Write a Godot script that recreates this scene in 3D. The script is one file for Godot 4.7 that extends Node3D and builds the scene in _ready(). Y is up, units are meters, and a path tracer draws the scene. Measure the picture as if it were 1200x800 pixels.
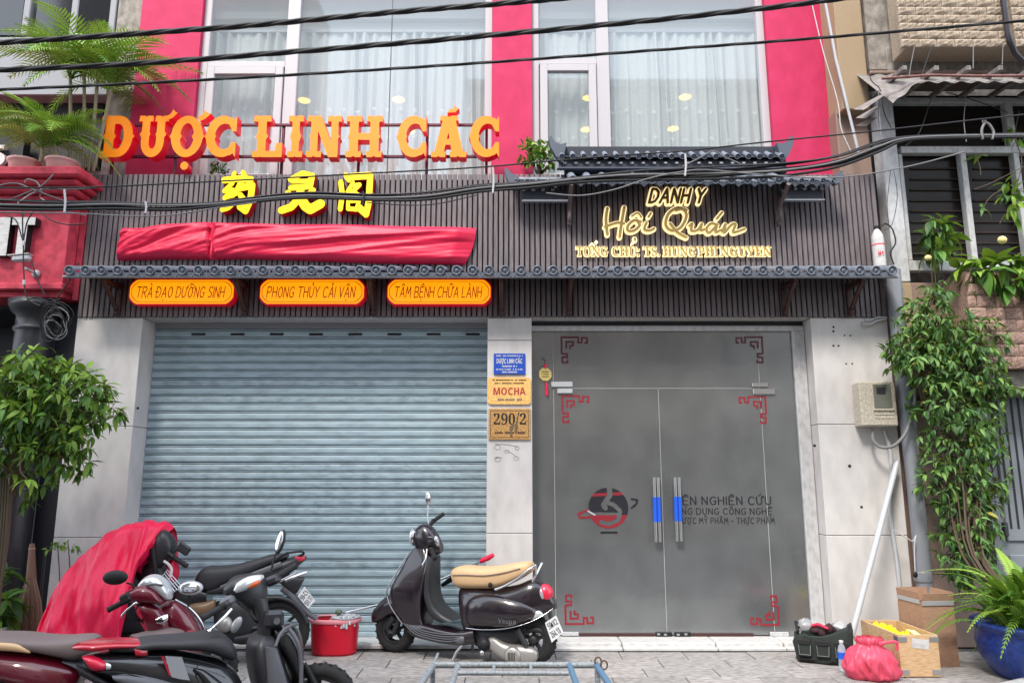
extends Node3D
# ---------------------------------------------------------------- camera numbers
const F := 870.0
const EYE := Vector3(0, 1.6, 7.6)
const PITCH := 0.18326
var rng := RandomNumberGenerator.new()
var M := {}
var used := {}

func ray(px, py) -> Vector3:
	var x = (px - 600.0) / F
	var y = (400.0 - py) / F
	return Vector3(x, y * cos(PITCH) + sin(PITCH), -cos(PITCH) + y * sin(PITCH))

func W(px, py, z = 0.0) -> Vector3:      # photo pixel -> point on the upright plane at depth z
	var d = ray(px, py)
	return EYE + d * ((z - EYE.z) / d.z)

func G(px, py, h = 0.0) -> Vector3:      # photo pixel -> point on a level plane
	var d = ray(px, py)
	return EYE + d * ((h - EYE.y) / d.y)

func H(py, z = 0.0) -> float:
	return W(600, py, z).y

func X(px, py, z = 0.0) -> float:
	return W(px, py, z).x

# ---------------------------------------------------------------- mesh builder
class Mb:
	var v := PackedVector3Array()
	var uv := PackedVector2Array()
	var ix := PackedInt32Array()
	var t := Transform3D()

	func p(a: Vector3, u := Vector2.ZERO) -> int:
		v.append(t * a)
		uv.append(u)
		return v.size() - 1

	func tri(a, b, c):
		ix.append(a); ix.append(b); ix.append(c)

	func quad(a: Vector3, b: Vector3, c: Vector3, d: Vector3):
		var i = p(a, Vector2(0, 1)); p(b, Vector2(1, 1)); p(c, Vector2(1, 0)); p(d, Vector2(0, 0))
		tri(i, i + 1, i + 2); tri(i, i + 2, i + 3)
		return self

	func box(c: Vector3, s: Vector3, ch := 0.0, b := Basis()):
		var h = s * 0.5
		if ch <= 0.0:
			for ax in 3:
				for sg in [-1.0, 1.0]:
					var n = Vector3.ZERO; n[ax] = sg * h[ax]
					var e = Vector3.ZERO; e[(ax + 1) % 3] = h[(ax + 1) % 3]
					var g = Vector3.ZERO; g[(ax + 2) % 3] = h[(ax + 2) % 3] * -sg
					quad(c + b * (n - e - g), c + b * (n + e - g), c + b * (n + e + g), c + b * (n - e + g))
			return self
		ch = minf(ch, minf(h.x, minf(h.y, h.z)) * 0.9)
		var pt = func(sx, sy, sz, ax):
			var q = Vector3(sx, sy, sz) * (h - Vector3.ONE * ch)
			q[ax] = [sx, sy, sz][ax] * h[ax]
			return c + b * q
		var sg2 = [-1.0, 1.0]
		for ax in 3:
			for sg in sg2:
				var l = []
				for k in [[-1.0, -1.0], [1.0, -1.0], [1.0, 1.0], [-1.0, 1.0]]:
					var s3 = [0.0, 0.0, 0.0]
					s3[ax] = sg; s3[(ax + 1) % 3] = k[0]; s3[(ax + 2) % 3] = k[1] * -sg
					l.append(pt.call(s3[0], s3[1], s3[2], ax))
				quad(l[0], l[1], l[2], l[3])
		for ax in 3:
			var a1 = (ax + 1) % 3
			var a2 = (ax + 2) % 3
			for s1 in sg2:
				for s2 in sg2:
					var lo = [0.0, 0.0, 0.0]
					var hi = [0.0, 0.0, 0.0]
					lo[ax] = -1.0; hi[ax] = 1.0
					lo[a1] = s1; hi[a1] = s1; lo[a2] = s2; hi[a2] = s2
					var q = [pt.call(lo[0], lo[1], lo[2], a1), pt.call(hi[0], hi[1], hi[2], a1), pt.call(hi[0], hi[1], hi[2], a2), pt.call(lo[0], lo[1], lo[2], a2)]
					if s1 * s2 < 0: q.reverse()
					quad(q[0], q[1], q[2], q[3])
		for sx in sg2:
			for sy in sg2:
				for sz in sg2:
					var i = p(pt.call(sx, sy, sz, 0)); p(pt.call(sx, sy, sz, 1)); p(pt.call(sx, sy, sz, 2))
					if sx * sy * sz > 0: tri(i, i + 2, i + 1)
					else: tri(i, i + 1, i + 2)
		return self

	func grid(rows: Array, closed := false, cap := false):
		var m = rows[0].size()
		var base = v.size()
		for i in rows.size():
			for j in m:
				p(rows[i][j], Vector2(float(j) / (m - 1), float(i) / (rows.size() - 1)))
		var mm = m if closed else m - 1
		for i in rows.size() - 1:
			for j in mm:
				var a = base + i * m + j
				var b = base + i * m + (j + 1) % m
				tri(a, b, b + m); tri(a, b + m, a + m)
		if cap:
			for e in [0, rows.size() - 1]:
				var c = Vector3.ZERO
				for q in rows[e]: c += q
				c /= m
				var ci = p(c)
				var f = v.size()
				for q in rows[e]: p(q)
				for j in m:
					if e == 0: tri(ci, f + (j + 1) % m, f + j)
					else: tri(ci, f + j, f + (j + 1) % m)
		return self

	func tube(path: Array, r, n := 8, cap := true):
		var rows = []
		var prev = Vector3.UP
		for i in path.size():
			var d: Vector3 = path[mini(i + 1, path.size() - 1)] - path[maxi(i - 1, 0)]
			if d.length() < 1e-6: d = Vector3.UP
			d = d.normalized()
			if i == 0: prev = d.cross(Vector3(0.31, 0.8, 0.52)).normalized()
			var a = (prev - d * prev.dot(d))
			a = a.normalized() if a.length() > 1e-4 else d.cross(Vector3(0.9, 0.1, 0.3)).normalized()
			prev = a
			var b = d.cross(a)
			var rr = r[mini(i, r.size() - 1)] if r is Array else r
			var row = PackedVector3Array()
			for k in n:
				var th = TAU * k / n
				row.append(path[i] + (a * cos(th) + b * sin(th)) * rr)
			rows.append(row)
		return grid(rows, true, cap)

	func lathe(prof: Array, n: int, x: Transform3D, cap := false):   # prof: Vector2(radius, height along x.basis.y)
		var rows = []
		for q in prof:
			var row = PackedVector3Array()
			for k in n:
				var th = TAU * k / n
				row.append(x * Vector3(q.x * cos(th), q.y, q.x * sin(th)))
			rows.append(row)
		return grid(rows, true, cap)

	func ball(c: Vector3, r: Vector3, n := 12, m := 8, b := Basis()):
		var rows = []
		for i in m + 1:
			var row = PackedVector3Array()
			var ph = PI * i / m - PI / 2
			for k in n:
				var th = TAU * k / n
				row.append(c + b * (Vector3(cos(ph) * cos(th), sin(ph), cos(ph) * sin(th)) * r))
			rows.append(row)
		return grid(rows, true)

	func prism(shape: Array, z0: float, z1: float, x := Transform3D(), both := false):  # shape = [outers, holes]
		for o in shape[0]:
			var pieces = [o]
			for h in shape[1]:
				var cx = 0.0
				for q in h: cx += q.x
				cx /= h.size()
				var nw = []
				for pc in pieces:
					for side in [-1.0, 1.0]:
						var hp = PackedVector2Array([Vector2(cx, -99), Vector2(cx + side * 99, -99), Vector2(cx + side * 99, 99), Vector2(cx, 99)])
						for q in Geometry2D.intersect_polygons(pc, hp):
							for w in Geometry2D.clip_polygons(q, h):
								if not Geometry2D.is_polygon_clockwise(w): nw.append(w)
				pieces = nw
			for pc in pieces:
				var tr = Geometry2D.triangulate_polygon(pc)
				for zz in ([z0, z1] if both else [z1]):
					var base = v.size()
					for q in pc: p(x * Vector3(q.x, q.y, zz), q)
					for k in range(0, tr.size(), 3):
						if zz == z1: tri(base + tr[k], base + tr[k + 2], base + tr[k + 1])
						else: tri(base + tr[k], base + tr[k + 1], base + tr[k + 2])
		return self

	func sides(shape: Array, z0: float, z1: float, x := Transform3D()):
		for l in [shape[0], shape[1]]:
			for o in l:
				for k in o.size():
					var a = o[k]
					var b = o[(k + 1) % o.size()]
					quad(x * Vector3(a.x, a.y, z0), x * Vector3(b.x, b.y, z0), x * Vector3(b.x, b.y, z1), x * Vector3(a.x, a.y, z1))
		return self

	func mesh() -> ArrayMesh:
		var n := PackedVector3Array()
		n.resize(v.size())
		for k in range(0, ix.size(), 3):
			var a = ix[k]; var b = ix[k + 1]; var c = ix[k + 2]
			var f = (v[c] - v[a]).cross(v[b] - v[a])
			n[a] += f; n[b] += f; n[c] += f
		for k in n.size():
			n[k] = n[k].normalized() if n[k].length_squared() > 1e-20 else Vector3.UP
		var arr = []
		arr.resize(Mesh.ARRAY_MAX)
		arr[Mesh.ARRAY_VERTEX] = v; arr[Mesh.ARRAY_NORMAL] = n; arr[Mesh.ARRAY_TEX_UV] = uv; arr[Mesh.ARRAY_INDEX] = ix
		var am = ArrayMesh.new()
		am.add_surface_from_arrays(Mesh.PRIMITIVE_TRIANGLES, arr)
		return am

func mb() -> Mb:
	return Mb.new()

# ---------------------------------------------------------------- scene tree helpers
func numbered(n: String) -> String:
	if not used.has(n):
		used[n] = 0
		return n
	used[n] += 1
	return "%s_%03d" % [n, used[n]]

func gpos(n: Node) -> Vector3:
	var s = Vector3.ZERO
	while n != self and n is Node3D:
		s += n.position
		n = n.get_parent()
	return s

func thing(called: String, label: String, category: String, at := Vector3.ZERO, group := "") -> Node3D:
	var o = Node3D.new()
	o.name = numbered(called)
	add_child(o)
	o.position = at
	tag(o, label, category, group)
	return o

func tag(o, label, category, group = ""):
	o.set_meta("label", label)
	o.set_meta("category", category)
	if group != "": o.set_meta("group", group)
	return o

func obj(called: String, shape, m: Material, parent: Node = self) -> MeshInstance3D:     # geometry given in world axes
	var o = MeshInstance3D.new()
	o.mesh = shape.mesh() if shape is Mb else shape
	o.material_override = m
	o.name = numbered(called) if parent == self else called
	parent.add_child(o, true)
	o.position = -gpos(parent) if parent != self else Vector3.ZERO
	return o

func put(called: String, shape: Mesh, m: Material, parent: Node, x: Transform3D) -> MeshInstance3D:   # a shared mesh, placed by a world transform
	var o = MeshInstance3D.new()
	o.mesh = shape
	o.material_override = m
	o.name = called
	parent.add_child(o, true)
	o.transform = x
	o.position = x.origin - gpos(parent)
	return o

func stuff(called: String, shape: Mesh, m: Material, parent: Node, xs: Array) -> MultiMeshInstance3D:
	var mm = MultiMesh.new()
	mm.transform_format = MultiMesh.TRANSFORM_3D
	mm.mesh = shape
	mm.instance_count = xs.size()
	var off = gpos(parent)
	for i in xs.size():
		var x: Transform3D = xs[i]
		x.origin -= off
		mm.set_instance_transform(i, x)
	var o = MultiMeshInstance3D.new()
	o.multimesh = mm
	o.material_override = m
	o.name = called
	parent.add_child(o, true)
	o.set_meta("kind", "stuff")
	return o

func structure(called, shape, m) -> MeshInstance3D:
	var o = obj(called, shape, m)
	o.set_meta("kind", "structure")
	return o

# ---------------------------------------------------------------- curves and outlines
func smooth(pts: Array, sub := 4, closed := false) -> Array:
	var out = []
	var n = pts.size()
	var cnt = n if closed else n - 1
	for i in cnt:
		var p0 = pts[(i - 1 + n) % n] if closed else pts[maxi(i - 1, 0)]
		var p1 = pts[i]
		var p2 = pts[(i + 1) % n]
		var p3 = pts[(i + 2) % n] if closed else pts[mini(i + 2, n - 1)]
		for k in sub:
			var t = float(k) / sub
			out.append(0.5 * ((2.0 * p1) + (p2 - p0) * t + (2.0 * p0 - 5.0 * p1 + 4.0 * p2 - p3) * t * t + (3.0 * p1 - p0 - 3.0 * p2 + p3) * t * t * t))
	if not closed: out.append(pts[n - 1])
	return out

func sag(a: Vector3, b: Vector3, drop: float, n := 12) -> Array:
	var out = []
	for i in n + 1:
		var t = float(i) / n
		out.append(a.lerp(b, t) - Vector3(0, 4.0 * drop * t * (1.0 - t), 0))
	return out

func poly(a: Array) -> PackedVector2Array:
	var o = PackedVector2Array()
	for k in range(0, a.size(), 2): o.append(Vector2(a[k], a[k + 1]))
	if Geometry2D.is_polygon_clockwise(o): o.reverse()
	return o

func rect(x0, y0, x1, y1) -> PackedVector2Array:
	return poly([x0, y0, x1, y0, x1, y1, x0, y1])

func oval(cx, cy, rx, ry, n = 24) -> PackedVector2Array:
	var o = PackedVector2Array()
	for k in n: o.append(Vector2(cx + rx * cos(TAU * k / n), cy + ry * sin(TAU * k / n)))
	return o

func area(q: PackedVector2Array) -> float:
	var s = 0.0
	for k in q.size(): s += q[k].cross(q[(k + 1) % q.size()])
	return absf(s) * 0.5

func union(polys: Array) -> Array:        # -> [outers, holes]
	var outs = []
	var holes = []
	for q in polys:
		var cur = q
		var rest = []
		var fresh = []
		for o in outs:
			var r = Geometry2D.merge_polygons(o, cur)
			var ou = []
			var ho = []
			for w in r:
				if area(w) < 1e-9: continue
				if Geometry2D.is_polygon_clockwise(w): ho.append(w)
				else: ou.append(w)
			if ou.size() == 1:
				cur = ou[0]
				fresh.append_array(ho)
			else: rest.append(o)
		var kept = []
		for h in holes:
			var hh = h.duplicate()
			hh.reverse()
			for w in Geometry2D.clip_polygons(hh, q):
				if area(w) > 1e-7 and not Geometry2D.is_polygon_clockwise(w):
					w.reverse()
					kept.append(w)
		holes = kept + fresh
		outs = rest + [cur]
	return [outs, holes]

func cut(shape: Array, hole: PackedVector2Array) -> Array:    # a hole wholly inside an outline
	var h = hole.duplicate()
	if not Geometry2D.is_polygon_clockwise(h): h.reverse()
	return [shape[0], shape[1] + [h]]

func ink(strokes: Array, x := Transform2D()) -> Array:    # strokes: [width, [x, y, x, y ...]] -> outline polygons
	var ps = []
	for s in strokes:
		var pts = PackedVector2Array()
		for k in range(0, s[1].size(), 2): pts.append(Vector2(s[1][k], s[1][k + 1]) * 100.0)
		var step = 7 if pts.size() > 16 else 3           # short runs, so that loops keep their counters
		var at = 0
		while at < pts.size() - 1:
			var run = pts.slice(at, mini(at + step + 1, pts.size()))
			at += step
			for q in Geometry2D.offset_polyline(run, s[0] * 50.0, Geometry2D.JOIN_ROUND, Geometry2D.END_ROUND):
				var o = PackedVector2Array()
				for w in q: o.append(x * (w * 0.01))
				if not Geometry2D.is_polygon_clockwise(q):
					if Geometry2D.is_polygon_clockwise(o): o.reverse()
					ps.append(o)
	return ps

# ---------------------------------------------------------------- materials
func mat(key: String, c: Color, rough := 0.7, metal := 0.0) -> StandardMaterial3D:
	var m = StandardMaterial3D.new()
	m.albedo_color = c
	m.roughness = rough
	m.metallic = metal
	m.cull_mode = BaseMaterial3D.CULL_DISABLED
	M[key] = m
	return m

func noise_tex(sd: int, freq: float, ramp: Array, size := 512, octaves := 4, kind := FastNoiseLite.TYPE_SIMPLEX_SMOOTH) -> NoiseTexture2D:
	var n = FastNoiseLite.new()
	n.seed = sd; n.frequency = freq; n.noise_type = kind
	n.fractal_octaves = octaves
	var t = NoiseTexture2D.new()
	t.width = size; t.height = size; t.seamless = true; t.noise = n; t.generate_mipmaps = false
	if ramp.size() > 0:
		var g = Gradient.new()
		var of = PackedFloat32Array()
		var co = PackedColorArray()
		for k in ramp:
			of.append(k[0]); co.append(k[1])
		g.offsets = of; g.colors = co
		t.color_ramp = g
	return t

func worn(key: String, dark: Color, mid: Color, light: Color, rough: float, scale: Vector3, sd: int, freq := 0.012, bump := 0.0, octaves := 5) -> StandardMaterial3D:
	# a surface with coarse and fine mottling (dirt, grain), laid in world axes
	var m = mat(key, Color.WHITE, rough)
	m.albedo_texture = noise_tex(sd, freq, [[0.0, dark], [0.38, mid.lerp(dark, 0.25)], [0.52, mid], [0.7, mid.lerp(light, 0.5)], [1.0, light]], 512, octaves)
	m.uv1_triplanar = true
	m.uv1_world_triplanar = true
	m.uv1_scale = scale
	if bump > 0.0:
		m.heightmap_enabled = true
		m.heightmap_scale = bump
		m.heightmap_texture = noise_tex(sd + 7, freq * 2.5, [], 512, 5)
	return m

func rgb(r, g, b) -> Color:
	return Color(r / 255.0, g / 255.0, b / 255.0)

func font(fam: String, bold := false, italic := false) -> SystemFont:
	var f = SystemFont.new()
	f.font_names = PackedStringArray([fam])
	f.font_weight = 700 if bold else 400
	f.font_italic = italic
	return f

func words(txt: String, f: Font, width: float, height: float, depth: float) -> Array:   # [mesh, transform that fits it to width x height about its centre]
	var t = TextMesh.new()
	t.text = txt; t.font = f; t.font_size = 64; t.pixel_size = 0.01
	t.depth = depth
	t.curve_step = 3.0
	var bb = t.get_aabb()
	var s = Vector3(width / maxf(bb.size.x, 1e-5), height / maxf(bb.size.y, 1e-5), 1)
	var x = Transform3D(Basis.from_scale(s), -(bb.get_center() * s))
	return [t, x]

func text_part(called, txt, f, m, parent, c: Vector3, width, height, depth = 0.002, b := Basis()):
	var w = words(txt, f, width, height, depth)
	var x = Transform3D(b, c) * w[1]
	var o = MeshInstance3D.new()
	o.mesh = w[0]; o.material_override = m; o.name = called
	parent.add_child(o, true)
	o.transform = x
	o.position = x.origin - gpos(parent)
	return o

# ================================================================ the scene
func _ready():
	rng.seed = 4711
	setup_light()
	setup_materials()
	build_ground()
	build_shop()
	build_shutter()
	build_glass_entrance()
	build_upper_windows()
	build_eave()
	build_ridge_roof()
	build_left_house()
	build_right_house()
	build_opposite_houses()
	build_signs()
	build_cloth_banner()
	build_plaques()
	build_wall_fittings()
	build_cables()
	build_vespa()
	build_black_scooter()
	build_red_scooter()
	build_shutter_scooter()
	build_covered_scooter()
	build_maroon_scooter()
	build_cart()
	build_street_clutter()
	build_plants()

func setup_light():
	var cam = Camera3D.new()
	cam.name = "camera"
	cam.fov = rad_to_deg(2.0 * atan(400.0 / F))
	cam.near = 0.05
	cam.far = 400.0
	add_child(cam)
	cam.position = EYE
	cam.rotation = Vector3(PITCH, 0, 0)
	cam.current = true
	var env = Environment.new()
	env.background_mode = Environment.BG_SKY
	var sky = Sky.new()
	var sm = ProceduralSkyMaterial.new()
	sm.sky_top_color = Color(0.80, 0.84, 0.90)
	sm.sky_horizon_color = Color(0.86, 0.88, 0.90)
	sm.sky_curve = 0.2
	sm.ground_horizon_color = Color(0.55, 0.55, 0.55)
	sm.ground_bottom_color = Color(0.4, 0.4, 0.4)
	sm.sky_energy_multiplier = 1.0
	sky.sky_material = sm
	env.sky = sky
	env.tonemap_mode = Environment.TONE_MAPPER_LINEAR
	env.tonemap_exposure = 3.5
	env.sdfgi_enabled = true
	env.ssao_enabled = true
	env.ssil_enabled = true
	var we = WorldEnvironment.new()
	we.name = "environment"
	we.environment = env
	add_child(we)
	var sun = DirectionalLight3D.new()
	sun.name = "sun"
	sun.light_energy = 0.45
	sun.light_angular_distance = 14.0
	sun.light_color = Color(1.0, 0.97, 0.93)
	sun.shadow_enabled = true
	add_child(sun)
	sun.look_at_from_position(Vector3(-3.0, 9.0, 6.5), Vector3.ZERO)

func setup_materials():
	worn("stone", rgb(188, 185, 183), rgb(200, 197, 196), rgb(208, 205, 203), 0.55, Vector3(0.5, 0.22, 0.5), 11, 0.02)
	worn("pink", rgb(180, 28, 78), rgb(188, 31, 83), rgb(195, 40, 92), 0.75, Vector3(0.7, 0.5, 0.7), 12, 0.01, 0.15)
	var slat = worn("slat", rgb(88, 80, 82), rgb(110, 101, 104), rgb(124, 115, 118), 0.55, Vector3(6, 0.35, 6), 13, 0.02)
	worn("slat2", rgb(84, 76, 78), rgb(103, 95, 98), rgb(116, 108, 111), 0.5, Vector3(6, 0.3, 6), 14, 0.02)
	mat("groove", rgb(34, 29, 31), 0.9)
	mat("white_alu", rgb(184, 180, 184), 0.35)
	worn("grimy_alu", rgb(164, 164, 164), rgb(188, 189, 191), rgb(196, 196, 198), 0.4, Vector3(1.5, 0.8, 1.5), 15, 0.02)
	worn("shutter", rgb(138, 157, 167), rgb(160, 181, 191), rgb(170, 191, 200), 0.5, Vector3(0.35, 1.2, 0.35), 16, 0.018)
	worn("shutter2", rgb(126, 144, 154), rgb(155, 175, 185), rgb(168, 189, 198), 0.5, Vector3(0.6, 1.6, 0.6), 41, 0.02)
	mat("black", rgb(18, 18, 20), 0.6)
	mat("dark", rgb(42, 42, 46), 0.7)
	mat("tile", rgb(78, 85, 99), 0.55)
	worn("tile_worn", rgb(78, 85, 100), rgb(108, 116, 130), rgb(150, 157, 166), 0.6, Vector3(3, 3, 3), 17, 0.03)
	mat("tile_dark", rgb(38, 42, 54), 0.6)
	mat("tile_pale", rgb(150, 154, 162), 0.6)
	mat("bracket", rgb(66, 38, 36), 0.5)
	mat("bracket_grey", rgb(98, 84, 84), 0.5)
	mat("gold", rgb(250, 222, 150), 0.24, 0.85)
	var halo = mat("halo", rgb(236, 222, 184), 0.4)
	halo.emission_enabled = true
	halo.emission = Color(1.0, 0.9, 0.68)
	halo.emission_energy_multiplier = 0.3  # halo glow round the gold letters, put into their rims and accents
	for s in [["sign_orange", rgb(255, 158, 10), 0.3], ["letter_orange", rgb(242, 132, 5), 0.07], ["sign_yellow", rgb(255, 222, 0), 0.1]]:
		var m = mat(s[0], s[1], 0.35)
		m.emission_enabled = true
		m.emission = s[1]
		m.emission_energy_multiplier = s[2]
	var rr = mat("sign_red", rgb(226, 14, 44), 0.4)
	rr.emission_enabled = true
	rr.emission = rgb(226, 14, 44)
	rr.emission_energy_multiplier = 0.06
	mat("sign_maroon", rgb(162, 14, 30), 0.5)
	mat("sign_ink", rgb(188, 34, 12), 0.5)
	mat("rail_maroon", rgb(92, 24, 52), 0.5)
	worn("cloth_red", rgb(208, 16, 62), rgb(216, 20, 68), rgb(222, 28, 76), 0.5, Vector3(3, 3, 3), 18, 0.02)
	worn("cover_red", rgb(222, 18, 70), rgb(232, 24, 76), rgb(236, 32, 84), 0.45, Vector3(3, 3, 3), 40, 0.02)
	mat("window_dark", rgb(40, 36, 34), 0.25).metallic_specular = 0.25
	var film = worn("film", rgb(146, 149, 151), rgb(156, 160, 162), rgb(164, 168, 170), 0.24, Vector3(0.4, 0.3, 0.4), 19, 0.012)
	film.metallic = 0.7
	film.clearcoat_enabled = true
	film.clearcoat = 0.8
	film.clearcoat_roughness = 0.05
	film.transparency = BaseMaterial3D.TRANSPARENCY_ALPHA
	film.albedo_color = Color(1, 1, 1, 0.76)
	mat("edge_glint", rgb(176, 180, 178), 0.3)
	mat("film_dark", rgb(44, 44, 50), 0.25)
	mat("fret", rgb(138, 30, 44), 0.5)
	mat("fret_dark", rgb(84, 28, 40), 0.5)
	mat("steel", rgb(190, 190, 188), 0.28, 0.9)
	mat("chrome", rgb(215, 215, 218), 0.12, 1.0)
	mat("handle_blue", rgb(30, 92, 214), 0.4)
	var gl = mat("glass", Color(0.86, 0.92, 0.95, 0.12), 0.03)
	gl.transparency = BaseMaterial3D.TRANSPARENCY_ALPHA
	gl.metallic_specular = 1.0
	gl.metallic = 0.15
	var dg = mat("dark_glass", rgb(30, 30, 32), 0.08)
	dg.metallic_specular = 0.8
	var cu = worn("curtain", rgb(188, 193, 193), rgb(193, 198, 198), rgb(197, 202, 202), 0.85, Vector3(2, 2, 2), 20, 0.02)
	cu.backlight_enabled = true
	cu.backlight = Color(0.5, 0.5, 0.5)
	cu.transparency = BaseMaterial3D.TRANSPARENCY_ALPHA
	cu.albedo_color = Color(1, 1, 1, 0.82)
	mat("thread", rgb(214, 217, 217), 0.8)
	mat("room_white", rgb(170, 168, 164), 0.9)
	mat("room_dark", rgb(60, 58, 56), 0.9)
	var lamp = mat("lamp", rgb(255, 240, 150), 0.5)
	lamp.emission_enabled = true
	lamp.emission = Color(1.0, 0.84, 0.28)
	lamp.emission_energy_multiplier = 2.6
	worn("red_plaster", rgb(150, 40, 58), rgb(196, 58, 78), rgb(206, 76, 94), 0.7, Vector3(0.8, 0.8, 0.8), 21, 0.012, 0.2)
	mat("grey_panel", rgb(140, 142, 148), 0.5)
	mat("charcoal", rgb(46, 46, 52), 0.38)
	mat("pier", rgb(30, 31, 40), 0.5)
	mat("cable", rgb(26, 26, 30), 0.6)
	mat("cable_grey", rgb(120, 120, 122), 0.6)
	mat("cable_white", rgb(196, 194, 196), 0.6)
	worn("pebble", rgb(112, 94, 74), rgb(164, 142, 114), rgb(200, 180, 150), 0.85, Vector3(2.2, 2.2, 2.2), 22, 0.1, 0.3, 2)
	worn("granite", rgb(86, 68, 60), rgb(140, 116, 104), rgb(186, 164, 152), 0.6, Vector3(2.2, 2.2, 2.2), 23, 0.11, 0.0, 2)
	worn("concrete", rgb(108, 103, 97), rgb(146, 140, 133), rgb(168, 162, 155), 0.9, Vector3(0.9, 0.6, 0.9), 24, 0.015, 0.4)
	worn("rough_stone", rgb(120, 92, 82), rgb(178, 146, 132), rgb(214, 186, 172), 0.85, Vector3(3.2, 3.2, 3.2), 25, 0.03, 1.0, 4)
	worn("rough_beige", rgb(138, 124, 106), rgb(182, 165, 146), rgb(206, 192, 174), 0.85, Vector3(3.2, 3.2, 3.2), 26, 0.03, 1.0, 4)
	worn("tin", rgb(88, 82, 79), rgb(122, 116, 112), rgb(146, 140, 136), 0.7, Vector3(1.2, 1.2, 1.2), 27, 0.02)
	worn("tin_red", rgb(92, 56, 52), rgb(136, 92, 86), rgb(150, 110, 104), 0.8, Vector3(1.2, 1.2, 1.2), 28, 0.02)
	mat("door_grey", rgb(122, 128, 134), 0.5)
	mat("pipe_grey", rgb(128, 132, 140), 0.45)
	mat("pvc", rgb(178, 181, 186), 0.4)
	worn("meter", rgb(150, 140, 124), rgb(190, 182, 168), rgb(208, 202, 190), 0.6, Vector3(3, 1.5, 3), 29, 0.03)
	worn("paver", rgb(112, 108, 106), rgb(150, 146, 144), rgb(174, 170, 168), 0.85, Vector3(0.9, 3.0, 3.0), 30, 0.02, 0.4)
	worn("paver2", rgb(106, 101, 98), rgb(142, 137, 134), rgb(168, 163, 160), 0.85, Vector3(1.1, 3.0, 3.4), 31, 0.02, 0.4)
	worn("paver3", rgb(118, 112, 108), rgb(156, 150, 147), rgb(180, 175, 172), 0.85, Vector3(0.8, 3.0, 2.6), 32, 0.02, 0.4)
	worn("joint", rgb(58, 54, 52), rgb(82, 78, 75), rgb(100, 95, 92), 0.95, Vector3(2, 2, 2), 33, 0.03)
	worn("asphalt", rgb(52, 52, 53), rgb(72, 71, 71), rgb(92, 91, 90), 0.9, Vector3(1.5, 1.5, 1.5), 34, 0.03, 0.3)
	worn("sill_white", rgb(176, 174, 172), rgb(200, 199, 198), rgb(208, 208, 207), 0.4, Vector3(0.8, 2, 2), 35, 0.02)
	mat("tyre", rgb(30, 30, 31), 0.85)
	mat("rubber", rgb(24, 24, 26), 0.7)
	mat("plastic", rgb(44, 45, 49), 0.42)
	mat("plastic_grey", rgb(92, 93, 99), 0.5)
	mat("seat_black", rgb(50, 50, 54), 0.6)
	mat("engine", rgb(168, 165, 160), 0.42, 0.6)
	mat("engine_dark", rgb(52, 52, 55), 0.5, 0.4)
	for s in [["paint_aubergine", rgb(27, 17, 25)], ["paint_black", rgb(28, 29, 33)], ["paint_maroon", rgb(104, 8, 34)], ["paint_red", rgb(178, 16, 44)], ["paint_silver", rgb(150, 152, 158)]]:
		var m = mat(s[0], s[1], 0.3)
		m.clearcoat_enabled = true
		m.clearcoat = 1.0
		m.clearcoat_roughness = 0.06
	var tl = mat("lens_red", rgb(214, 14, 60), 0.12)
	tl.clearcoat_enabled = true
	mat("lens_clear", rgb(214, 218, 220), 0.1, 0.4)
	worn("tan", rgb(202, 166, 124), rgb(208, 172, 130), rgb(212, 178, 137), 0.5, Vector3(4, 4, 4), 36, 0.02)
	mat("seat_brown", rgb(116, 102, 100), 0.6)
	mat("plate", rgb(222, 224, 226), 0.4)
	mat("plate_ink", rgb(70, 72, 78), 0.6)
	mat("mirror", rgb(210, 214, 218), 0.04, 1.0)

# ---------------------------------------------------------------- ground
func build_ground():
	structure("road", mb().quad(Vector3(-150, -0.02, -150), Vector3(150, -0.02, -150), Vector3(150, -0.02, 150), Vector3(-150, -0.02, 150)), M.asphalt)
	var walk = structure("pavement", mb().box(Vector3(0, -0.055, 1.65), Vector3(24, 0.09, 3.3)), M.joint)
	var shapes = []
	for k in 3: shapes.append(mb().box(Vector3.ZERO, Vector3([0.592, 0.593, 0.591][k], 0.03, 0.293), 0.004).mesh())
	var row = 0
	var z = 0.20
	while z < 2.4:
		var x = -5.3 + [0.0, 0.31, 0.12, 0.42][row % 4]
		while x < 5.3:
			if not (absf(x) > 4.9 and z > 1.9):
				var m = [M.paver, M.paver2, M.paver3][rng.randi() % 3]
				var b = Basis.from_euler(Vector3(rng.randf_range(-0.006, 0.006), rng.randf_range(-0.004, 0.004), rng.randf_range(-0.003, 0.003)))
				put("paver", shapes[rng.randi() % 3], m, walk, Transform3D(b, Vector3(x, -0.012 + rng.randf_range(-0.003, 0.003), z + 0.15)))
			x += 0.6
		z += 0.3
		row += 1
	# kerb that curves round by the planter
	var k = mb()
	k.tube([Vector3(4.35, -0.02, 1.42), Vector3(4.05, -0.01, 1.36), Vector3(3.75, -0.01, 1.52), Vector3(3.62, -0.01, 1.9), Vector3(3.6, -0.01, 2.6)], 0.07, 10)
	structure("kerb", k, M.sill_white)

# ---------------------------------------------------------------- the shop house
const XL := -4.555
const XR := 3.93
const SLAT_LOW := 3.263
const SLAT_TOP := 4.847
var shop: Node3D

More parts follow.
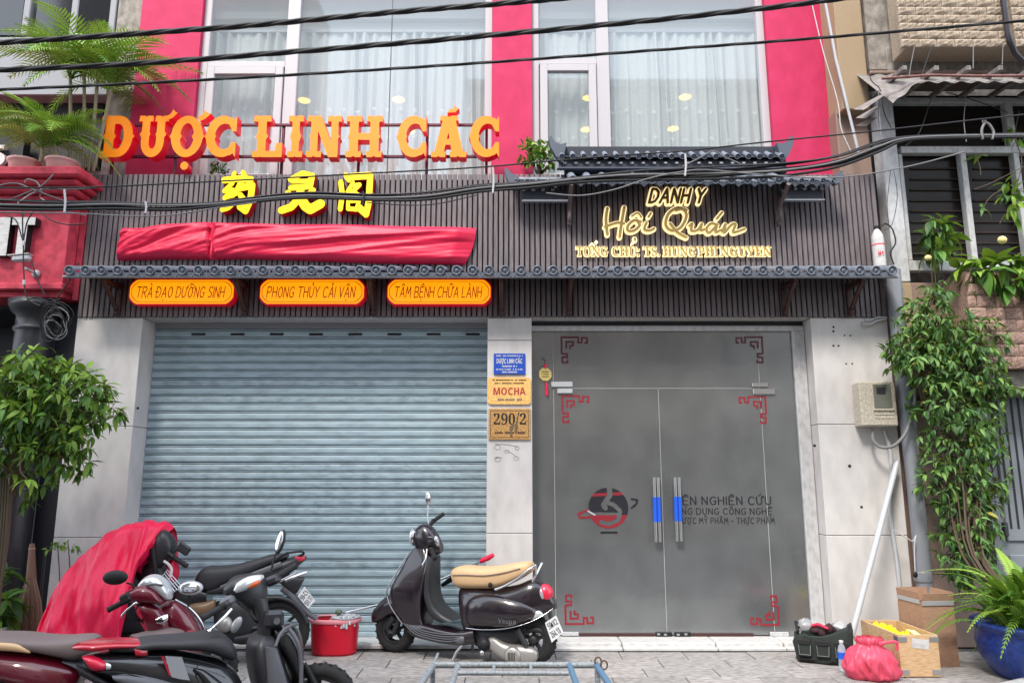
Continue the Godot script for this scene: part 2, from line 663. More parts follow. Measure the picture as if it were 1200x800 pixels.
func build_shop():
	shop = thing("shop_house", "pink shop house with brown slat cladding, grey shutter and frosted glass entrance", "building", Vector3(-0.3, 0, 0))
	# stone piers, each built from slabs with recessed joints
	var piers = [[XL, -3.87, -0.5, [0.0, 1.03, 2.13, SLAT_LOW]], [-0.255, 0.205, -0.42, [0.0, 1.07, 3.02, SLAT_LOW]], [3.125, XR, -0.5, [0.0, 1.05, 2.15, SLAT_LOW]]]
	for q in piers:
		obj("pier_core", mb().box(Vector3((q[0] + q[1]) / 2, SLAT_LOW / 2, q[2] / 2 - 0.012), Vector3(q[1] - q[0] - 0.012, SLAT_LOW, -q[2] - 0.02)), M.groove, shop)
		for k in q[3].size() - 1:
			var y0 = q[3][k]
			var y1 = q[3][k + 1]
			obj("stone_slab", mb().box(Vector3((q[0] + q[1]) / 2, (y0 + y1) / 2, q[2] / 2), Vector3(q[1] - q[0], y1 - y0 - 0.005, -q[2]), 0.004), M.stone, shop)
	# drill holes left in the right pier
	for h in [[967, 371, 2.0], [977, 383, 1.3], [977, 388, 1.3], [977, 405, 1.3], [983, 405, 1.2], [990, 393, 1.0], [997, 393, 1.0], [992, 426, 1.0], [999, 426, 1.0], [955, 522, 1.6], [996, 546, 1.8], [1010, 594, 1.5], [161, 478, 1.6]]:
		obj("drill_hole", mb().lathe([Vector2(0.0, 0.0012), Vector2(h[2] * 0.0095, 0.0012), Vector2(h[2] * 0.0095, -0.004)], 8, Transform3D(Basis(Vector3.RIGHT, PI / 2), W(h[0], h[1], 0.0))), M.black, shop)
	# lintel and the box behind the cladding
	obj("lintel", mb().box(Vector3((XL + XR) / 2, (SLAT_LOW + 4.80) / 2 + 0.02, -0.25), Vector3(XR - XL - 0.02, 4.80 - SLAT_LOW - 0.04, 0.46)), M.groove, shop)
	obj("bottom_trim", mb().box(Vector3((XL + XR) / 2, SLAT_LOW + 0.008, -0.24), Vector3(XR - XL - 0.02, 0.012, 0.46)), M.sill_white, shop)
	# slats, one by one
	var n = 152
	var pitch = (XR - XL) / n
	var sl = mb().box(Vector3.ZERO, Vector3(pitch * 0.76, SLAT_TOP - SLAT_LOW, 0.032), 0.004).mesh()
	for k in n:
		var y = (SLAT_LOW + SLAT_TOP) / 2 + rng.randf_range(-0.002, 0.002)
		put("slat", sl, M.slat if rng.randf() < 0.6 else M.slat2, shop, Transform3D(Basis(), Vector3(XL + pitch * (k + 0.5), y, 0.006 + rng.randf_range(-0.0015, 0.0015))))
	# upper wall with two openings (x -3.70..-0.235 and 0.235..3.02), closed above by a lintel
	var wz = -0.55
	var top = 8.6
	for q in [[-4.43, -3.70, 4.6, top], [-0.235, 0.235, 4.6, top], [3.02, 3.79, 4.6, top], [-3.70, -0.235, 7.55, top], [0.235, 3.02, 7.55, top]]:
		obj("wall", mb().box(Vector3((q[0] + q[1]) / 2, (q[2] + q[3]) / 2, wz), Vector3(q[1] - q[0], q[3] - q[2], 0.3)), M.pink, shop)
	# room upstairs: floor, ceiling, side and back walls
	var rm = mb()
	rm.box(Vector3(-0.32, 4.62, -2.9), Vector3(8.2, 0.1, 4.4))
	rm.box(Vector3(-0.32, 7.25, -2.9), Vector3(8.2, 0.1, 4.4))
	rm.box(Vector3(-0.32, 5.95, -5.1), Vector3(8.2, 2.7, 0.1))
	rm.box(Vector3(-4.4, 5.95, -2.9), Vector3(0.1, 2.7, 4.4))
	rm.box(Vector3(3.76, 5.95, -2.9), Vector3(0.1, 2.7, 4.4))
	obj("upper_room", rm, M.room_white, shop)
	for q in [[356, 118], [467, 117], [480, 154], [690, 115], [687, 152], [803, 114], [789, 151]]:
		var d = ray(q[0], q[1])
		var c = EYE + d * ((7.19 - EYE.y) / d.y)
		obj("downlight", mb().lathe([Vector2(0, -0.004), Vector2(0.075, -0.004), Vector2(0.09, 0.0)], 16, Transform3D(Basis(), c)), M.lamp, shop)
	# ground floor rooms behind the shutter and behind the glass
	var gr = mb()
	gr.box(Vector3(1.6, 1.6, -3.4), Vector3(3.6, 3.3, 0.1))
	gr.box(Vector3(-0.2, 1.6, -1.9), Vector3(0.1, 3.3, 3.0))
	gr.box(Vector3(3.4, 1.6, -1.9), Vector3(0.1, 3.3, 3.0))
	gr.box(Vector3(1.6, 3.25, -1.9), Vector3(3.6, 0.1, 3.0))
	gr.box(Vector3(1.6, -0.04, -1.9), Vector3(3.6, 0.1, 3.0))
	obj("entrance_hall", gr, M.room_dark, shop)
	# threshold: stone strips in front of shutter and entrance
	for q in [[0.21, 1.05], [1.055, 1.95], [1.955, 2.6], [2.605, 3.12]]:
		obj("threshold_stone", mb().box(Vector3((q[0] + q[1]) / 2, 0.031, -0.08), Vector3(q[1] - q[0] - 0.004, 0.062, 0.34), 0.006), M.sill_white, shop)
		obj("threshold_stone", mb().box(Vector3((q[0] + q[1]) / 2, 0.015, 0.133), Vector3(q[1] - q[0] - 0.004, 0.03, 0.085), 0.006), M.sill_white, shop)
	obj("threshold_stone", mb().box(Vector3(-2.06, 0.02, -0.12), Vector3(3.6, 0.04, 0.4), 0.006), M.sill_white, shop)

func build_shutter():
	var z = -0.29
	var x0 = -3.868
	var x1 = -0.256
	var sh = obj("roller_shutter", mb().box(Vector3((x0 + x1) / 2, 1.62, z - 0.05), Vector3(x1 - x0, 3.2, 0.03)), M.dark, shop)
	var pr = [Vector2(0, -0.026), Vector2(0.002, -0.003), Vector2(0.012, 0.0015), Vector2(0.034, 0.003), Vector2(0.056, 0.0015), Vector2(0.064, -0.003), Vector2(0.0655, -0.026), Vector2(0.071, -0.026), Vector2(0.0725, -0.003), Vector2(0.082, -0.003), Vector2(0.0835, -0.026), Vector2(0.089, -0.026)]
	var s = mb()
	for k in pr.size() - 1:
		var a = pr[k]
		var b = pr[k + 1]
		s.quad(Vector3(x0, a.x, a.y), Vector3(x1, a.x, a.y), Vector3(x1, b.x, b.y), Vector3(x0, b.x, b.y))
	var ms = s.mesh()
	var slot = mb().box(Vector3.ZERO, Vector3(0.15, 0.026, 0.006), 0.002).mesh()
	var n = 36
	for k in n:
		var y = 0.085 + 0.089 * k
		var o = put("shutter_slat", ms, M.shutter if rng.randf() < 0.65 else M.shutter2, sh, Transform3D(Basis(Vector3.RIGHT, rng.randf_range(-0.008, 0.014)) * Basis(Vector3.BACK, rng.randf_range(-0.0004, 0.0004)), Vector3(0, y + rng.randf_range(-0.001, 0.001), z + rng.randf_range(-0.002, 0.001))))
		if k >= n - 2:
			for j in 9:
				var x = x0 + 0.26 + j * 0.425 + (0.21 if k % 2 == 0 else 0.0)
				if x < x1 - 0.1: put("vent_slot", slot, M.black, sh, Transform3D(Basis(), Vector3(x, y + 0.03, z + 0.0055)))
	obj("bottom_bar", mb().box(Vector3((x0 + x1) / 2, 0.063, z), Vector3(x1 - x0, 0.045, 0.04), 0.006), M.shutter, sh)
	obj("shutter_hood", mb().box(Vector3((x0 + x1) / 2, 3.255 + 0.0, z - 0.03), Vector3(x1 - x0, 0.1, 0.08)), M.grey_panel, sh)

func fret(px, py, sx, sy, m, parent):     # key-pattern corner sticker, outer corner at the pixel
	var k = 0.036
	var strokes = []
	for l in [[0, 5, 0, 0, 5, 0, 5, 1.6, 6, 1.6, 6, 0.2, 7.6, 0.2, 7.6, 1.7, 6.8, 1.7], [0, 5, 1.6, 5, 1.6, 6, 0.2, 6, 0.2, 7.6, 1.7, 7.6, 1.7, 6.8], [1.4, 3.4, 1.4, 1.4, 3.4, 1.4, 3.4, 2.6, 2.5, 2.6, 2.5, 3.6]]:
		var pts = PackedVector2Array()
		for j in range(0, l.size(), 2): pts.append(Vector2(l[j], l[j + 1]))
		for q in Geometry2D.offset_polyline(pts, 0.26, Geometry2D.JOIN_MITER, Geometry2D.END_BUTT):
			var o = PackedVector2Array()
			for w in q: o.append(Vector2(w.x * sx * k, w.y * sy * k))
			if not Geometry2D.is_polygon_clockwise(q):
				if Geometry2D.is_polygon_clockwise(o): o.reverse()
				strokes.append(o)
	var sp = union(strokes)
	obj("key_pattern_sticker", mb().prism(sp, 0, 0.001, Transform3D(Basis(), W(px, py, -0.198))), m, parent)

func build_glass_entrance():
	var z = -0.2
	var x0 = 0.206
	var xa = 0.44     # hinge lines
	var xm = 1.545
	var xb = 2.62
	var x1 = 2.985
	var top = 3.155
	var mid = H(455, z)
	var fr = mb()
	fr.box(Vector3((x0 + 3.12) / 2, top + 0.028, z), Vector3(3.12 - x0, 0.055, 0.07), 0.006)
	obj("entrance_frame", fr, M.grimy_alu, shop)
	obj("entrance_frame", mb().box(Vector3(3.053, top / 2 + 0.032, z), Vector3(0.134, top - 0.064, 0.07), 0.008), M.grimy_alu, shop)
	obj("entrance_lintel", mb().box(Vector3((x0 + 3.12) / 2, top + 0.085, z - 0.04), Vector3(3.12 - x0, 0.055, 0.06)), M.charcoal, shop)
	var g = 0.003
	var pane = func(called, a, b, y0, y1):
		var o = obj(called, mb().box(Vector3((a + b) / 2, (y0 + y1) / 2, z - 0.004), Vector3(b - a - 2 * g, y1 - y0 - 2 * g, 0.01), 0.002), M.film, shop)
		return o
	var side = pane.call("side_pane", x0, xa, 0.065, top)
	var side2 = pane.call("side_pane", xb, x1, 0.065, top)
	var tr = pane.call("transom_pane", xa, xb, mid, top)
	var dl = pane.call("glass_door", xa, xm, 0.072, mid)
	var dr = pane.call("glass_door", xm, xb, 0.072, mid)
	# cut edges of the panes, their glint painted as pale strips
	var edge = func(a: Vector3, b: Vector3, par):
		obj("pane_edge_glint", mb().box((a + b) / 2, (b - a).abs() + Vector3(0.005, 0.005, 0.006)), M.edge_glint, par)
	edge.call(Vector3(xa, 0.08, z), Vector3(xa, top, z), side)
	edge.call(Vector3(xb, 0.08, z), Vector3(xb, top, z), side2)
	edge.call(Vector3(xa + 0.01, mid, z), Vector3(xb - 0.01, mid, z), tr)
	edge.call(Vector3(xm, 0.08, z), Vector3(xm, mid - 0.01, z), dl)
	# patch fittings
	var fit = func(pa, pb, m, par, called):
		var a = W(pa[0], pa[1], z)
		var b = W(pb[0], pb[1], z)
		obj(called, mb().box((a + b) / 2 + Vector3(0, 0, 0.012), Vector3(absf(b.x - a.x), absf(a.y - b.y), 0.022), 0.004), m, par)
	fit.call([646, 447.5], [671, 453.5], M.pvc, tr, "patch_fitting")
	fit.call([653, 455.5], [671, 461], M.pvc, dl, "patch_fitting")
	fit.call([881, 448.5], [900, 453.5], M.steel, tr, "patch_fitting")
	fit.call([882, 455.5], [908, 462], M.steel, dr, "patch_fitting")
	fit.call([658, 740], [678, 744.5], M.grimy_alu, dl, "patch_fitting")
	fit.call([768, 740.5], [787.5, 746], M.black, dl, "floor_lock")
	fit.call([790.5, 740.5], [810, 746], M.black, dr, "floor_lock")
	fit.call([902, 740], [924, 745.5], M.grimy_alu, dr, "patch_fitting")
	for q in [[772, 743], [780, 743.5], [795, 743.5], [804, 743]]:
		obj("lock_mark", mb().box(W(q[0], q[1], z + 0.026), Vector3(0.03, 0.018, 0.006), 0.002), M.steel, dl if q[0] < 789 else dr)
	for q in [[679, 767, dl], [811, 883, dr]]:
		var a = W(q[0], 743.5, z)
		var b = W(q[1], 743.5, z)
		obj("bottom_rail", mb().box((a + b) / 2 + Vector3(0, 0, 0.008), Vector3(b.x - a.x, 0.032, 0.014), 0.003), M.bracket, q[2])
	# pull handles: steel bar, blue protective film round the middle, two standoffs
	for q in [[769.5, 559, 772.5, 635, dl], [794, 559, 798, 634, dr]]:
		for k in 2:
			var a = W(q[0] - 3 + k * 4.6, q[1], z + 0.06)
			var b = W(q[2] - 3 + k * 4.6, q[3], z + 0.06)
			b.x = a.x
			var h = obj("door_handle", mb().tube([a, b], 0.0165, 10), M.steel, q[4])
			obj("blue_film", mb().tube([a.lerp(b, 0.31), a.lerp(b, 0.69)], 0.019, 10), M.handle_blue, q[4])
			for t in [0.12, 0.88]:
				obj("handle_standoff", mb().tube([a.lerp(b, t), a.lerp(b, t) - Vector3(0, 0, 0.06)], 0.009, 8), M.steel, q[4])
	# stickers
	fret(658, 395, 1, -1, M.fret_dark, tr)
	fret(893, 395, -1, -1, M.fret_dark, tr)
	fret(659, 464, 1, -1, M.fret, dl)
	fret(897, 465, -1, -1, M.fret, dr)
	fret(663, 731, 1, 1, M.fret, dl)
	fret(913, 732, -1, 1, M.fret, dr)
	# round emblem, partly peeled: dark globe, swirl bands, orbit ring
	var c = W(713, 595, z + 0.003)
	var e = Transform3D(Basis(), c)
	var globe = [[oval(0, 0.0, 0.205, 0.205, 40)], []]
	var swirl = union(ink([[0.055, [0.01, 0.26, 0.02, 0.13, -0.05, 0.03, -0.03, 0.0]], [0.045, [-0.02, 0.06, 0.06, 0.03, 0.12, -0.03, 0.1, -0.12, 0.0, -0.16, -0.08, -0.14]], [0.03, [-0.3, -0.07, -0.1, -0.055, 0.1, -0.06]]]))
	var dark = [globe[0][0]]
	for w in swirl[0]:
		var nd = []
		for q in dark:
			for y in Geometry2D.clip_polygons(q, w):
				if not Geometry2D.is_polygon_clockwise(y): nd.append(y)
		dark = nd
	var up = []
	var red = []
	var cutline = rect(-0.4, -0.5, 0.4, -0.07)
	var band = poly([-0.25, 0.11, 0.25, 0.135, 0.25, 0.165, -0.25, 0.14])
	for q in dark:
		for y in Geometry2D.clip_polygons(q, cutline):
			for y2 in Geometry2D.clip_polygons(y, band): up.append(y2)
		for y in Geometry2D.intersect_polygons(q, cutline): red.append(y)
		for y in Geometry2D.intersect_polygons(q, band): red.append(y)
	obj("emblem_sticker", mb().prism([up, []], 0, 0.001, e), M.film_dark, dl)
	var ring = union(ink([[0.022, [-0.2, -0.02, -0.31, -0.06, -0.29, -0.1, -0.17, -0.09]], [0.02, [0.24, 0.09, 0.3, 0.08, 0.29, 0.04, 0.24, 0.0]]]))
	obj("emblem_sticker", mb().prism([red, []], 0, 0.001, e), M.fret, dl)
	obj("emblem_sticker", mb().prism([[ring[0][0]], []], 0, 0.0012, e), M.fret, dl)
	obj("emblem_sticker", mb().prism([[ring[0][1]], []], 0, 0.0012, e), M.film_dark, dl)
	obj("emblem_sticker", mb().prism(union(ink([[0.016, [-0.21, -0.03, -0.14, -0.07]]])), 0.001, 0.002, e), M.pvc, dl)
	obj("emblem_sticker", mb().prism(union(ink([[0.02, [-0.08, -0.245, 0.08, -0.245]]])), 0.0, 0.001, e), M.black, dl)
	# lettering, its first letters gone
	var f = font("Droid Sans", true)
	var f2 = font("Droid Sans")
	for q in [["ỆN NGHIÊN CỨU", 852, 586.5, 102, 9.0, f], ["NG DỤNG CÔNG NGHỆ", 852, 599, 104, 7.0, f2], ["ƯỢC MỸ PHẨM - THỰC PHẨM", 854, 610, 106, 6.6, f2]]:
		stroke_part("lettering", q[0], 0.16 if q[4] > 10 else 0.12, M.film_dark, dr, W(q[1], q[2], z + 0.002), q[3] * 7.7 / F, q[4] * 7.6 / F)
	# small octagonal charm with red tassel on the side pane
	var ch = thing("door_charm", "gold octagonal charm with red tassel hung on the frosted glass pane", "charm", W(639, 450, z + 0.02))
	var cc = W(639, 438.5, z + 0.012)
	obj("medallion", mb().prism([[oval(0, 0, 0.07, 0.075, 8)], []], 0, 0.008, Transform3D(Basis(Vector3.BACK, 0.39), cc), true).sides([[oval(0, 0, 0.07, 0.075, 8)], []], 0, 0.008, Transform3D(Basis(Vector3.BACK, 0.39), cc)), mat("charm_gold", rgb(206, 186, 116), 0.5), ch)
	for k in 3:
		fine_print(ch, cc + Vector3(0, 0.026 - k * 0.026, 0.0085), 0.08, 0.012, M.bracket)
	obj("tassel", mb().tube([W(638.5, 427, z + 0.02), W(639, 431, z + 0.02)], 0.016, 8), M.cloth_red, ch)
	obj("tassel", mb().tube([W(640, 448, z + 0.02), W(640.5, 456, z + 0.02), W(641, 463.5, z + 0.02)], [0.012, 0.017, 0.015], 8), M.cloth_red, ch)
	obj("cord", mb().tube([W(635, 419, z + 0.012), W(639, 422, z + 0.012), W(638.5, 427, z + 0.015)], 0.004, 5), M.bracket, ch)
	# white shelf just inside the glass
	var s = thing("white_shelf", "white slim shelf frame seen dimly behind the frosted side pane", "shelf", Vector3(3.0, 0.01, -0.35))
	for x in [2.86, 3.12]: obj("post", mb().box(Vector3(x, 0.62, -0.34), Vector3(0.05, 1.22, 0.05), 0.004), M.sill_white, s)
	for y in [0.12, 0.5, 0.85, 1.21]: obj("shelf_board", mb().box(Vector3(3.0, y, -0.37), Vector3(0.2, 0.04, 0.1), 0.004), M.sill_white, s)

func build_upper_windows():
	var z = -0.5
	var bar = func(a, b, c, d, par, called = "window_frame", zz = -0.5, th = 0.08):
		obj(called, mb().box(Vector3((a + b) / 2, (c + d) / 2, zz), Vector3(b - a, d - c, th), 0.006), M.white_alu, par)
	for q in [[-3.70, -0.235, -2.62, 6.44], [0.235, 3.02, 1.08, 6.48]]:
		var x0 = q[0]; var x1 = q[1]; var xm = q[2]; var yt = q[3]
		var w = obj("window", mb().box(Vector3((x0 + x1) / 2, 4.86, z - 0.02), Vector3(x1 - x0, 0.14, 0.12), 0.006), M.white_alu, shop)
		bar.call(x0, x0 + 0.085, 4.93, 7.55, w)
		bar.call(x1 - 0.085, x1, 4.93, 7.55, w)
		bar.call(xm - 0.075, xm + 0.075, 4.93, 7.55, w)
		bar.call(x0 + 0.085, x1 - 0.085, 7.46, 7.55, w)
		bar.call(x0 + 0.085, xm - 0.075, yt - 0.04, yt + 0.04, w)
		# casement
		var a = x0 + 0.095
		var b = xm - 0.085
		bar.call(a, a + 0.09, 4.95, yt - 0.05, w, "casement_frame", -0.47, 0.07)
		bar.call(b - 0.09, b, 4.95, yt - 0.05, w, "casement_frame", -0.47, 0.07)
		bar.call(a + 0.09, b - 0.09, yt - 0.14, yt - 0.05, w, "casement_frame", -0.47, 0.07)
		bar.call(a + 0.09, b - 0.09, 4.95, 5.05, w, "casement_frame", -0.47, 0.07)
		var pn = func(c, d, e, f, zz):
			obj("pane", mb().quad(Vector3(c, e, zz), Vector3(d, e, zz), Vector3(d, f, zz), Vector3(c, f, zz)), M.glass, w)
		pn.call(a + 0.09, b - 0.09, 5.05, yt - 0.14, -0.47)
		pn.call(x0 + 0.085, xm - 0.075, yt + 0.04, 7.46, -0.5)
		var xs = (xm + x1) / 2 - 0.02
		if x0 < 0: 
			pn.call(xm + 0.075, xs - 0.004, 4.93, 7.46, -0.5)
			pn.call(xs + 0.004, x1 - 0.085, 4.93, 7.46, -0.5)
			obj("glass_joint", mb().box(Vector3(xs, 6.2, -0.5), Vector3(0.009, 2.5, 0.012)), M.charcoal, w)
		else: pn.call(xm + 0.075, x1 - 0.085, 4.93, 7.46, -0.5)
		# sheer curtains in soft folds
		var cur = thing("curtain", ["white sheer curtain with tiny flowers behind the window above the yellow lettering", "white sheer curtain with tiny flowers behind the window above the small tiled roof"][0 if x0 < 0 else 1], "curtain", Vector3((x0 + x1) / 2, 4.7, -0.75))
		for part in [[x0 + 0.05, xm + 0.02], [xm + 0.02, x1 - 0.02]]:
			var rows = []
			var nx = int((part[1] - part[0]) / 0.008)
			var ph = []
			var xx = part[0]
			for i in nx + 1:
				ph.append((ph[i - 1] if i > 0 else 0.0) + 0.4 * (0.45 + 0.9 * rng.randf()))
			for j in 13:
				var y = 4.7 + 2.33 * j / 12.0
				var row = PackedVector3Array()
				for i in nx + 1:
					var am = 0.035 + 0.018 * sin(ph[i] * 0.21 + j * 0.1) - 0.012 * j / 12.0
					row.append(Vector3(part[0] + (part[1] - part[0]) * i / nx + 0.012 * sin(j * 0.35 + ph[i] * 0.4), y, -0.76 + am * sin(ph[i] * 1.15 + 0.05 * j * sin(ph[i] * 0.13))))
				rows.append(row)
			obj("drape", mb().grid(rows), M.curtain, cur)
		obj("pelmet", mb().box(Vector3((x0 + x1) / 2, 7.33, -0.82), Vector3(x1 - x0 + 0.1, 0.5, 0.08), 0.01), M.room_white, cur)
		obj("curtain_rail", mb().box(Vector3((x0 + x1) / 2, 7.055, -0.76), Vector3(x1 - x0, 0.045, 0.06), 0.005), M.pipe_grey, cur)
		# embroidered flowers: small tufts of thread standing off the cloth
		var fl = mb()
		for k in 4: fl.ball(Vector3(cos(k * 1.4) * 0.017, sin(k * 1.4) * 0.015, 0), Vector3(0.012, 0.006, 0.002), 6, 4, Basis(Vector3.BACK, k * 1.4))
		var fm = fl.mesh()
		for k in int((x1 - x0) / 0.17):
			for r in 3:
				put("embroidered_flower", fm, M.thread, cur, Transform3D(Basis(Vector3.BACK, rng.randf() * 6.0), Vector3(x0 + 0.14 + k * 0.17 + rng.randf_range(-0.03, 0.03), [5.98, 5.62, 5.2][r] + rng.randf_range(-0.03, 0.03), -0.713)))

# ---------------------------------------------------------------- tiled eaves
func eave_tiles(parent, a: Vector3, b: Vector3, up: Vector3, pitch: float, r: float, drip: bool):
	# a..b is the lower front edge, up leads from it to the wall
	var n = int(round((b - a).length() / pitch))
	var l = up.length()
	var d = up / l
	var t = mb()
	var rows = []
	for i in 2:
		var row = PackedVector3Array()
		for k in 9:
			var th = PI * k / 8.0
			row.append(Vector3(cos(th) * r * 0.92, sin(th) * r * 0.92, l * i))
		rows.append(row)
	t.grid(rows)
	# disc at the end with a raised rim and a boss
	t.lathe([Vector2(0, -0.012), Vector2(r * 0.3, -0.014), Vector2(r * 0.42, -0.004), Vector2(r * 0.72, -0.004), Vector2(r * 0.8, -0.018), Vector2(r, -0.016), Vector2(r * 1.02, 0.02)], 16, Transform3D(Basis(Vector3.RIGHT, PI / 2), Vector3.ZERO))
	var tm = t.mesh()
	var dm
	var hw = (b - a).length() / n / 2
	var o2 = poly([-hw * 0.98, 0.012, -hw * 0.75, -0.026, -hw * 0.35, -0.034, 0, -0.058, hw * 0.35, -0.034, hw * 0.75, -0.026, hw * 0.98, 0.012, hw * 0.5, 0.0, 0, -0.006, -hw * 0.5, 0.0])
	var e = mb().prism([[o2], []], -0.008, 0.006, Transform3D(), true).sides([[o2], []], -0.008, 0.006)
	e.quad(Vector3(-hw, 0.0, -0.008), Vector3(hw, 0, -0.008), Vector3(hw, 0.0, -l), Vector3(-hw, 0.0, -l))
	dm = e.mesh()
	var zb = d
	var xb = (b - a).normalized()
	var yb = zb.cross(xb).normalized()
	if yb.y < 0: yb = -yb
	var bt = Basis(xb, yb, zb)
	for k in n:
		var c = a.lerp(b, (k + 0.5) / n)
		put("barrel_tile", tm, M.tile_worn, parent, Transform3D(bt, c + yb * (r * 0.35)))
		if drip and k < n - 1:
			var c2 = a.lerp(b, float(k + 1) / n)
			put("drip_tile", dm, M.tile_worn, parent, Transform3D(Basis(xb, yb, -zb), c2))

func build_eave():
	var z = 0.46
	var y = H(318.5, z)
	var a = Vector3(X(72, 318, z), y, z)
	var b = Vector3(X(1054, 313, z), y, z)
	var up = Vector3(0, 0.12, -0.43)
	var ev = obj("tiled_eave", mb().quad(a - Vector3(0, 0.012, 0), b - Vector3(0, 0.012, 0), b + up - Vector3(0, 0.012, 0), a + up - Vector3(0, 0.012, 0)), M.tile_dark, shop)
	obj("eave_board", mb().box((a + b) / 2 + Vector3(0, -0.04, -0.035), Vector3(b.x - a.x, 0.022, 0.05), 0.004), M.tile_pale, ev)
	eave_tiles(ev, a, b, up, 0.162, 0.048, true)
	for px in [136, 286, 437.5, 588, 667, 921, 998]:
		var x = X(px, 345, 0.1)
		var br = mb()
		br.box(Vector3(x, y - 0.18, 0.042), Vector3(0.05, 0.36, 0.04), 0.006)
		br.box(Vector3(x, y - 0.055, 0.22), Vector3(0.045, 0.045, 0.36), 0.006)
		br.tube(smooth([Vector3(x, y - 0.3, 0.07), Vector3(x, y - 0.22, 0.17), Vector3(x, y - 0.16, 0.24), Vector3(x, y - 0.07, 0.38)], 3), 0.024, 6)
		br.ball(Vector3(x, y - 0.33, 0.07), Vector3(0.03, 0.035, 0.03), 8, 6)
		obj("eave_bracket", br, M.bracket, ev)

func horn(parent, pts: Array, z: float, th: float, m):    # curled roof-end ornament: outline in pixels
	var o = PackedVector2Array()
	for k in range(0, pts.size(), 2):
		var q = W(pts[k], pts[k + 1], z)
		o.append(Vector2(q.x, q.y))
	if Geometry2D.is_polygon_clockwise(o): o.reverse()
	obj("roof_horn", mb().prism([[o], []], z - th, z + th, Transform3D(), true).sides([[o], []], z - th, z + th), m, parent)

func build_ridge_roof():
	# small two-tier roof over the gold sign
	var rf = obj("ornamental_roof", mb().box(W(790, 190, 0.1), Vector3(2.36, 0.30, 0.14), 0.004), M.tile_dark, shop)
	# upper tier
	var z1 = 0.27
	var a = W(652, 184, z1); var b = W(922, 183, z1)
	b.y = a.y
	var up = Vector3(0, 0.15, -0.22)
	obj("ridge_cap", mb().box((a + b) / 2 + up + Vector3(0, 0.02, 0), Vector3(b.x - a.x + 0.04, 0.05, 0.07), 0.01), M.tile, rf)
	obj("roof_deck", mb().quad(a, b, b + up, a + up), M.tile_dark, rf)
	eave_tiles(rf, a, b, up, 0.118, 0.031, false)
	for s in [-1, 1]:
		var e = [652, 186, 657, 191, 660, 192, 662, 177, 664, 169, 657, 171, 650, 168, 646, 162, 644, 161, 643, 165, 645, 174]
		if s > 0:
			e = [922, 185, 917, 190, 914, 191, 911, 177, 909, 169, 916, 170, 922, 167, 925, 162, 928, 161, 929, 165, 927, 174]
		horn(rf, e, 0.22, 0.045, M.tile)
	obj("fascia", mb().box(Vector3((a.x + b.x) / 2, a.y - 0.055, z1 - 0.07), Vector3(b.x - a.x - 0.06, 0.08, 0.06)), M.tile_dark, rf)
	var den = mb().box(Vector3.ZERO, Vector3(0.036, 0.022, 0.02), 0.003).mesh()
	for k in 20:
		put("dentil", den, M.tile_pale, rf, Transform3D(Basis(), Vector3(lerpf(a.x + 0.09, b.x - 0.09, k / 19.0), a.y - 0.052, z1 - 0.035)))
	obj("moulding", mb().box(Vector3((a.x + b.x) / 2, a.y - 0.105, z1 - 0.06), Vector3(b.x - a.x - 0.02, 0.016, 0.06), 0.004), M.tile, rf)
	# lower main eave
	var z2 = 0.42
	var c = W(662, 212, z2); var d = W(922, 210, z2)
	d.y = c.y
	var up2 = Vector3(0, 0.19, -0.33)
	obj("roof_deck", mb().quad(c - Vector3(0, .01, 0), d - Vector3(0, .01, 0), d + up2, c + up2), M.tile_dark, rf)
	eave_tiles(rf, c, d, up2, 0.165, 0.046, true)
	# wings
	for s in [[598, 664, 214, -1], [920, 983, 213, 1]]:
		var z3 = 0.3
		var e = W(s[0], s[2], z3); var f = W(s[1], s[2], z3)
		f.y = e.y
		var up3 = Vector3(0, 0.13, -0.25)
		obj("roof_deck", mb().quad(e, f, f + up3, e + up3), M.tile_dark, rf)
		eave_tiles(rf, e, f, up3, 0.118, 0.031, true)
		obj("ridge_cap", mb().box((e + f) / 2 + up3 + Vector3(0, 0.012, 0), Vector3(f.x - e.x, 0.035, 0.05), 0.008), M.tile_pale, rf)
		obj("drop_panel", mb().box((e + f) / 2 + Vector3(0.07 * -s[3], -0.1, -0.12), Vector3(f.x - e.x - 0.12, 0.11, 0.05), 0.006), M.tile_dark, rf)
		obj("panel_edge", mb().box((e + f) / 2 + Vector3(0.07 * -s[3], -0.165, -0.1), Vector3(f.x - e.x - 0.1, 0.014, 0.05), 0.004), M.tile_pale, rf)
		for k in 4:
			put("dentil", den, M.tile_pale, rf, Transform3D(Basis(), Vector3(lerpf(e.x + 0.14, f.x - 0.14, k / 3.0), e.y - 0.045, z3 - 0.08)))
		if s[3] < 0: horn(rf, [597, 216, 603, 217, 609, 211, 606, 207, 599, 204, 596, 200, 593, 198, 591, 200, 593, 208], 0.29, 0.035, M.tile)
		else: horn(rf, [983, 215, 978, 217, 973, 211, 976, 207, 981, 205, 984, 201, 987, 202, 986, 208], 0.29, 0.035, M.tile)
	# curved brackets
	for s in [[667, 1], [912, 1]]:
		var x = X(s[0], 235, 0.1)
		var y0 = c.y
		var br = mb()
		br.box(Vector3(x, y0 - 0.17, 0.045), Vector3(0.045, 0.3, 0.045), 0.008)
		br.tube(smooth([Vector3(x, y0 - 0.34, 0.06), Vector3(x, y0 - 0.3, 0.13), Vector3(x, y0 - 0.2, 0.14), Vector3(x, y0 - 0.13, 0.22), Vector3(x, y0 - 0.03, 0.42)], 4), 0.022, 7)
		br.ball(Vector3(x, y0 - 0.34, 0.08), Vector3(0.026, 0.03, 0.04), 8, 6)
		obj("curved_bracket", br, M.bracket_grey, rf)

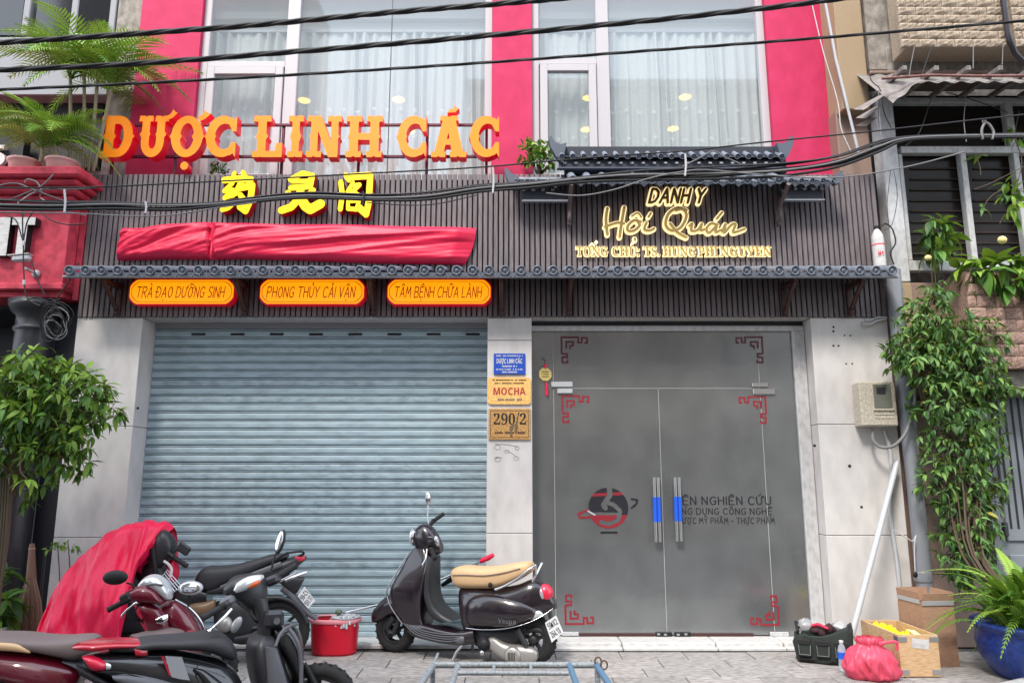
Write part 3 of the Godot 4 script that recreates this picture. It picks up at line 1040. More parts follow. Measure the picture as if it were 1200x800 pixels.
# ---------------------------------------------------------------- a box from a photo rectangle on the plane z (front face), going back by depth
func pbox(x0, y0, x1, y1, z, depth, ch = 0.0) -> Mb:
	var ym = (y0 + y1) / 2.0
	var a = X(x0, ym, z); var b = X(x1, ym, z)
	var t = H(y0, z); var l = H(y1, z)
	return mb().box(Vector3((a + b) / 2, (t + l) / 2, z - depth / 2), Vector3(b - a, t - l, depth), ch)

func build_left_house():
	var h = thing("red_fascia_house", "neighbouring shop with red plaster fascia, dark round column and grey upper storey", "building", Vector3(-6.5, 0, -0.6))
	var xr = X(78, 285, 0.2)
	var y0 = H(332, 0.2)
	var y1 = H(236, 0.2)
	var w = 4.0
	obj("fascia", mb().box(Vector3(xr - w / 2, (y0 + y1) / 2, -0.15), Vector3(w, y1 - y0, 0.7), 0.004), M.red_plaster, h)
	var yb = H(348, 0.16)
	obj("moulding", mb().box(Vector3(xr - w / 2 + 0.01, y0 - 0.035, -0.15), Vector3(w + 0.02, 0.07, 0.76), 0.012), M.red_plaster, h)
	obj("moulding", mb().box(Vector3(xr - w / 2 - 0.01, (y0 - 0.07 + yb) / 2, -0.18), Vector3(w + 0.01, y0 - 0.07 - yb, 0.66), 0.008), M.red_plaster, h)
	var ys = [y1, H(228, 0.25), H(219, 0.3), H(210, 0.36), H(196, 0.42)]
	for k in 4:
		obj("cornice", mb().box(Vector3(xr - w / 2 + 0.03 * (k + 1), (ys[k] + ys[k + 1]) / 2, -0.1 + 0.03 * k), Vector3(w + 0.06 * k, ys[k + 1] - ys[k], 0.7 + 0.085 * k), 0.02), M.red_plaster, h)
	obj("fascia", mb().box(Vector3(xr - 0.02 + 0.06, (ys[0] + yb) / 2, -0.22), Vector3(0.06, ys[0] - yb, 0.5)), M.red_plaster, h)
	# porch behind the column
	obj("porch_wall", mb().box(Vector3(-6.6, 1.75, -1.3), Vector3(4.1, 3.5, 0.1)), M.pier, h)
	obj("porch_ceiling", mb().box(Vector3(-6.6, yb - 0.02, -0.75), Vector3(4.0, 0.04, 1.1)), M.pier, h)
	obj("square_pier", mb().box(Vector3(-4.70, yb / 2, -0.35), Vector3(0.26, yb - 0.01, 0.5), 0.01), M.pier, h)
	obj("door_frame", mb().box(Vector3(-5.95, 1.6, -1.22), Vector3(0.1, 3.2, 0.08), 0.01), M.charcoal, h)
	obj("door_frame", mb().box(Vector3(-6.3, 2.75, -1.22), Vector3(2.0, 0.08, 0.08), 0.01), M.charcoal, h)
	var cx = X(39, 400, 0.0) 
	var ct = yb - 0.02
	obj("round_column", mb().lathe([Vector2(0.2, 0), Vector2(0.2, 0.3), Vector2(0.18, 0.34), Vector2(0.178, ct - 0.33), Vector2(0.2, ct - 0.31), Vector2(0.2, ct - 0.28), Vector2(0.182, ct - 0.26), Vector2(0.182, ct - 0.16), Vector2(0.23, ct - 0.12), Vector2(0.26, ct - 0.06), Vector2(0.27, ct), Vector2(0, ct)], 32, Transform3D(Basis(), Vector3(cx, 0, 0.0))), M.charcoal, h)
	# upper storey
	var zz = -0.85
	obj("upper_wall", mb().box(Vector3(-6.95, 6.9, zz - 0.2), Vector3(5.0, 4.2, 0.3)), M.grey_panel, h)
	obj("white_band", pbox(-260, 43, 128, 111, -0.6, 0.25, 0.01), M.grey_panel, h)
	obj("dark_band", pbox(-260, 112, 118, 196, -0.8, 0.2), M.black, h)
	for q in [[-60, -40, 28, 41], [44, -40, 84, 41], [92, -40, 129, 41]]:
		var o = obj("window", pbox(q[0], q[1], q[2], q[3], -0.62, 0.1), M.dark_glass, h)
		obj("window_frame", pbox(q[2], q[1], q[2] + 8, q[3], -0.6, 0.1, 0.01), M.grey_panel, o)
	obj("side_pier", pbox(131, -60, 166, 205, -0.55, 0.3, 0.01), M.concrete, h)
	# number and sign letters
	text_part("house_number", "5", font("Droid Sans", true), M.sill_white, h, W(-3, 183, -0.55), 0.2, 0.26, 0.05)
	obj("number_panel", pbox(-80, 160, 26, 200, -0.6, 0.12), M.black, h)
	var sg = thing("red_house_sign", "white block letters N and T with black sides on red fascia", "sign", W(14, 300, 0.2))
	var t = poly([0, 1, 0, 0.8, 0.3, 0.8, 0.3, 0, 0.68, 0, 0.68, 0.8, 1, 0.8, 1, 1])
	var nn = poly([0, 0, 0.26, 0, 0.26, 0.6, 0.7, 0, 1, 0, 1, 1, 0.72, 1, 0.72, 0.42, 0.3, 1, 0, 1])
	for q in [[nn, -36, 11.5], [t, 14.5, 41]]:
		var a = W(q[1], 299, 0.3); var b = W(q[2], 254, 0.3)
		if q[1] < 0: a.x = W(-36, 276, 0.3).x; b.x = W(8.5, 276, 0.3).x
		else: a.x = W(11, 276, 0.3).x; b.x = W(38, 276, 0.3).x
		var x = Transform3D(Basis.from_scale(Vector3(b.x - a.x, b.y - a.y, 1)), Vector3(a.x, a.y, 0))
		var l = obj("letter", mb().prism([[q[0]], []], 0.2, 0.29, x), M.sill_white, sg)
		obj("letter_side", mb().sides([[q[0]], []], 0.2, 0.288, x), M.black, l)
	# CCTV camera on the fascia
	var cc = thing("security_camera", "white bullet security camera on a wall arm below the cables", "camera", W(38, 322, 0.2))
	var p0 = W(42, 321, 0.21); var p1 = W(29, 314, 0.4)
	obj("wall_mount", mb().lathe([Vector2(0, 0.03), Vector2(0.03, 0.03), Vector2(0.045, 0.0), Vector2(0.0, 0.0)], 14, Transform3D(Basis(Vector3.RIGHT, PI / 2), p0)), M.pvc, cc)
	obj("arm", mb().tube([p0, p0.lerp(p1, 0.5) + Vector3(0, 0.0, 0), p1], 0.014, 8), M.pvc, cc)
	var bx = (W(12, 302, 0.42) - W(36, 300, 0.4)).normalized()
	var bb = Basis(bx, bx.cross(Vector3.BACK).normalized() * -1.0, Vector3.BACK).orthonormalized()
	obj("housing", mb().box(W(25, 303, 0.42), Vector3(0.17, 0.062, 0.07), 0.015, bb), M.pvc, cc)
	obj("sun_hood", mb().box(W(23, 299, 0.42), Vector3(0.21, 0.012, 0.085), 0.004, bb), M.sill_white, cc)
	obj("lens", mb().box(W(15.5, 304.5, 0.43), Vector3(0.012, 0.045, 0.05), 0.005, bb), M.black, cc)
	# flower pots on the cornice
	for q in [[28, 196], [72, 193]]:
		var c = W(q[0], 197, 0.25)
		c.y = ys[4]
		var pt = thing("cornice_pot", "pale pink round pot on the red cornice under the palm" if q[0] < 50 else "pale pink pot at the corner of the red cornice", "pot", c)
		obj("bowl", mb().lathe([Vector2(0.09, 0), Vector2(0.14, 0.05), Vector2(0.15, 0.11), Vector2(0.165, 0.115), Vector2(0.165, 0.14), Vector2(0.13, 0.14), Vector2(0.12, 0.1), Vector2(0, 0.1)], 20, Transform3D(Basis(), c)), mat("pot_pink", rgb(214, 170, 166), 0.7), pt)

func stone_field(parent, x0, y0, x1, y1, z, cols, rows, m, called):   # rough-faced blocks, each its own piece
	var shapes = []
	for v in 3:
		var g = []
		for i in 7:
			var row = PackedVector3Array()
			for j in 9:
				var e = 0.0 if (i == 0 or j == 0 or i == 6 or j == 8) else 1.0
				row.append(Vector3(j / 8.0 - 0.5, i / 6.0 - 0.5, (rng.randf() * 0.022 + 0.002) * e))
			g.append(row)
		var q = mb().grid(g)
		q.box(Vector3(0, 0, -0.02), Vector3(1, 1, 0.036))
		shapes.append(q.mesh())
	var ym = (y0 + y1) / 2.0
	var a = X(x0, ym, z); var b = X(x1, ym, z)
	var t = H(y0, z); var l = H(y1, z)
	for r in rows:
		for c in cols:
			var w = (b - a) / cols
			var hh = (t - l) / rows
			var off = (0.5 * w if r % 2 == 1 else 0.0)
			var cx = a + w * (c + 0.5) + off
			var ww = w
			if cx + w / 2 > b: ww = maxf(b - (cx - w / 2), 0.02); cx = b - ww / 2
			put(called, shapes[rng.randi() % 3], m, parent, Transform3D(Basis.from_scale(Vector3(ww - 0.006, hh - 0.006, 1.0)), Vector3(cx, l + hh * (r + 0.5), z + rng.randf_range(0, 0.006))))
			if off > 0.0 and c == 0:
				put(called, shapes[rng.randi() % 3], m, parent, Transform3D(Basis.from_scale(Vector3(w * 0.5 - 0.006, hh - 0.006, 1.0)), Vector3(a + w * 0.25, l + hh * (r + 0.5), z)))

func build_right_house():
	var h = thing("beige_house", "old beige house with pebbledash pilaster, tin awning, stone panels and aluminium windows", "building", Vector3(5.6, 0, -0.4))
	# rear wall so that nothing shows through
	obj("wall", mb().box(Vector3(6.6, 4.4, -0.9), Vector3(5.3, 8.8, 0.2)), M.concrete, h)
	obj("pilaster", pbox(980, -60, 1012, 128, -0.05, 0.5, 0.01), M.pebble, h)
	obj("pilaster", pbox(988, 129, 1026, 330, -0.2, 0.4, 0.01), M.granite, h)
	obj("concrete_pier", pbox(1012.5, -80, 1062, 82, -0.12, 0.4, 0.01), M.concrete, h)
	obj("beam", pbox(1040, 55, 1300, 84, -0.1, 0.4, 0.01), M.concrete, h)
	obj("beam_lip", pbox(1020, 82, 1166, 86, 0.0, 0.4, 0.01), M.granite, h)
	# balcony parapet of rough stone above
	var bal = obj("parapet", pbox(1056, -70, 1300, 55, 0.3, 0.3, 0.01), M.rough_beige, h)
	stone_field(bal, 1053, -20, 1178, 55, 0.34, 6, 8, M.rough_beige, "parapet_stone")
	stone_field(bal, 1186, -20, 1260, 55, 0.34, 4, 8, M.rough_beige, "parapet_stone")
	obj("downpipe", mb().tube([W(1174, -20, 0.4), W(1182, 40, 0.4), W(1190, 62, 0.35), W(1202, 74, 0.3)], 0.03, 8), M.charcoal, h)
	# tin awning: corrugated sheet from wall down to the front edge
	var aw = mb()
	var rows = []
	for i in 5:
		var row = PackedVector3Array()
		for j in 161:
			var t = j / 160.0
			var x = lerpf(3.88, 6.9, t)
			var s = i / 4.0
			var y = lerpf(H(84, -0.1), H(94, 0.62), s) - 0.02 + 0.012 * sin(j * TAU / 9.0)
			if t < 0.09: y -= (0.09 - t) * 2.6 * s
			row.append(Vector3(x, y, lerpf(-0.1, 0.62, s)))
		rows.append(row)
	obj("tin_awning", aw.grid(rows), M.tin, h)
	var lip = PackedVector3Array()
	obj("awning_tile_edge", mb().tube([W(1034, 92, 0.6), W(1090, 88, 0.62), W(1150, 89, 0.62), W(1260, 88, 0.62)], 0.014, 8), M.tin_red, h)
	# torn tin scraps at the awning end
	for q in [[1003, 138, 1024, 126, 0.25], [1003, 147, 1018, 140, 0.2], [1000, 128, 1030, 112, 0.4]]:
		var a = W(q[0], q[1], q[4]); var b = W(q[2], q[3], q[4])
		obj("tin_scrap", mb().quad(a, b, b + Vector3(0.02, -0.05, 0.16), a + Vector3(0.05, -0.07, 0.12)), M.tin, h)
	for k in 9:
		obj("rafter", mb().box(Vector3(4.05 + k * 0.33, H(97, 0.25), 0.25), Vector3(0.045, 0.05, 0.7), 0.004, Basis(Vector3.RIGHT, 0.08)), M.tin, h)
	# window: white aluminium frame, dark glass with louvres behind
	var zf = -0.12
	var fb = func(x0, y0, x1, y1, par):
		obj("window_frame", pbox(x0, y0, x1, y1, zf, 0.09, 0.006), M.grimy_alu, par)
	var win = obj("window", pbox(1044, 112, 1290, 310, zf - 0.12, 0.02), M.window_dark, h)
	obj("jamb", pbox(1039, 112, 1057, 330, 0.0, 0.2, 0.008), M.grimy_alu, win)
	fb.call(1050, 114, 1300, 120, win)
	fb.call(1056, 171, 1300, 179, win)
	fb.call(1060, 305, 1300, 317, win)
	for q in [[1059, 1064, 180, 305], [1133, 1140, 179, 305], [1196, 1203, 179, 305], [1181, 1190, 120, 171]]:
		fb.call(q[0], q[2], q[1], q[3], win)
	mat("louvre", rgb(62, 55, 52), 0.7).metallic_specular = 0.2
	for k in 9:
		var y = lerpf(196, 296, k / 8.0)
		obj("louvre", pbox(1068, y, 1131, y + 2.0, zf - 0.1, 0.012), M.louvre, win)
		obj("louvre", pbox(1142, y, 1194, y + 2.0, zf - 0.1, 0.012), M.louvre, win)
	# wall under the window and stone-faced panel
	obj("granite_panel", pbox(1048, 331, 1136, 470, -0.05, 0.3, 0.01), M.granite, h)
	obj("granite_pilaster", pbox(1056, 331, 1076, 470, 0.02, 0.2, 0.01), M.pebble, h)
	var sp = obj("stone_panel", pbox(1137, 318, 1320, 432, 0.3, 0.5, 0.01), M.rough_stone, h)
	stone_field(sp, 1137, 318, 1222, 432, 0.33, 4, 8, M.rough_stone, "panel_stone")
	obj("ledge", pbox(1130, 434, 1320, 461, 0.2, 0.5, 0.01), M.concrete, h)
	# granite pilaster at street level and grey metal door
	var gy = [H(462, -0.05), 2.05, 1.35, 0.68, 0.0]
	for k in 4:
		obj("granite_block", mb().box(Vector3((X(1078, 560, 0.0) + X(1152, 560, 0.0)) / 2 - 0.03, (gy[k] + gy[k + 1]) / 2, -0.12), Vector3(0.66, gy[k] - gy[k + 1] - 0.004, 0.28), 0.006), M.granite, h)
	obj("granite_block", mb().box(Vector3(4.12, 1.4, -0.28), Vector3(0.34, 2.8, 0.3), 0.006), M.granite, h)
	var xd = X(1163, 560, -0.1)
	var dr = obj("metal_door", mb().box(Vector3(xd + 0.9, 1.35, -0.2), Vector3(1.8, 2.75, 0.05)), M.door_grey, h)
	obj("door_panel", mb().box(Vector3(xd + 0.62, 1.78, -0.165), Vector3(1.0, 1.6, 0.03), 0.01), M.door_grey, dr)
	for k in 8:
		obj("door_slot", mb().box(Vector3(xd + 0.17 + k * 0.075, 1.78, -0.148), Vector3(0.02, 1.35, 0.006)), M.black, dr)
	obj("door_panel", mb().box(Vector3(xd + 0.62, 0.5, -0.165), Vector3(1.0, 0.7, 0.03), 0.01), M.door_grey, dr)
	obj("door_hinge", mb().box(W(1178.5, 620, -0.1), Vector3(0.05, 0.14, 0.05), 0.01), M.charcoal, dr)
	obj("flower_ledge", mb().box(W(1175, 322, 0.15), Vector3(0.9, 0.05, 0.4)), M.concrete, h)

func build_opposite_houses():
	# the row across the lane, behind the camera: it shades the street and shows in the window panes
	for q in [["opposite_house", "tall grey house across the lane, mirrored in the panes over the lettering", -13.5, -6.4, 17.0, M.concrete], ["opposite_house", "low house across the lane between two tall ones", -6.4, -1.3, 6.5, M.stone], ["opposite_house", "tall beige house across the lane, mirrored in the panes over the tiled roof", -1.3, 9.0, 12.5, M.rough_beige]]:
		var o = thing(q[0], q[1], "building", Vector3((q[2] + q[3]) / 2, 0, 12.5), "houses across the lane")
		obj("wall", mb().box(Vector3((q[2] + q[3]) / 2, q[4] / 2, 13.0), Vector3(q[3] - q[2] - 0.02, q[4], 4.0)), q[5], o)
		obj("roof_slab", mb().box(Vector3((q[2] + q[3]) / 2, q[4] + 0.1, 12.9), Vector3(q[3] - q[2] - 0.02, 0.2, 4.5)), M.concrete, o)
		var n = int((q[3] - q[2]) / 1.8)
		for f in int(q[4] / 3.3):
			for k in n:
				var c = Vector3(q[2] + (q[3] - q[2]) * (k + 0.5) / n, 1.9 + f * 3.3, 10.97)
				var w = obj("window", mb().box(c, Vector3(1.0, 1.5, 0.06)), M.dark_glass, o)
				obj("sill", mb().box(c + Vector3(0, -0.8, -0.06), Vector3(1.2, 0.08, 0.18)), M.sill_white, w)

# ---------------------------------------------------------------- lettering
const GL := {
	"A": [[0, 0, 0.3, 1, 0.58, 0], [0.1, 0.33, 0.48, 0.36]],
	"B": [[0, 0, 0, 1, 0.35, 1, 0.48, 0.88, 0.45, 0.6, 0.3, 0.53, 0, 0.52], [0.3, 0.53, 0.5, 0.4, 0.52, 0.15, 0.38, 0, 0, 0]],
	"C": [[0.55, 0.85, 0.4, 1, 0.2, 0.95, 0.05, 0.7, 0.03, 0.35, 0.15, 0.05, 0.35, 0, 0.55, 0.12]],
	"D": [[0, 0, 0, 1, 0.3, 0.97, 0.52, 0.75, 0.55, 0.4, 0.4, 0.1, 0.2, 0, 0, 0]],
	"E": [[0.45, 1, 0, 1, 0, 0, 0.48, 0], [0, 0.52, 0.38, 0.52]],
	"G": [[0.55, 0.85, 0.4, 1, 0.2, 0.95, 0.05, 0.7, 0.03, 0.35, 0.15, 0.05, 0.35, 0, 0.5, 0.08, 0.56, 0.45, 0.34, 0.45]],
	"H": [[0, 0, 0, 1], [0.5, 0, 0.5, 1], [0, 0.5, 0.5, 0.52]],
	"I": [[0, 0, 0, 1]],
	"K": [[0, 0, 0, 1], [0.48, 1, 0.02, 0.45, 0.5, 0]],
	"Q": [[0.28, 1, 0.1, 0.85, 0.02, 0.5, 0.1, 0.12, 0.28, 0, 0.46, 0.12, 0.55, 0.5, 0.46, 0.85, 0.28, 1], [0.34, 0.24, 0.56, -0.06]],
	"-": [[0.05, 0.45, 0.35, 0.45]], ",": [[0.06, 0.04, 0.0, -0.14]], ".": [[0.04, 0.02, 0.06, 0.02]], ":": [[0.04, 0.1, 0.05, 0.1], [0.04, 0.6, 0.05, 0.6]], "/": [[0, -0.05, 0.3, 1.05]],
	"0": [[0.24, 1, 0.06, 0.8, 0.06, 0.2, 0.24, 0, 0.42, 0.2, 0.42, 0.8, 0.24, 1]], "1": [[0.05, 0.8, 0.22, 1, 0.22, 0]], "2": [[0.04, 0.8, 0.2, 1, 0.4, 0.85, 0.36, 0.55, 0.04, 0, 0.44, 0]],
	"3": [[0.05, 0.95, 0.3, 1, 0.4, 0.75, 0.2, 0.53], [0.2, 0.53, 0.42, 0.4, 0.4, 0.1, 0.2, 0, 0.04, 0.08]], "5": [[0.4, 1, 0.08, 1, 0.06, 0.58, 0.3, 0.6, 0.42, 0.35, 0.32, 0.04, 0.04, 0.04]],
	"6": [[0.36, 1, 0.1, 0.6, 0.06, 0.2, 0.24, 0, 0.42, 0.2, 0.36, 0.48, 0.1, 0.4]], "7": [[0.04, 1, 0.44, 1, 0.16, 0]], "8": [[0.24, 0.54, 0.08, 0.75, 0.24, 1, 0.4, 0.75, 0.24, 0.54], [0.24, 0.54, 0.04, 0.25, 0.24, 0, 0.44, 0.25, 0.24, 0.54]], "9": [[0.38, 0.6, 0.12, 0.55, 0.06, 0.8, 0.24, 1, 0.42, 0.8, 0.4, 0.4, 0.16, 0]],
	"L": [[0, 1, 0, 0, 0.42, 0.02]],
	"M": [[0, 0, 0.08, 1, 0.32, 0.35, 0.56, 1, 0.64, 0]],
	"N": [[0, 0, 0, 1, 0.5, 0, 0.5, 1]],
	"O": [[0.28, 1, 0.1, 0.85, 0.02, 0.5, 0.1, 0.12, 0.28, 0, 0.46, 0.12, 0.55, 0.5, 0.46, 0.85, 0.28, 1]],
	"P": [[0, 0, 0, 1, 0.35, 1, 0.5, 0.85, 0.45, 0.6, 0.3, 0.5, 0, 0.46]],
	"R": [[0, 0, 0, 1, 0.35, 1, 0.5, 0.85, 0.45, 0.6, 0.3, 0.5, 0, 0.46], [0.22, 0.5, 0.52, 0]],
	"S": [[0.48, 0.9, 0.3, 1, 0.1, 0.92, 0.05, 0.72, 0.2, 0.55, 0.4, 0.42, 0.48, 0.2, 0.3, 0.02, 0.05, 0.08]],
	"T": [[0, 1, 0.56, 0.98], [0.28, 1, 0.27, 0]],
	"U": [[0, 1, 0.02, 0.25, 0.15, 0.02, 0.35, 0.02, 0.48, 0.25, 0.5, 1]],
	"V": [[0, 1, 0.25, 0, 0.5, 1]],
	"Y": [[0, 1, 0.26, 0.5, 0.52, 1], [0.26, 0.5, 0.24, 0]],
}
const MARK := {
	"grave": [[0.16, 1.34, 0.34, 1.16]], "acute": [[0.26, 1.14, 0.46, 1.34]], "hook": [[0.24, 1.34, 0.36, 1.34, 0.36, 1.22, 0.28, 1.14]],
	"tilde": [[0.08, 1.2, 0.2, 1.3, 0.34, 1.2, 0.46, 1.3]], "circ": [[0.1, 1.14, 0.28, 1.3, 0.46, 1.14]], "dot": [[0.22, -0.27, 0.34, -0.27]],
	"horn": [[0.5, 0.86, 0.64, 0.94, 0.66, 1.12]], "bar": [[-0.14, 0.52, 0.24, 0.52]],
}
const VN := {"À": ["A", "grave"], "Á": ["A", "acute"], "Ạ": ["A", "dot"], "Ả": ["A", "hook"], "Â": ["A", "circ"], "Ậ": ["A", "circ", "dot"], "Đ": ["D", "bar"], "Ư": ["U", "horn"], "Ữ": ["U", "horn", "tilde"], "Ủ": ["U", "hook"], "Ơ": ["O", "horn"], "Ỡ": ["O", "horn", "tilde"], "Ệ": ["E", "circ", "dot"], "Ê": ["E", "circ"], "Ứ": ["U", "horn", "acute"], "Ự": ["U", "horn", "dot"], "Ẩ": ["A", "circ"], "Ỹ": ["Y", "tilde"], "Ụ": ["U", "dot"], "Ợ": ["O", "horn", "dot"], "Ô": ["O", "circ"], "Ỳ": ["Y", "grave"], "Ồ": ["O", "circ"], "Í": ["I", "acute"], "Ì": ["I", "grave"], "Ú": ["U", "acute"], "Ó": ["O", "acute"], "Ă": ["A", "circ"], "Ở": ["O", "horn", "hook"], "Ĩ": ["I", "tilde"], "Ờ": ["O", "horn", "grave"], "Ộ": ["O", "circ", "dot"], "Ị": ["I", "dot"]}

func stroke_text(txt: String, weight: float, slant := 0.16, gap := 0.2) -> Array:   # -> [polygons, advance]
	var out = []
	var x = 0.0
	for ch in txt:
		if ch == " ":
			x += 0.34
			continue
		var spec = VN.get(ch, [ch])
		var lines = GL[spec[0]].duplicate()
		for k in range(1, spec.size()): lines.append_array(MARK[spec[k]])
		var ps = []
		for l in lines: ps.append_array(ink([[weight, l]], Transform2D(Vector2(1, 0), Vector2(slant, 1), Vector2(x, 0))))
		out.append(union(ps))
		var wmax = 0.0
		for l in GL[spec[0]]:
			for k in range(0, l.size(), 2): wmax = maxf(wmax, l[k])
		x += wmax + gap + (0.1 if spec.has("horn") else 0.0)
	return [out, x - gap]

func fine_print(parent, c: Vector3, width: float, h: float, m: Material):     # a line of print too small to read
	var l = mb()
	var x = -width / 2
	while x < width / 2 - h * 0.4:
		var w = minf(h * rng.randf_range(0.35, 0.8), width / 2 - x)
		if rng.randf() > 0.16: l.box(c + Vector3(x + w / 2, 0, 0.0003), Vector3(w * 0.8, h * rng.randf_range(0.7, 1.0), 0.0008))
		x += w
	obj("fine_print", l, m, parent)

func stroke_part(called, txt, weight, m, parent, c: Vector3, width, cap, slant := 0.0):
	var st = stroke_text(txt, weight, slant, 0.26)
	var l = mb()
	for g in st[0]: l.prism(g, 0, 0.0012, Transform3D(Basis.from_scale(Vector3(width / st[1], cap, 1)), c + Vector3(-width / 2, -cap / 2, 0)))
	return obj(called, l, m, parent)

func arc(cx, cy, rx, ry, a0, a1, n = 14) -> Array:
	var o = []
	for k in n + 1:
		var t = lerpf(a0, a1, float(k) / n)
		o.append(cx + rx * cos(t)); o.append(cy + ry * sin(t))
	return o

func spur(x, y, s = 0.07) -> PackedVector2Array:
	return poly([x - s, y, x, y - s * 1.1, x + s, y, x, y + s * 1.1])

func serif(x0, x1, y0, y1) -> PackedVector2Array:     # slab with a notch at its outer middle
	var m = (x0 + x1) / 2.0
	var up = y1 > 0.5
	var e = y1 if up else y0
	var i = y0 if up else y1
	var d = -0.03 if up else 0.03
	return poly([x0, i, x0 + 0.02, e, m - 0.05, e, m, e + d, m + 0.05, e, x1 - 0.02, e, x1, i])

func slab(ch: String) -> Array:
	match ch:
		"D":
			var o = union([poly([0.14, 0.0] + arc(0.56, 0.5, 0.44, 0.5, -PI / 2, PI / 2) + [0.14, 1.0]), serif(0, 0.5, 0.86, 1), serif(0, 0.5, 0, 0.14), spur(0.14, 0.5), spur(1.0, 0.5, 0.05)])
			return cut(o, poly([0.42, 0.2] + arc(0.56, 0.5, 0.16, 0.3, -PI / 2, PI / 2, 8) + [0.42, 0.8, 0.42, 0.58, 0.48, 0.5, 0.42, 0.42]))
		"U":
			return union([rect(0.12, 0.34, 0.38, 0.95), rect(0.62, 0.34, 0.88, 0.95), serif(0, 0.48, 0.86, 1), serif(0.54, 1, 0.86, 1), poly(arc(0.5, 0.36, 0.38, 0.36, PI, TAU) + arc(0.5, 0.36, 0.12, 0.16, TAU, PI)), spur(0.12, 0.55), spur(0.88, 0.55), spur(0.38, 0.55, 0.04), spur(0.62, 0.55, 0.04)])
		"O":
			var o = union([oval(0.5, 0.5, 0.5, 0.5, 40), spur(0.0, 0.5, 0.05), spur(1.0, 0.5, 0.05)])
			return cut(o, poly(arc(0.5, 0.5, 0.22, 0.32, 0.25, PI - 0.25, 10) + [0.34, 0.5] + arc(0.5, 0.5, 0.22, 0.32, PI + 0.25, TAU - 0.25, 10) + [0.66, 0.5]))
		"C":
			return union([poly(arc(0.54, 0.5, 0.54, 0.5, 0.62, TAU - 0.62, 30) + arc(0.6, 0.5, 0.32, 0.31, TAU - 0.85, 0.85, 20)), poly([0.8, 0.96, 0.9, 0.9, 0.98, 1.0, 0.98, 0.62, 0.86, 0.62, 0.74, 0.78]), poly([0.8, 0.04, 0.9, 0.1, 0.98, 0.0, 0.98, 0.36, 0.86, 0.36, 0.74, 0.22]), spur(0.0, 0.5, 0.05), spur(0.28, 0.5, 0.05)])
		"L":
			return union([rect(0.16, 0.05, 0.44, 0.95), serif(0, 0.6, 0.86, 1), serif(0, 0.6, 0, 0.14), rect(0.3, 0.0, 1, 0.15), poly([0.76, 0.12, 1, 0.1, 1, 0.34, 0.8, 0.34]), spur(0.16, 0.5), spur(0.44, 0.5)])
		"I":
			return union([rect(0.26, 0.05, 0.74, 0.95), serif(0, 1, 0.86, 1), serif(0, 1, 0, 0.14), spur(0.26, 0.5, 0.12), spur(0.74, 0.5, 0.12)])
		"N":
			return union([rect(0.12, 0.05, 0.32, 0.95), rect(0.7, 0.0, 0.9, 0.95), serif(0, 0.42, 0.86, 1), serif(0, 0.45, 0, 0.14), serif(0.58, 1, 0.86, 1), poly([0.14, 0.99, 0.4, 0.99, 0.9, 0.0, 0.64, 0.0]), spur(0.12, 0.5, 0.05), spur(0.9, 0.5, 0.05)])
		"H":
			return union([rect(0.1, 0.05, 0.34, 0.95), rect(0.66, 0.05, 0.9, 0.95), serif(0, 0.44, 0.86, 1), serif(0, 0.44, 0, 0.14), serif(0.56, 1, 0.86, 1), serif(0.56, 1, 0, 0.14), rect(0.3, 0.42, 0.7, 0.58), spur(0.1, 0.5, 0.05), spur(0.9, 0.5, 0.05)])
		"A":
			return union([poly([0.08, 0.05, 0.34, 0.05, 0.56, 0.9, 0.4, 0.95, 0.32, 0.9]), poly([0.92, 0.05, 0.6, 0.05, 0.42, 0.9, 0.6, 0.95, 0.68, 0.9]), serif(0.24, 0.76, 0.88, 1), serif(0, 0.42, 0, 0.13), serif(0.52, 1, 0, 0.13), rect(0.25, 0.3, 0.75, 0.44)])
	return [[rect(0, 0, 1, 1)], []]

func solid_letter(parent, called, shape, x: Transform3D, z0, z1, face: Material, side: Material):
	var l = obj(called, mb().prism(shape, z0, z1, x), face, parent)
	obj("letter_side", mb().sides(shape, z0, z1 - 0.003, x), side, l)
	return l

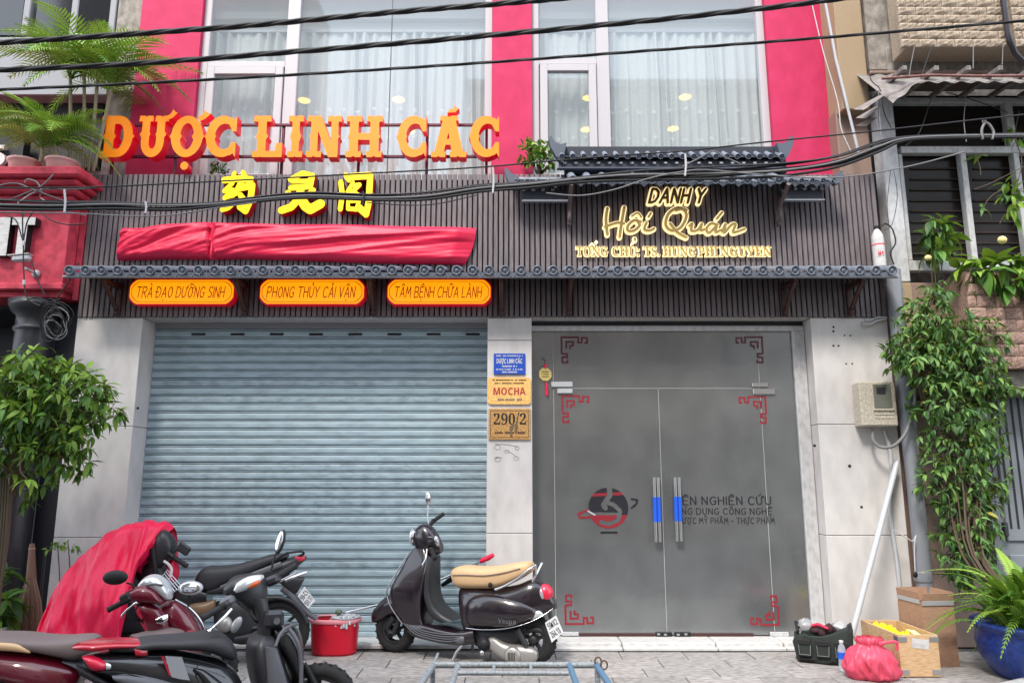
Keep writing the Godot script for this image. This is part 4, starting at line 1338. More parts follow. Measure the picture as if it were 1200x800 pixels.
func build_signs():
	# large slab-serif letters on two rails
	var sg = thing("letter_sign", "large yellow slab-serif letters DƯỢC LINH CÁC with red sides on rails", "sign", W(350, 190, 0.05))
	var zf = 0.08
	var row = [["D", 117, 155], ["U", 161, 196], ["O", 200, 237], ["C", 241, 277], ["L", 296, 331], ["I", 337, 355], ["N", 359, 400], ["H", 405, 448], ["C", 466, 500], ["A", 505, 547], ["C", 551, 585.5]]
	var yl = H(184, zf)
	var yh = H(135.5, zf)
	for q in row:
		var a = X(q[1], 160, zf)
		var b = X(q[2], 160, zf)
		solid_letter(sg, "letter", slab(q[0]), Transform3D(Basis.from_scale(Vector3(b - a, yh - yl, 1)), Vector3(a, yl, 0)), zf - 0.13, zf, M.letter_orange, M.sign_red)
	var mk = func(pts, z):
		var o = PackedVector2Array()
		for k in range(0, pts.size(), 2):
			var w = W(pts[k], pts[k + 1], z)
			o.append(Vector2(w.x, w.y))
		if Geometry2D.is_polygon_clockwise(o): o.reverse()
		solid_letter(sg, "accent", [[o], []], Transform3D(), z - 0.11, z, M.letter_orange, M.sign_red)
	mk.call([195, 141, 193, 136, 199, 134, 203, 128, 205, 131, 208, 132, 202, 138], zf + 0.006)
	mk.call([234, 142, 231, 137, 237, 134, 240, 129, 243, 132, 247, 133, 240, 139], zf + 0.006)
	mk.call([524, 132, 527, 128, 532, 127.5, 533, 122, 535, 126, 538, 127, 533, 131.5], zf + 0.006)
	var dc = W(215.5, 194, zf)
	solid_letter(sg, "accent", [[oval(dc.x, dc.y, 0.042, 0.046)], []], Transform3D(), zf - 0.11, zf, M.letter_orange, M.sign_red)
	for y in [146.5, 183.5]:
		obj("rail", mb().box(Vector3((X(118, 165, 0) + X(582, 165, 0)) / 2, H(y, -0.08), -0.08), Vector3(X(582, 165, 0) - X(118, 165, 0), 0.03, 0.03), 0.004), M.rail_maroon, sg)
	for px in [131, 205, 330, 420, 500, 570]:
		obj("rail_post", mb().box(Vector3(X(px, 190, -0.1), (4.847 + H(146, -0.08)) / 2, -0.1), Vector3(0.03, H(146, -0.08) - 4.847 + 0.02, 0.03), 0.004), M.rail_maroon, sg)
	# three brush-written characters
	var chars = [
		["yellow brush-written character with red sides, first of three beside the pink wall", [257, 203, 299, 248], [[0.17, [0.06, 0.82, 0.5, 0.86, 0.88, 0.84]], [0.13, [0.36, 1.0, 0.32, 0.76]], [0.14, [0.62, 1.02, 0.7, 0.92, 0.6, 0.78]], [0.13, [0.32, 0.74, 0.1, 0.54, 0.36, 0.56, 0.12, 0.36]], [0.1, [0.12, 0.36, 0.4, 0.42]], [0.14, [0.08, 0.06, 0.24, 0.1, 0.42, 0.24]], [0.15, [0.56, 0.74, 0.44, 0.48]], [0.19, [0.52, 0.62, 0.93, 0.68, 0.9, 0.3, 0.78, 0.03, 0.6, 0.14]], [0.15, [0.58, 0.44, 0.7, 0.32]]]],
		["yellow brush-written character with red sides, second of three above the red cloth", [328, 203, 378, 248], [[0.15, [0.22, 0.84, 0.5, 1.0, 0.74, 0.94, 0.7, 0.66, 0.24, 0.62]], [0.12, [0.26, 0.79, 0.72, 0.8]], [0.13, [0.16, 0.5, 0.28, 0.38]], [0.14, [0.78, 0.56, 0.62, 0.4]], [0.19, [0.48, 0.6, 0.44, 0.34, 0.26, 0.12, 0.04, 0.04]], [0.24, [0.46, 0.38, 0.62, 0.14, 0.74, 0.06, 0.97, 0.2]]]],
		["yellow brush-written character with red sides, third of three before the slats", [395, 204, 437, 252], [[0.14, [0.2, 0.98, 0.3, 0.86]], [0.15, [0.06, 0.8, 0.12, 0.5, 0.08, 0.16]], [0.18, [0.36, 0.94, 0.92, 0.97, 0.9, 0.3, 0.84, 0.03, 0.6, 0.2]], [0.1, [0.42, 0.8, 0.26, 0.56]], [0.11, [0.38, 0.72, 0.62, 0.74, 0.24, 0.42]], [0.11, [0.36, 0.6, 0.7, 0.44]], [0.11, [0.3, 0.34, 0.62, 0.36, 0.56, 0.14, 0.3, 0.16, 0.3, 0.34]]]],
	]
	for c in chars:
		var z = 0.13
		var a = W(c[1][0], c[1][3], z)
		var b = W(c[1][2], c[1][1], z)
		var t = thing("brush_character", c[0], "sign", Vector3((a.x + b.x) / 2, a.y, 0.03), "brush-written characters")
		solid_letter(t, "character_face", union(ink(c[2])), Transform3D(Basis.from_scale(Vector3(b.x - a.x, b.y - a.y, 1)), Vector3(a.x, a.y, 0)), 0.022, z, M.sign_yellow, M.sign_maroon)
	# orange plates under the eave
	for q in [["TRÀ ĐẠO DƯỠNG SINH", 149, 275.5], ["PHONG THỦY CẢI VẬN", 302.5, 428], ["TÂM BỆNH CHỮA LÀNH", 452.5, 576]]:
		var z = 0.12
		var a = W(q[1], 357, z)
		var b = W(q[2], 326.5, z)
		var s = thing("orange_sign", "notched orange plate reading %s hung under the eave" % q[0], "sign", Vector3((a.x + b.x) / 2, a.y, 0.03), "orange plates under the eave")
		var w = b.x - a.x
		var hh = b.y - a.y
		var notch = func(ins):
			var x0 = ins; var x1 = w - ins; var y0 = ins; var y1 = hh - ins
			var n = 0.045
			var m = 0.028
			return poly([x0 + n + m, y0, x1 - n - m, y0, x1 - n, y0 + m * 0.6, x1 - m * 0.6, y0 + n, x1, y0 + n + m, x1, y1 - n - m, x1 - m * 0.6, y1 - n, x1 - n, y1 - m * 0.6, x1 - n - m, y1, x0 + n + m, y1, x0 + n, y1 - m * 0.6, x0 + m * 0.6, y1 - n, x0, y1 - n - m, x0, y0 + n + m, x0 + m * 0.6, y0 + n, x0 + n, y0 + m * 0.6])
		var x = Transform3D(Basis(), Vector3(a.x, a.y, 0))
		obj("plate_body", mb().prism([[notch.call(0.0)], []], 0.024, z - 0.006, x).sides([[notch.call(0.0)], []], 0.024, z - 0.006, x), M.sign_red, s)
		obj("plate_face", mb().prism([[notch.call(0.012)], []], z - 0.02, z, x).sides([[notch.call(0.012)], []], z - 0.02, z, x), M.sign_orange, s)
		var ln = cut([[notch.call(0.028)], []], notch.call(0.033))
		obj("border_line", mb().prism(ln, z, z + 0.0015, x), M.sign_ink, s)
		var st = stroke_text(q[0], 0.1)
		var sc = (w - 0.19) / st[1]
		var l = mb()
		for g in st[0]: l.prism(g, z, z + 0.003, Transform3D(Basis.from_scale(Vector3(sc, 0.112, 1)), Vector3(a.x + 0.08, a.y + 0.078, 0)))
		obj("lettering", l, M.sign_ink, s)
	# gold sign on the slats
	var gs = thing("gold_sign", "gold letters DANH Y Hội Quán on brown slats under the small roof", "sign", W(790, 300, 0.03))
	var zg = 0.075
	var raised = func(shape, x, called):
		for o in shape:
			for grow in [0.0]:
				var l = obj(called, mb().prism(o, zg - 0.03, zg, x).sides(o, zg - 0.03, zg, x), M.gold, gs)
	# DANH Y, upright brush caps with a glowing pale rim behind that paints in their halo
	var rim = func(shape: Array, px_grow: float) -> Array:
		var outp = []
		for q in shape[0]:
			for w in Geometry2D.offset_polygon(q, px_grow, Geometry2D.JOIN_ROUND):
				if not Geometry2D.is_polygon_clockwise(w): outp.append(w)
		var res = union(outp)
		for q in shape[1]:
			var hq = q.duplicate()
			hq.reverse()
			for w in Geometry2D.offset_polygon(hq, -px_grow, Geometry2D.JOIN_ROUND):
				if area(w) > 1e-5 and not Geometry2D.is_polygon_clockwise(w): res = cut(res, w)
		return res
	var s1 = stroke_text("DANH Y", 0.2, 0.28, 0.24)
	var a1 = W(761, 237, zg)
	var b1 = W(823, 221, zg)
	var sc1 = Vector2((b1.x - a1.x) / s1[1], b1.y - a1.y)
	for g in s1[0]:
		var flat = [[], []]
		for k in 2:
			for q in g[k]:
				var o = PackedVector2Array()
				for w in q: o.append(Vector2(a1.x + w.x * sc1.x, a1.y + w.y * sc1.y))
				flat[k].append(o)
		obj("gold_halo_rim", mb().prism(rim.call(flat, 0.014), 0.023, zg - 0.02).sides(rim.call(flat, 0.014), 0.023, zg - 0.02), M.halo, gs)
		obj("gold_letter", mb().prism(flat, zg - 0.03, zg).sides(flat, zg - 0.03, zg), M.gold, gs)
	# handwritten Hội Quán
	var hq = [
		[[16, [240, 178, 232, 240, 240, 320]], [16, [332, 172, 318, 250, 306, 334]], [14, [226, 280, 290, 258, 330, 262]]],
		[[15, [420, 252, 385, 244, 352, 272, 352, 300, 384, 300, 414, 272, 404, 250]]],
		[[10, [372, 222, 404, 204, 424, 228]]], [[12, [388, 340, 390, 352]]],
		[[14, [452, 256, 440, 292, 466, 300, 494, 288]]], [[12, [462, 226, 476, 204]]],
		[[16, [668, 190, 620, 176, 570, 210, 556, 270, 590, 300, 640, 280, 668, 220, 648, 184, 610, 190]], [16, [580, 262, 620, 310, 668, 336]]],
		[[14, [684, 274, 700, 262, 694, 300, 730, 296, 752, 262, 744, 298, 772, 290]]],
		[[14, [836, 268, 800, 262, 776, 292, 792, 312, 830, 276, 826, 308, 856, 296]]], [[13, [832, 236, 862, 200]]],
		[[14, [862, 306, 880, 264, 872, 312, 912, 268, 934, 266, 920, 308, 952, 302, 984, 290]]],
	]
	for l in hq:
		var st = []
		for s in l:
			var pts = []
			for k in range(0, s[1].size(), 2): pts.append(Vector2(s[1][k], s[1][k + 1]))
			pts = smooth(pts, 4)
			var fl = []
			for q in pts:
				var w = W(660 + q.x / 4.615, 205 + q.y / 4.615, zg)
				fl.append(w.x); fl.append(w.y)
			st.append([s[0] / 4.615 * 7.9 / F, fl])
		var sh = union(ink(st))
		obj("gold_halo_rim", mb().prism(rim.call(sh, 0.013), 0.023, zg - 0.02).sides(rim.call(sh, 0.013), 0.023, zg - 0.02), M.halo, gs)
		obj("gold_letter", mb().prism(sh, zg - 0.03, zg).sides(sh, zg - 0.03, zg), M.gold, gs)
	# serif line, letter by letter so each keeps its place
	var fs = font("Droid Serif", true)
	var line = [["TONG", 675.5, 714], ["CHU:", 718, 751], ["TS.", 755, 775], ["HUNG", 778, 817], ["PHI", 819, 843], ["NGUYEN", 845, 906]]
	for q in line:
		var a = W(q[1], 299.5, zg)
		var b = W(q[2], 288.0, zg)
		b.x -= 0.012
		for k in 4:
			text_part("gold_halo_rim", q[0], fs, M.halo, gs, Vector3((a.x + b.x) / 2 + [-0.006, 0.006, -0.005, 0.005][k], (a.y + b.y) / 2 + [-0.005, 0.005, 0.006, -0.006][k], 0.036 + 0.0012 * k), b.x - a.x, b.y - a.y, 0.02)
		text_part("gold_lettering", q[0], fs, M.gold, gs, Vector3((a.x + b.x) / 2, (a.y + b.y) / 2, 0.052), b.x - a.x, b.y - a.y, 0.02)

	for q in [[691, 287, 694, 284.2, 697, 287], [697.5, 283.5, 699, 281.6, 700.5, 283, 699, 285], [740, 286.5, 741, 283.5, 742.5, 285]]:
		var fl = []
		for k in range(0, q.size(), 2):
			var w = W(q[k], q[k + 1], zg)
			fl.append(w.x); fl.append(w.y)
		var sh = union(ink([[0.014, fl]]))
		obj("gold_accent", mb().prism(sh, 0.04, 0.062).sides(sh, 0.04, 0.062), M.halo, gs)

func build_cloth_banner():
	var bn = thing("cloth_banner", "creased red cloth wrapped over a long sign box on the slats", "cloth", W(348, 306, 0.03))
	var top = smooth([Vector2(144, 266), Vector2(160, 267), Vector2(200, 262), Vector2(250, 260), Vector2(300, 261.5), Vector2(420, 263), Vector2(558, 266.5)], 10)
	var bot = smooth([Vector2(136, 304.5), Vector2(160, 304), Vector2(200, 303), Vector2(248, 303.5), Vector2(300, 303), Vector2(420, 307), Vector2(545, 309.5)], 10)
	var n = 260
	var m = 36
	var nz = FastNoiseLite.new()
	nz.seed = 5; nz.frequency = 0.05; nz.fractal_octaves = 3
	var rows = []
	for j in m + 1:
		var v = float(j) / m
		var row = PackedVector3Array()
		for i in n + 1:
			var u = float(i) / n
			var ft = u * (top.size() - 1)
			var k = mini(int(ft), top.size() - 2)
			var a: Vector2 = top[k].lerp(top[k + 1], ft - k)
			var b: Vector2 = bot[k].lerp(bot[k + 1], ft - k)
			var px = lerpf(a.x, b.x, v)
			if u > 0.96: px += 3.0 * sin(PI * v) * (u - 0.96) / 0.04
			var e = minf(minf(v, 1.0 - v) * 5.0, 1.0)
			var eu = minf(minf(u, 1.0 - u) * 30.0, 1.0)
			# diagonal pulls fan out from the left lower corner and the tied middle
			var dg = (0.5 - absf(nz.get_noise_2d(i * 0.1 + j * 0.12, j * 0.85 + i * 0.24)) * 2.2) * 0.03
			dg += (0.3 - absf(nz.get_noise_2d(i * 0.3 - j * 0.5 + 900.0, j * 1.5 + i * 0.3))) * 0.012
			var f2 = 0.012 * sin(v * 10.0 + u * 15.0 + 2.0 * sin(u * 5.0)) * sin(PI * v)
			var tie = exp(-pow((px - 248.5) / 3.0, 2.0))
			var z = 0.03 + (0.10 * sqrt(maxf(0.0, 1.0 - pow(1.0 - e, 2.0))) + dg * e + f2) * (0.35 + 0.65 * eu)
			z = lerpf(z, z - 0.05 + 0.01 * sin(v * 14.0), tie)
			var p = W(px, lerpf(a.y, b.y, v) + 0.35 * sin(u * 37.0) * (1.0 - v), 0.06)
			row.append(Vector3(p.x, p.y, maxf(z, 0.026)))
		rows.append(row)
	obj("cloth", mb().grid(rows), M.cloth_red, bn)
	var bb = mb().box((W(148, 285, 0.05) + W(548, 287, 0.05)) / 2, Vector3(3.5, 0.28, 0.05))
	obj("sign_box", bb, M.charcoal, bn)
	obj("tie_knot", mb().tube(smooth([W(250, 260, 0.13), W(249, 280, 0.1), W(247, 296, 0.13), W(247, 303, 0.1)], 4), [0.012, 0.018, 0.02, 0.026, 0.018, 0.012], 8), M.cloth_red, bn)

func build_plaques():
	var f = font("Droid Sans", true)
	var fn = font("Droid Sans")
	var plate = func(called, label, x0, y0, x1, y1, m, notch = false):
		var z = 0.02
		var a = W(x0, y1, z); var b = W(x1, y0, z)
		var t = thing(called, label, "plaque", Vector3((a.x + b.x) / 2, a.y, 0.0))
		if notch:
			var w = b.x - a.x; var h = b.y - a.y; var n = 0.022
			var o = poly([n, 0, w - n, 0, w, n, w, h - n, w - n, h, n, h, 0, h - n, 0, n])
			var x = Transform3D(Basis(), Vector3(a.x, a.y, 0))
			obj("plate", mb().prism([[o], []], 0.001, z, x).sides([[o], []], 0.001, z, x), m, t)
		else: obj("plate", mb().box(Vector3((a.x + b.x) / 2, (a.y + b.y) / 2, z / 2 + 0.0005), Vector3(b.x - a.x, b.y - a.y, z - 0.001), 0.003), m, t)
		return t
	var ln = func(t, txt, ff, m, cx, cy, wpx, hpx):
		if ff == null: fine_print(t, W(cx, cy, 0.0204), wpx * 7.55 / F, hpx * 7.5 / F, m)
		else: text_part("lettering", txt, ff, m, t, W(cx, cy, 0.0212), wpx * 7.55 / F, hpx * 7.5 / F, 0.0012)
	var blue = plate.call("blue_plaque", "blue enamel plaque with white company lettering on the middle pier", 578.5, 414, 615.5, 438.5, mat("plaque_blue", rgb(28, 74, 176), 0.4))
	ln.call(blue, "", null, M.sill_white, 597, 416.8, 32, 1.7)
	stroke_part("lettering", "DƯỢC LINH CÁC", 0.2, M.sill_white, blue, W(597, 422.9, 0.0204), 30 * 7.55 / F, 5.0 * 7.5 / F)
	ln.call(blue, "", null, M.sill_white, 597, 429, 18, 2.0)
	ln.call(blue, "", null, M.sill_white, 597, 432.7, 32, 1.7)
	ln.call(blue, "", null, M.sill_white, 597, 435.8, 18, 1.8)
	var gm = worn("plaque_gold", rgb(206, 156, 84), rgb(232, 186, 112), rgb(240, 202, 134), 0.4, Vector3(3, 3, 3), 51, 0.02)
	var gold = plate.call("mocha_plaque", "gold plaque with red word MOCHA on the middle pier", 571.5, 442, 622, 473.5, gm, true)
	ln.call(gold, "", null, M.bracket, 597, 445.3, 41, 1.9)
	ln.call(gold, "", null, M.bracket, 597, 449.0, 35, 1.9)
	ln.call(gold, "MOCHA", f, mat("mocha_red", rgb(166, 32, 56), 0.5), 597, 458.3, 38, 8.8)
	ln.call(gold, "", null, M.seat_brown, 597.5, 468.3, 32, 3.0)
	var bm = worn("plaque_bronze", rgb(132, 96, 56), rgb(190, 146, 88), rgb(214, 168, 108), 0.45, Vector3(4, 4, 4), 52, 0.02)
	var num = plate.call("house_number_plaque", "bronze plaque with black house number 290/2, stained in the middle", 572.5, 478.5, 621.5, 515, bm)
	obj("frame_line", mb().prism(cut([[rect(X(574.5, 512, .02), H(512.7, .02), X(619.5, 512, .02), H(480.8, .02))], []], rect(X(575, 512, .02), H(512.1, .02), X(619, 512, .02), H(481.4, .02))), 0.0205, 0.0212), M.bracket, num)
	ln.call(num, "290/2", font("Droid Serif", true), M.black, 597.5, 491.3, 38, 16.5)
	ln.call(num, "", null, M.bracket, 597, 507, 38, 3.0)
	# smear of old glue over the digits
	var st = mb()
	for k in 9:
		var c = W(rng.randf_range(598, 606), rng.randf_range(497, 510), 0.0225)
		st.lathe([Vector2(0, 0.0004), Vector2(rng.randf_range(0.006, 0.012), 0.0002), Vector2(rng.randf_range(0.012, 0.02), -0.001)], 9, Transform3D(Basis(Vector3.RIGHT, PI / 2).scaled(Vector3(1, 1.5, 1)), c))
	obj("glue_smear", st, mat("smear", rgb(112, 92, 66), 0.7), num)
	# pencil scribble / old bolt traces below the plates
	var z = 0.0016
	var sc = mb()
	for l in [[580, 520, 607, 523], [581, 537, 588, 536], [595, 528, 606, 536]]:
		sc.tube([W(l[0], l[1], z), W((l[0] + l[2]) / 2.0, (l[1] + l[3]) / 2.0 - 0.8, z), W(l[2], l[3], z)], 0.0022, 5)
	for c in [[583, 524, 0.03], [606, 525, 0.022], [583, 538, 0.03], [594, 529, 0.02], [605, 537, 0.026]]:
		var ring = []
		for k in 13: ring.append(W(c[0], c[1], z) + Vector3(cos(k * TAU / 12) * c[2], sin(k * TAU / 12) * c[2] * 0.8, 0))
		sc.tube(ring, 0.002, 4)
	var tr = thing("wall_scribble", "faint grey scribbled loops on the pale middle pier below the plaques", "marking", W(595, 540, 0.0))
	obj("scribble_line", sc, M.cable_grey, tr)

# ---------------------------------------------------------------- pipes, meter and other fittings
func pts_px(l: Array, z) -> Array:      # [x, y, x, y ...] pixels -> points at depth z (a number, or an array of depths)
	var o = []
	for k in range(0, l.size(), 2): o.append(W(l[k], l[k + 1], z[k / 2] if z is Array else z))
	return o

func build_wall_fittings():
	var dp = thing("drain_pipe", "thick grey drain pipe running down beside the pale stone pier", "pipe", Vector3(4.02, 0, 0.09))
	obj("pipe", mb().tube([Vector3(4.0, 0.02, 0.1), Vector3(4.0, 1.4, 0.1), Vector3(3.985, 2.6, 0.1), Vector3(3.985, 3.75, 0.1)], 0.075, 18), M.pipe_grey, dp)
	for y in [0.62, 2.55]:
		obj("pipe_collar", mb().lathe([Vector2(0.076, 0), Vector2(0.084, 0.01), Vector2(0.084, 0.09), Vector2(0.076, 0.1)], 18, Transform3D(Basis(), Vector3(3.995, y, 0.1))), M.pipe_grey, dp)
	var wc = thing("wire_clip", "thin white cable with black clip tied round the grey drain pipe", "cable", W(1062, 640, 0.2))
	obj("cable", mb().tube(smooth(pts_px([1047, 621, 1060, 628, 1070, 634, 1074, 627, 1072, 640, 1073, 671], 0.21), 4), 0.006, 5), M.cable_white, wc)
	obj("clip", mb().ball(W(1073, 673, 0.21), Vector3(0.025, 0.03, 0.02), 8, 6), M.black, wc)
	# meter box
	var z = 0.17
	var m = thing("meter_box", "dusty beige electricity meter box with a window on the stone pier", "meter", W(1035, 500, 0.0))
	var a = W(1011, 499, z); var b = W(1049, 447, z)
	obj("box", mb().box(Vector3((a.x + b.x) / 2, (a.y + b.y) / 2, z / 2 + 0.001), Vector3(b.x - a.x, b.y - a.y, z - 0.002), 0.012), M.meter, m)
	obj("window", mb().box(Vector3((a.x + b.x) / 2 + 0.045, (a.y + b.y) / 2 + 0.075, z + 0.002), Vector3(0.18, 0.24, 0.012), 0.004), mat("meter_glass", rgb(96, 98, 84), 0.15), m)
	obj("dial", mb().box(Vector3((a.x + b.x) / 2 + 0.03, (a.y + b.y) / 2 + 0.13, z + 0.009), Vector3(0.09, 0.07, 0.006), 0.002), M.charcoal, m)
	obj("window_rim", mb().box(Vector3((a.x + b.x) / 2 + 0.045, (a.y + b.y) / 2 - 0.06, z + 0.006), Vector3(0.21, 0.02, 0.02), 0.004), M.meter, m)
	for y in [0.08, 0.115, 0.15]: obj("vent", mb().box(Vector3((a.x + b.x) / 2 + 0.045, a.y + y, z), Vector3(0.2, 0.012, 0.01), 0.002), M.meter, m)
	# conduits
	var cd = thing("conduit_loop", "grey bent cable looping from meter box round the drain pipe", "cable", W(1045, 525, 0.1))
	obj("cable", mb().tube(smooth(pts_px([1023, 502, 1024, 516, 1034, 524, 1048, 522, 1060, 510, 1067, 494, 1072, 474, 1073, 455], [0.1, 0.12, 0.16, 0.22, 0.25, 0.24, 0.2, 0.15]), 5), 0.017, 9), M.cable_grey, cd)
	var c2 = thing("white_conduit", "white plastic conduit dropping from the meter box down the stone pier", "pipe", W(1056, 720, 0.03))
	obj("pipe", mb().tube(smooth(pts_px([1037, 505, 1044, 530, 1045, 560, 1043, 590, 1046, 620, 1052, 660, 1056, 700, 1057, 728], 0.03), 4), 0.02, 10), M.pvc, c2)
	var c3 = thing("white_conduit", "white plastic pipe leaning against the stone pier from box to meter", "pipe", W(1000, 748, 0.5))
	obj("pipe", mb().tube([W(998, 746, 0.62), W(1052, 540, 0.11)], 0.027, 14), M.pvc, c3)
	# cable stub at the top of the pier
	var st = thing("cable_stub", "white cable stub coming out of a hole under the slats", "cable", W(1025, 378, 0.02))
	obj("cable", mb().tube(smooth(pts_px([1013, 374, 1012, 379, 1020, 380, 1028, 376, 1038, 374], [-0.01, 0.02, 0.03, 0.02, 0.02]), 4), 0.012, 7), M.cable_white, st)
	obj("cable", mb().tube(smooth(pts_px([1012, 373, 1018, 376, 1028, 372, 1040, 372], [-0.01, 0.02, 0.02, 0.02]), 4), 0.009, 7), M.cable_white, st)
	# white water filter standing on the eave
	var wf = thing("water_filter", "white filter cylinder with red print standing on the eave end", "filter", W(1032, 312, 0.12))
	var c = W(1032, 314, 0.14)
	var hh = H(268, 0.14) - c.y
	obj("cylinder", mb().lathe([Vector2(0.0, 0), Vector2(0.055, 0), Vector2(0.062, 0.02), Vector2(0.062, hh * 0.7), Vector2(0.055, hh * 0.83), Vector2(0.03, hh * 0.95), Vector2(0.012, hh), Vector2(0.0, hh)], 20, Transform3D(Basis(), c)), M.sill_white, wf)
	obj("red_band", mb().lathe([Vector2(0.0628, 0), Vector2(0.0632, 0.006), Vector2(0.0628, 0.012)], 20, Transform3D(Basis(), c + Vector3(0, hh * 0.56, 0))), M.cloth_red, wf)
	text_part("red_print", "H1", font("Droid Sans", true), M.cloth_red, wf, c + Vector3(-0.01, hh * 0.33, 0.062), 0.05, 0.05, 0.006)
	obj("valve", mb().tube([c + Vector3(0, hh, 0), c + Vector3(0, hh + 0.03, 0)], 0.02, 8), M.black, wf)
	obj("hose", mb().tube(smooth(pts_px([1032, 266, 1038, 262, 1046, 268, 1050, 284, 1044, 296, 1048, 310], 0.12), 4), 0.008, 6), M.cable, wf)
	# thin leaning tube on the pink wall
	var tb = thing("thin_wall_tube", "thin white tube slanting down the edge of the pink wall", "pipe", W(1000, 180, -0.1))
	obj("tube", mb().tube([W(965, -10, 0.02), W(980, 70, 0.02), W(1008, 184, 0.05)], 0.016, 8), M.pvc, tb)
	var tb2 = thing("thin_wall_tube", "loose pale string hanging across the pink wall corner", "string", W(985, 120, 0.0))
	obj("tube", mb().tube(smooth(pts_px([952, 5, 965, 60, 982, 118, 986, 150, 998, 178], 0.05), 4), 0.006, 5), M.cable_white, tb2)

# ---------------------------------------------------------------- cables over the street
func strands(parent, path: Array, n: int, spread: float, r: float, turns: float, m: Material, jitter := 0.0):
	for s in n:
		var o = []
		var ph = TAU * s / n
		var jr = spread * (1.0 - rng.randf() * jitter)
		for i in path.size():
			var t = float(i) / (path.size() - 1)
			var d: Vector3 = (path[mini(i + 1, path.size() - 1)] - path[maxi(i - 1, 0)]).normalized()
			var sx = d.cross(Vector3.BACK).normalized()
			var a = ph + turns * TAU * t
			o.append(path[i] + sx * cos(a) * jr + Vector3.BACK * sin(a) * jr)
		obj("strand", mb().tube(o, r, 6), m, parent)

func build_cables():
	var z = 2.2
	# three twisted service cables over the upper windows
	var tops = [
		["thick twisted black cable, topmost of three crossing before the windows", [-60, 56, 0, 50, 150, 40, 300, 29, 450, 15, 600, 3, 700, -6], 0.019, 0.017],
		["thick twisted black cable, middle one of three crossing before the windows", [-60, 86, 0, 82, 150, 75, 300, 64, 450, 52, 600, 39, 750, 25, 900, 9, 1010, -5], 0.019, 0.017],
		["thinner twisted black cable, lowest of three crossing before the windows", [-60, 108, 0, 105, 150, 98, 300, 90, 450, 81, 600, 71, 750, 60, 900, 49, 1050, 37, 1260, 19], 0.01, 0.01]]
	for c in tops:
		var path = smooth(pts_px(c[1], z), 22)
		var t = thing("twisted_cable", c[0], "cable", path[0])
		strands(t, path, 3, c[2] * 0.5, c[3] * 0.85, 9, M.cable)
	# main bundle
	z = 1.6
	var bd = thing("cable_bundle", "thick bundle of black telephone cables sagging across the slats and small roof", "cable", W(0, 240, z))
	var main = [-60, 238, 0, 239, 60, 241, 130, 241, 200, 243, 250, 240, 300, 234, 360, 229, 440, 231, 500, 229, 560, 221, 620, 217, 680, 211, 740, 207, 800, 205, 860, 202, 920, 198, 980, 189, 1030, 172, 1060, 163, 1120, 160, 1260, 158]
	for s in 13:
		var pl = []
		var dy = rng.randf_range(-5.0, 5.0)
		var dz = rng.randf_range(-0.03, 0.03)
		for k in range(0, main.size(), 2):
			var px = main[k]
			var sp = 1.0 if px < 250 else (0.55 if px < 480 else (0.85 if px < 700 else 1.25))
			if px > 1040: sp = 0.5
			var wob = 1.6 * sin(px * 0.013 + s * 2.1)
			pl.append(px); pl.append(main[k + 1] + (dy + wob) * sp)
		var q = pts_px(pl, z + dz)
		obj("strand", mb().tube(smooth(q, 5), rng.randf_range(0.006, 0.012), 6), M.cable_grey if s == 4 else M.cable, bd)
	for px in [[75, 222, 249], [170, 236, 250], [577.5, 196, 226], [803, 180, 206], [425, 224, 240]]:
		obj("cable_tie", mb().tube(smooth(pts_px([px[0], px[1], px[0] + 1, (px[1] + px[2]) / 2.0, px[0], px[2]], z + 0.05), 3), 0.009, 6), M.cable_white if px[0] != 425 else M.cable, bd)
	# thin messenger wires
	for c in [
		["thin black wire running above the cable bundle to the window", [-60, 222, 0, 220, 110, 219, 300, 210, 430, 203, 560, 196, 640, 189, 740, 181, 800, 177, 900, 166, 1020, 154, 1155, 139, 1260, 128], 0.007, M.cable],
		["thin grey wire sagging below the cable bundle over the slats", [-40, 248, 90, 250, 150, 253, 200, 252, 250, 244, 300, 237], 0.006, M.cable_grey],
		["thin black wire dipping under the bundle before the red cloth", [430, 237, 470, 240, 510, 239, 560, 228], 0.005, M.cable],
		["pale loose wire drooping over the small tiled roof", [640, 226, 680, 229, 720, 222, 760, 209, 800, 201, 830, 199, 900, 205, 980, 208, 1060, 196, 1130, 178], 0.006, M.cable_grey],
		["pale wire strut tied slantwise before the small tiled roof", [800, 195, 820, 185, 836, 177, 850, 184, 868, 192], 0.006, M.cable_grey]]:
		var path = smooth(pts_px(c[1], z + 0.05), 5)
		var o = thing("thin_wire", c[0], "wire", path[0])
		obj("wire", mb().tube(path, c[2], 6), c[3], o)
	# tangle at the red fascia
	var tg = thing("wire_tangle", "tangle of white and grey wires tied to the bundle before the red cornice", "wire", W(45, 240, z))
	for l in [[-40, 230, 0, 217, 20, 215, 38, 222, 60, 230, 90, 240, 140, 250], [28, 214, 32, 210, 42, 213, 48, 222, 46, 230], [0, 238, 30, 226, 50, 216, 62, 204], [20, 238, 34, 228, 48, 222], [40, 224, 60, 221, 80, 222, 110, 220], [47, 232, 70, 245, 100, 252]]:
		obj("wire", mb().tube(smooth(pts_px(l, z + rng.randf_range(-0.03, 0.06)), 5), 0.006, 5), M.cable_white if rng.randf() < 0.6 else M.cable_grey, tg)
	# wires dropping to the camera and a coil hung on the column
	var dw = thing("camera_wire", "black wires dropping from the cable bundle past the security camera", "wire", W(28, 250, 0.6))
	for l in [[26, 246, 26, 270, 27, 285, 27, 310, 29, 340, 34, 352, 46, 358], [6, 252, 18, 258, 24, 275, 27, 285], [40, 246, 32, 258, 28, 275, 27, 285], [36, 304, 44, 330, 52, 345], [45, 246, 60, 258, 80, 263, 100, 262]]:
		obj("wire", mb().tube(smooth(pts_px(l, 0.5), 5), 0.007, 5), M.cable, dw)
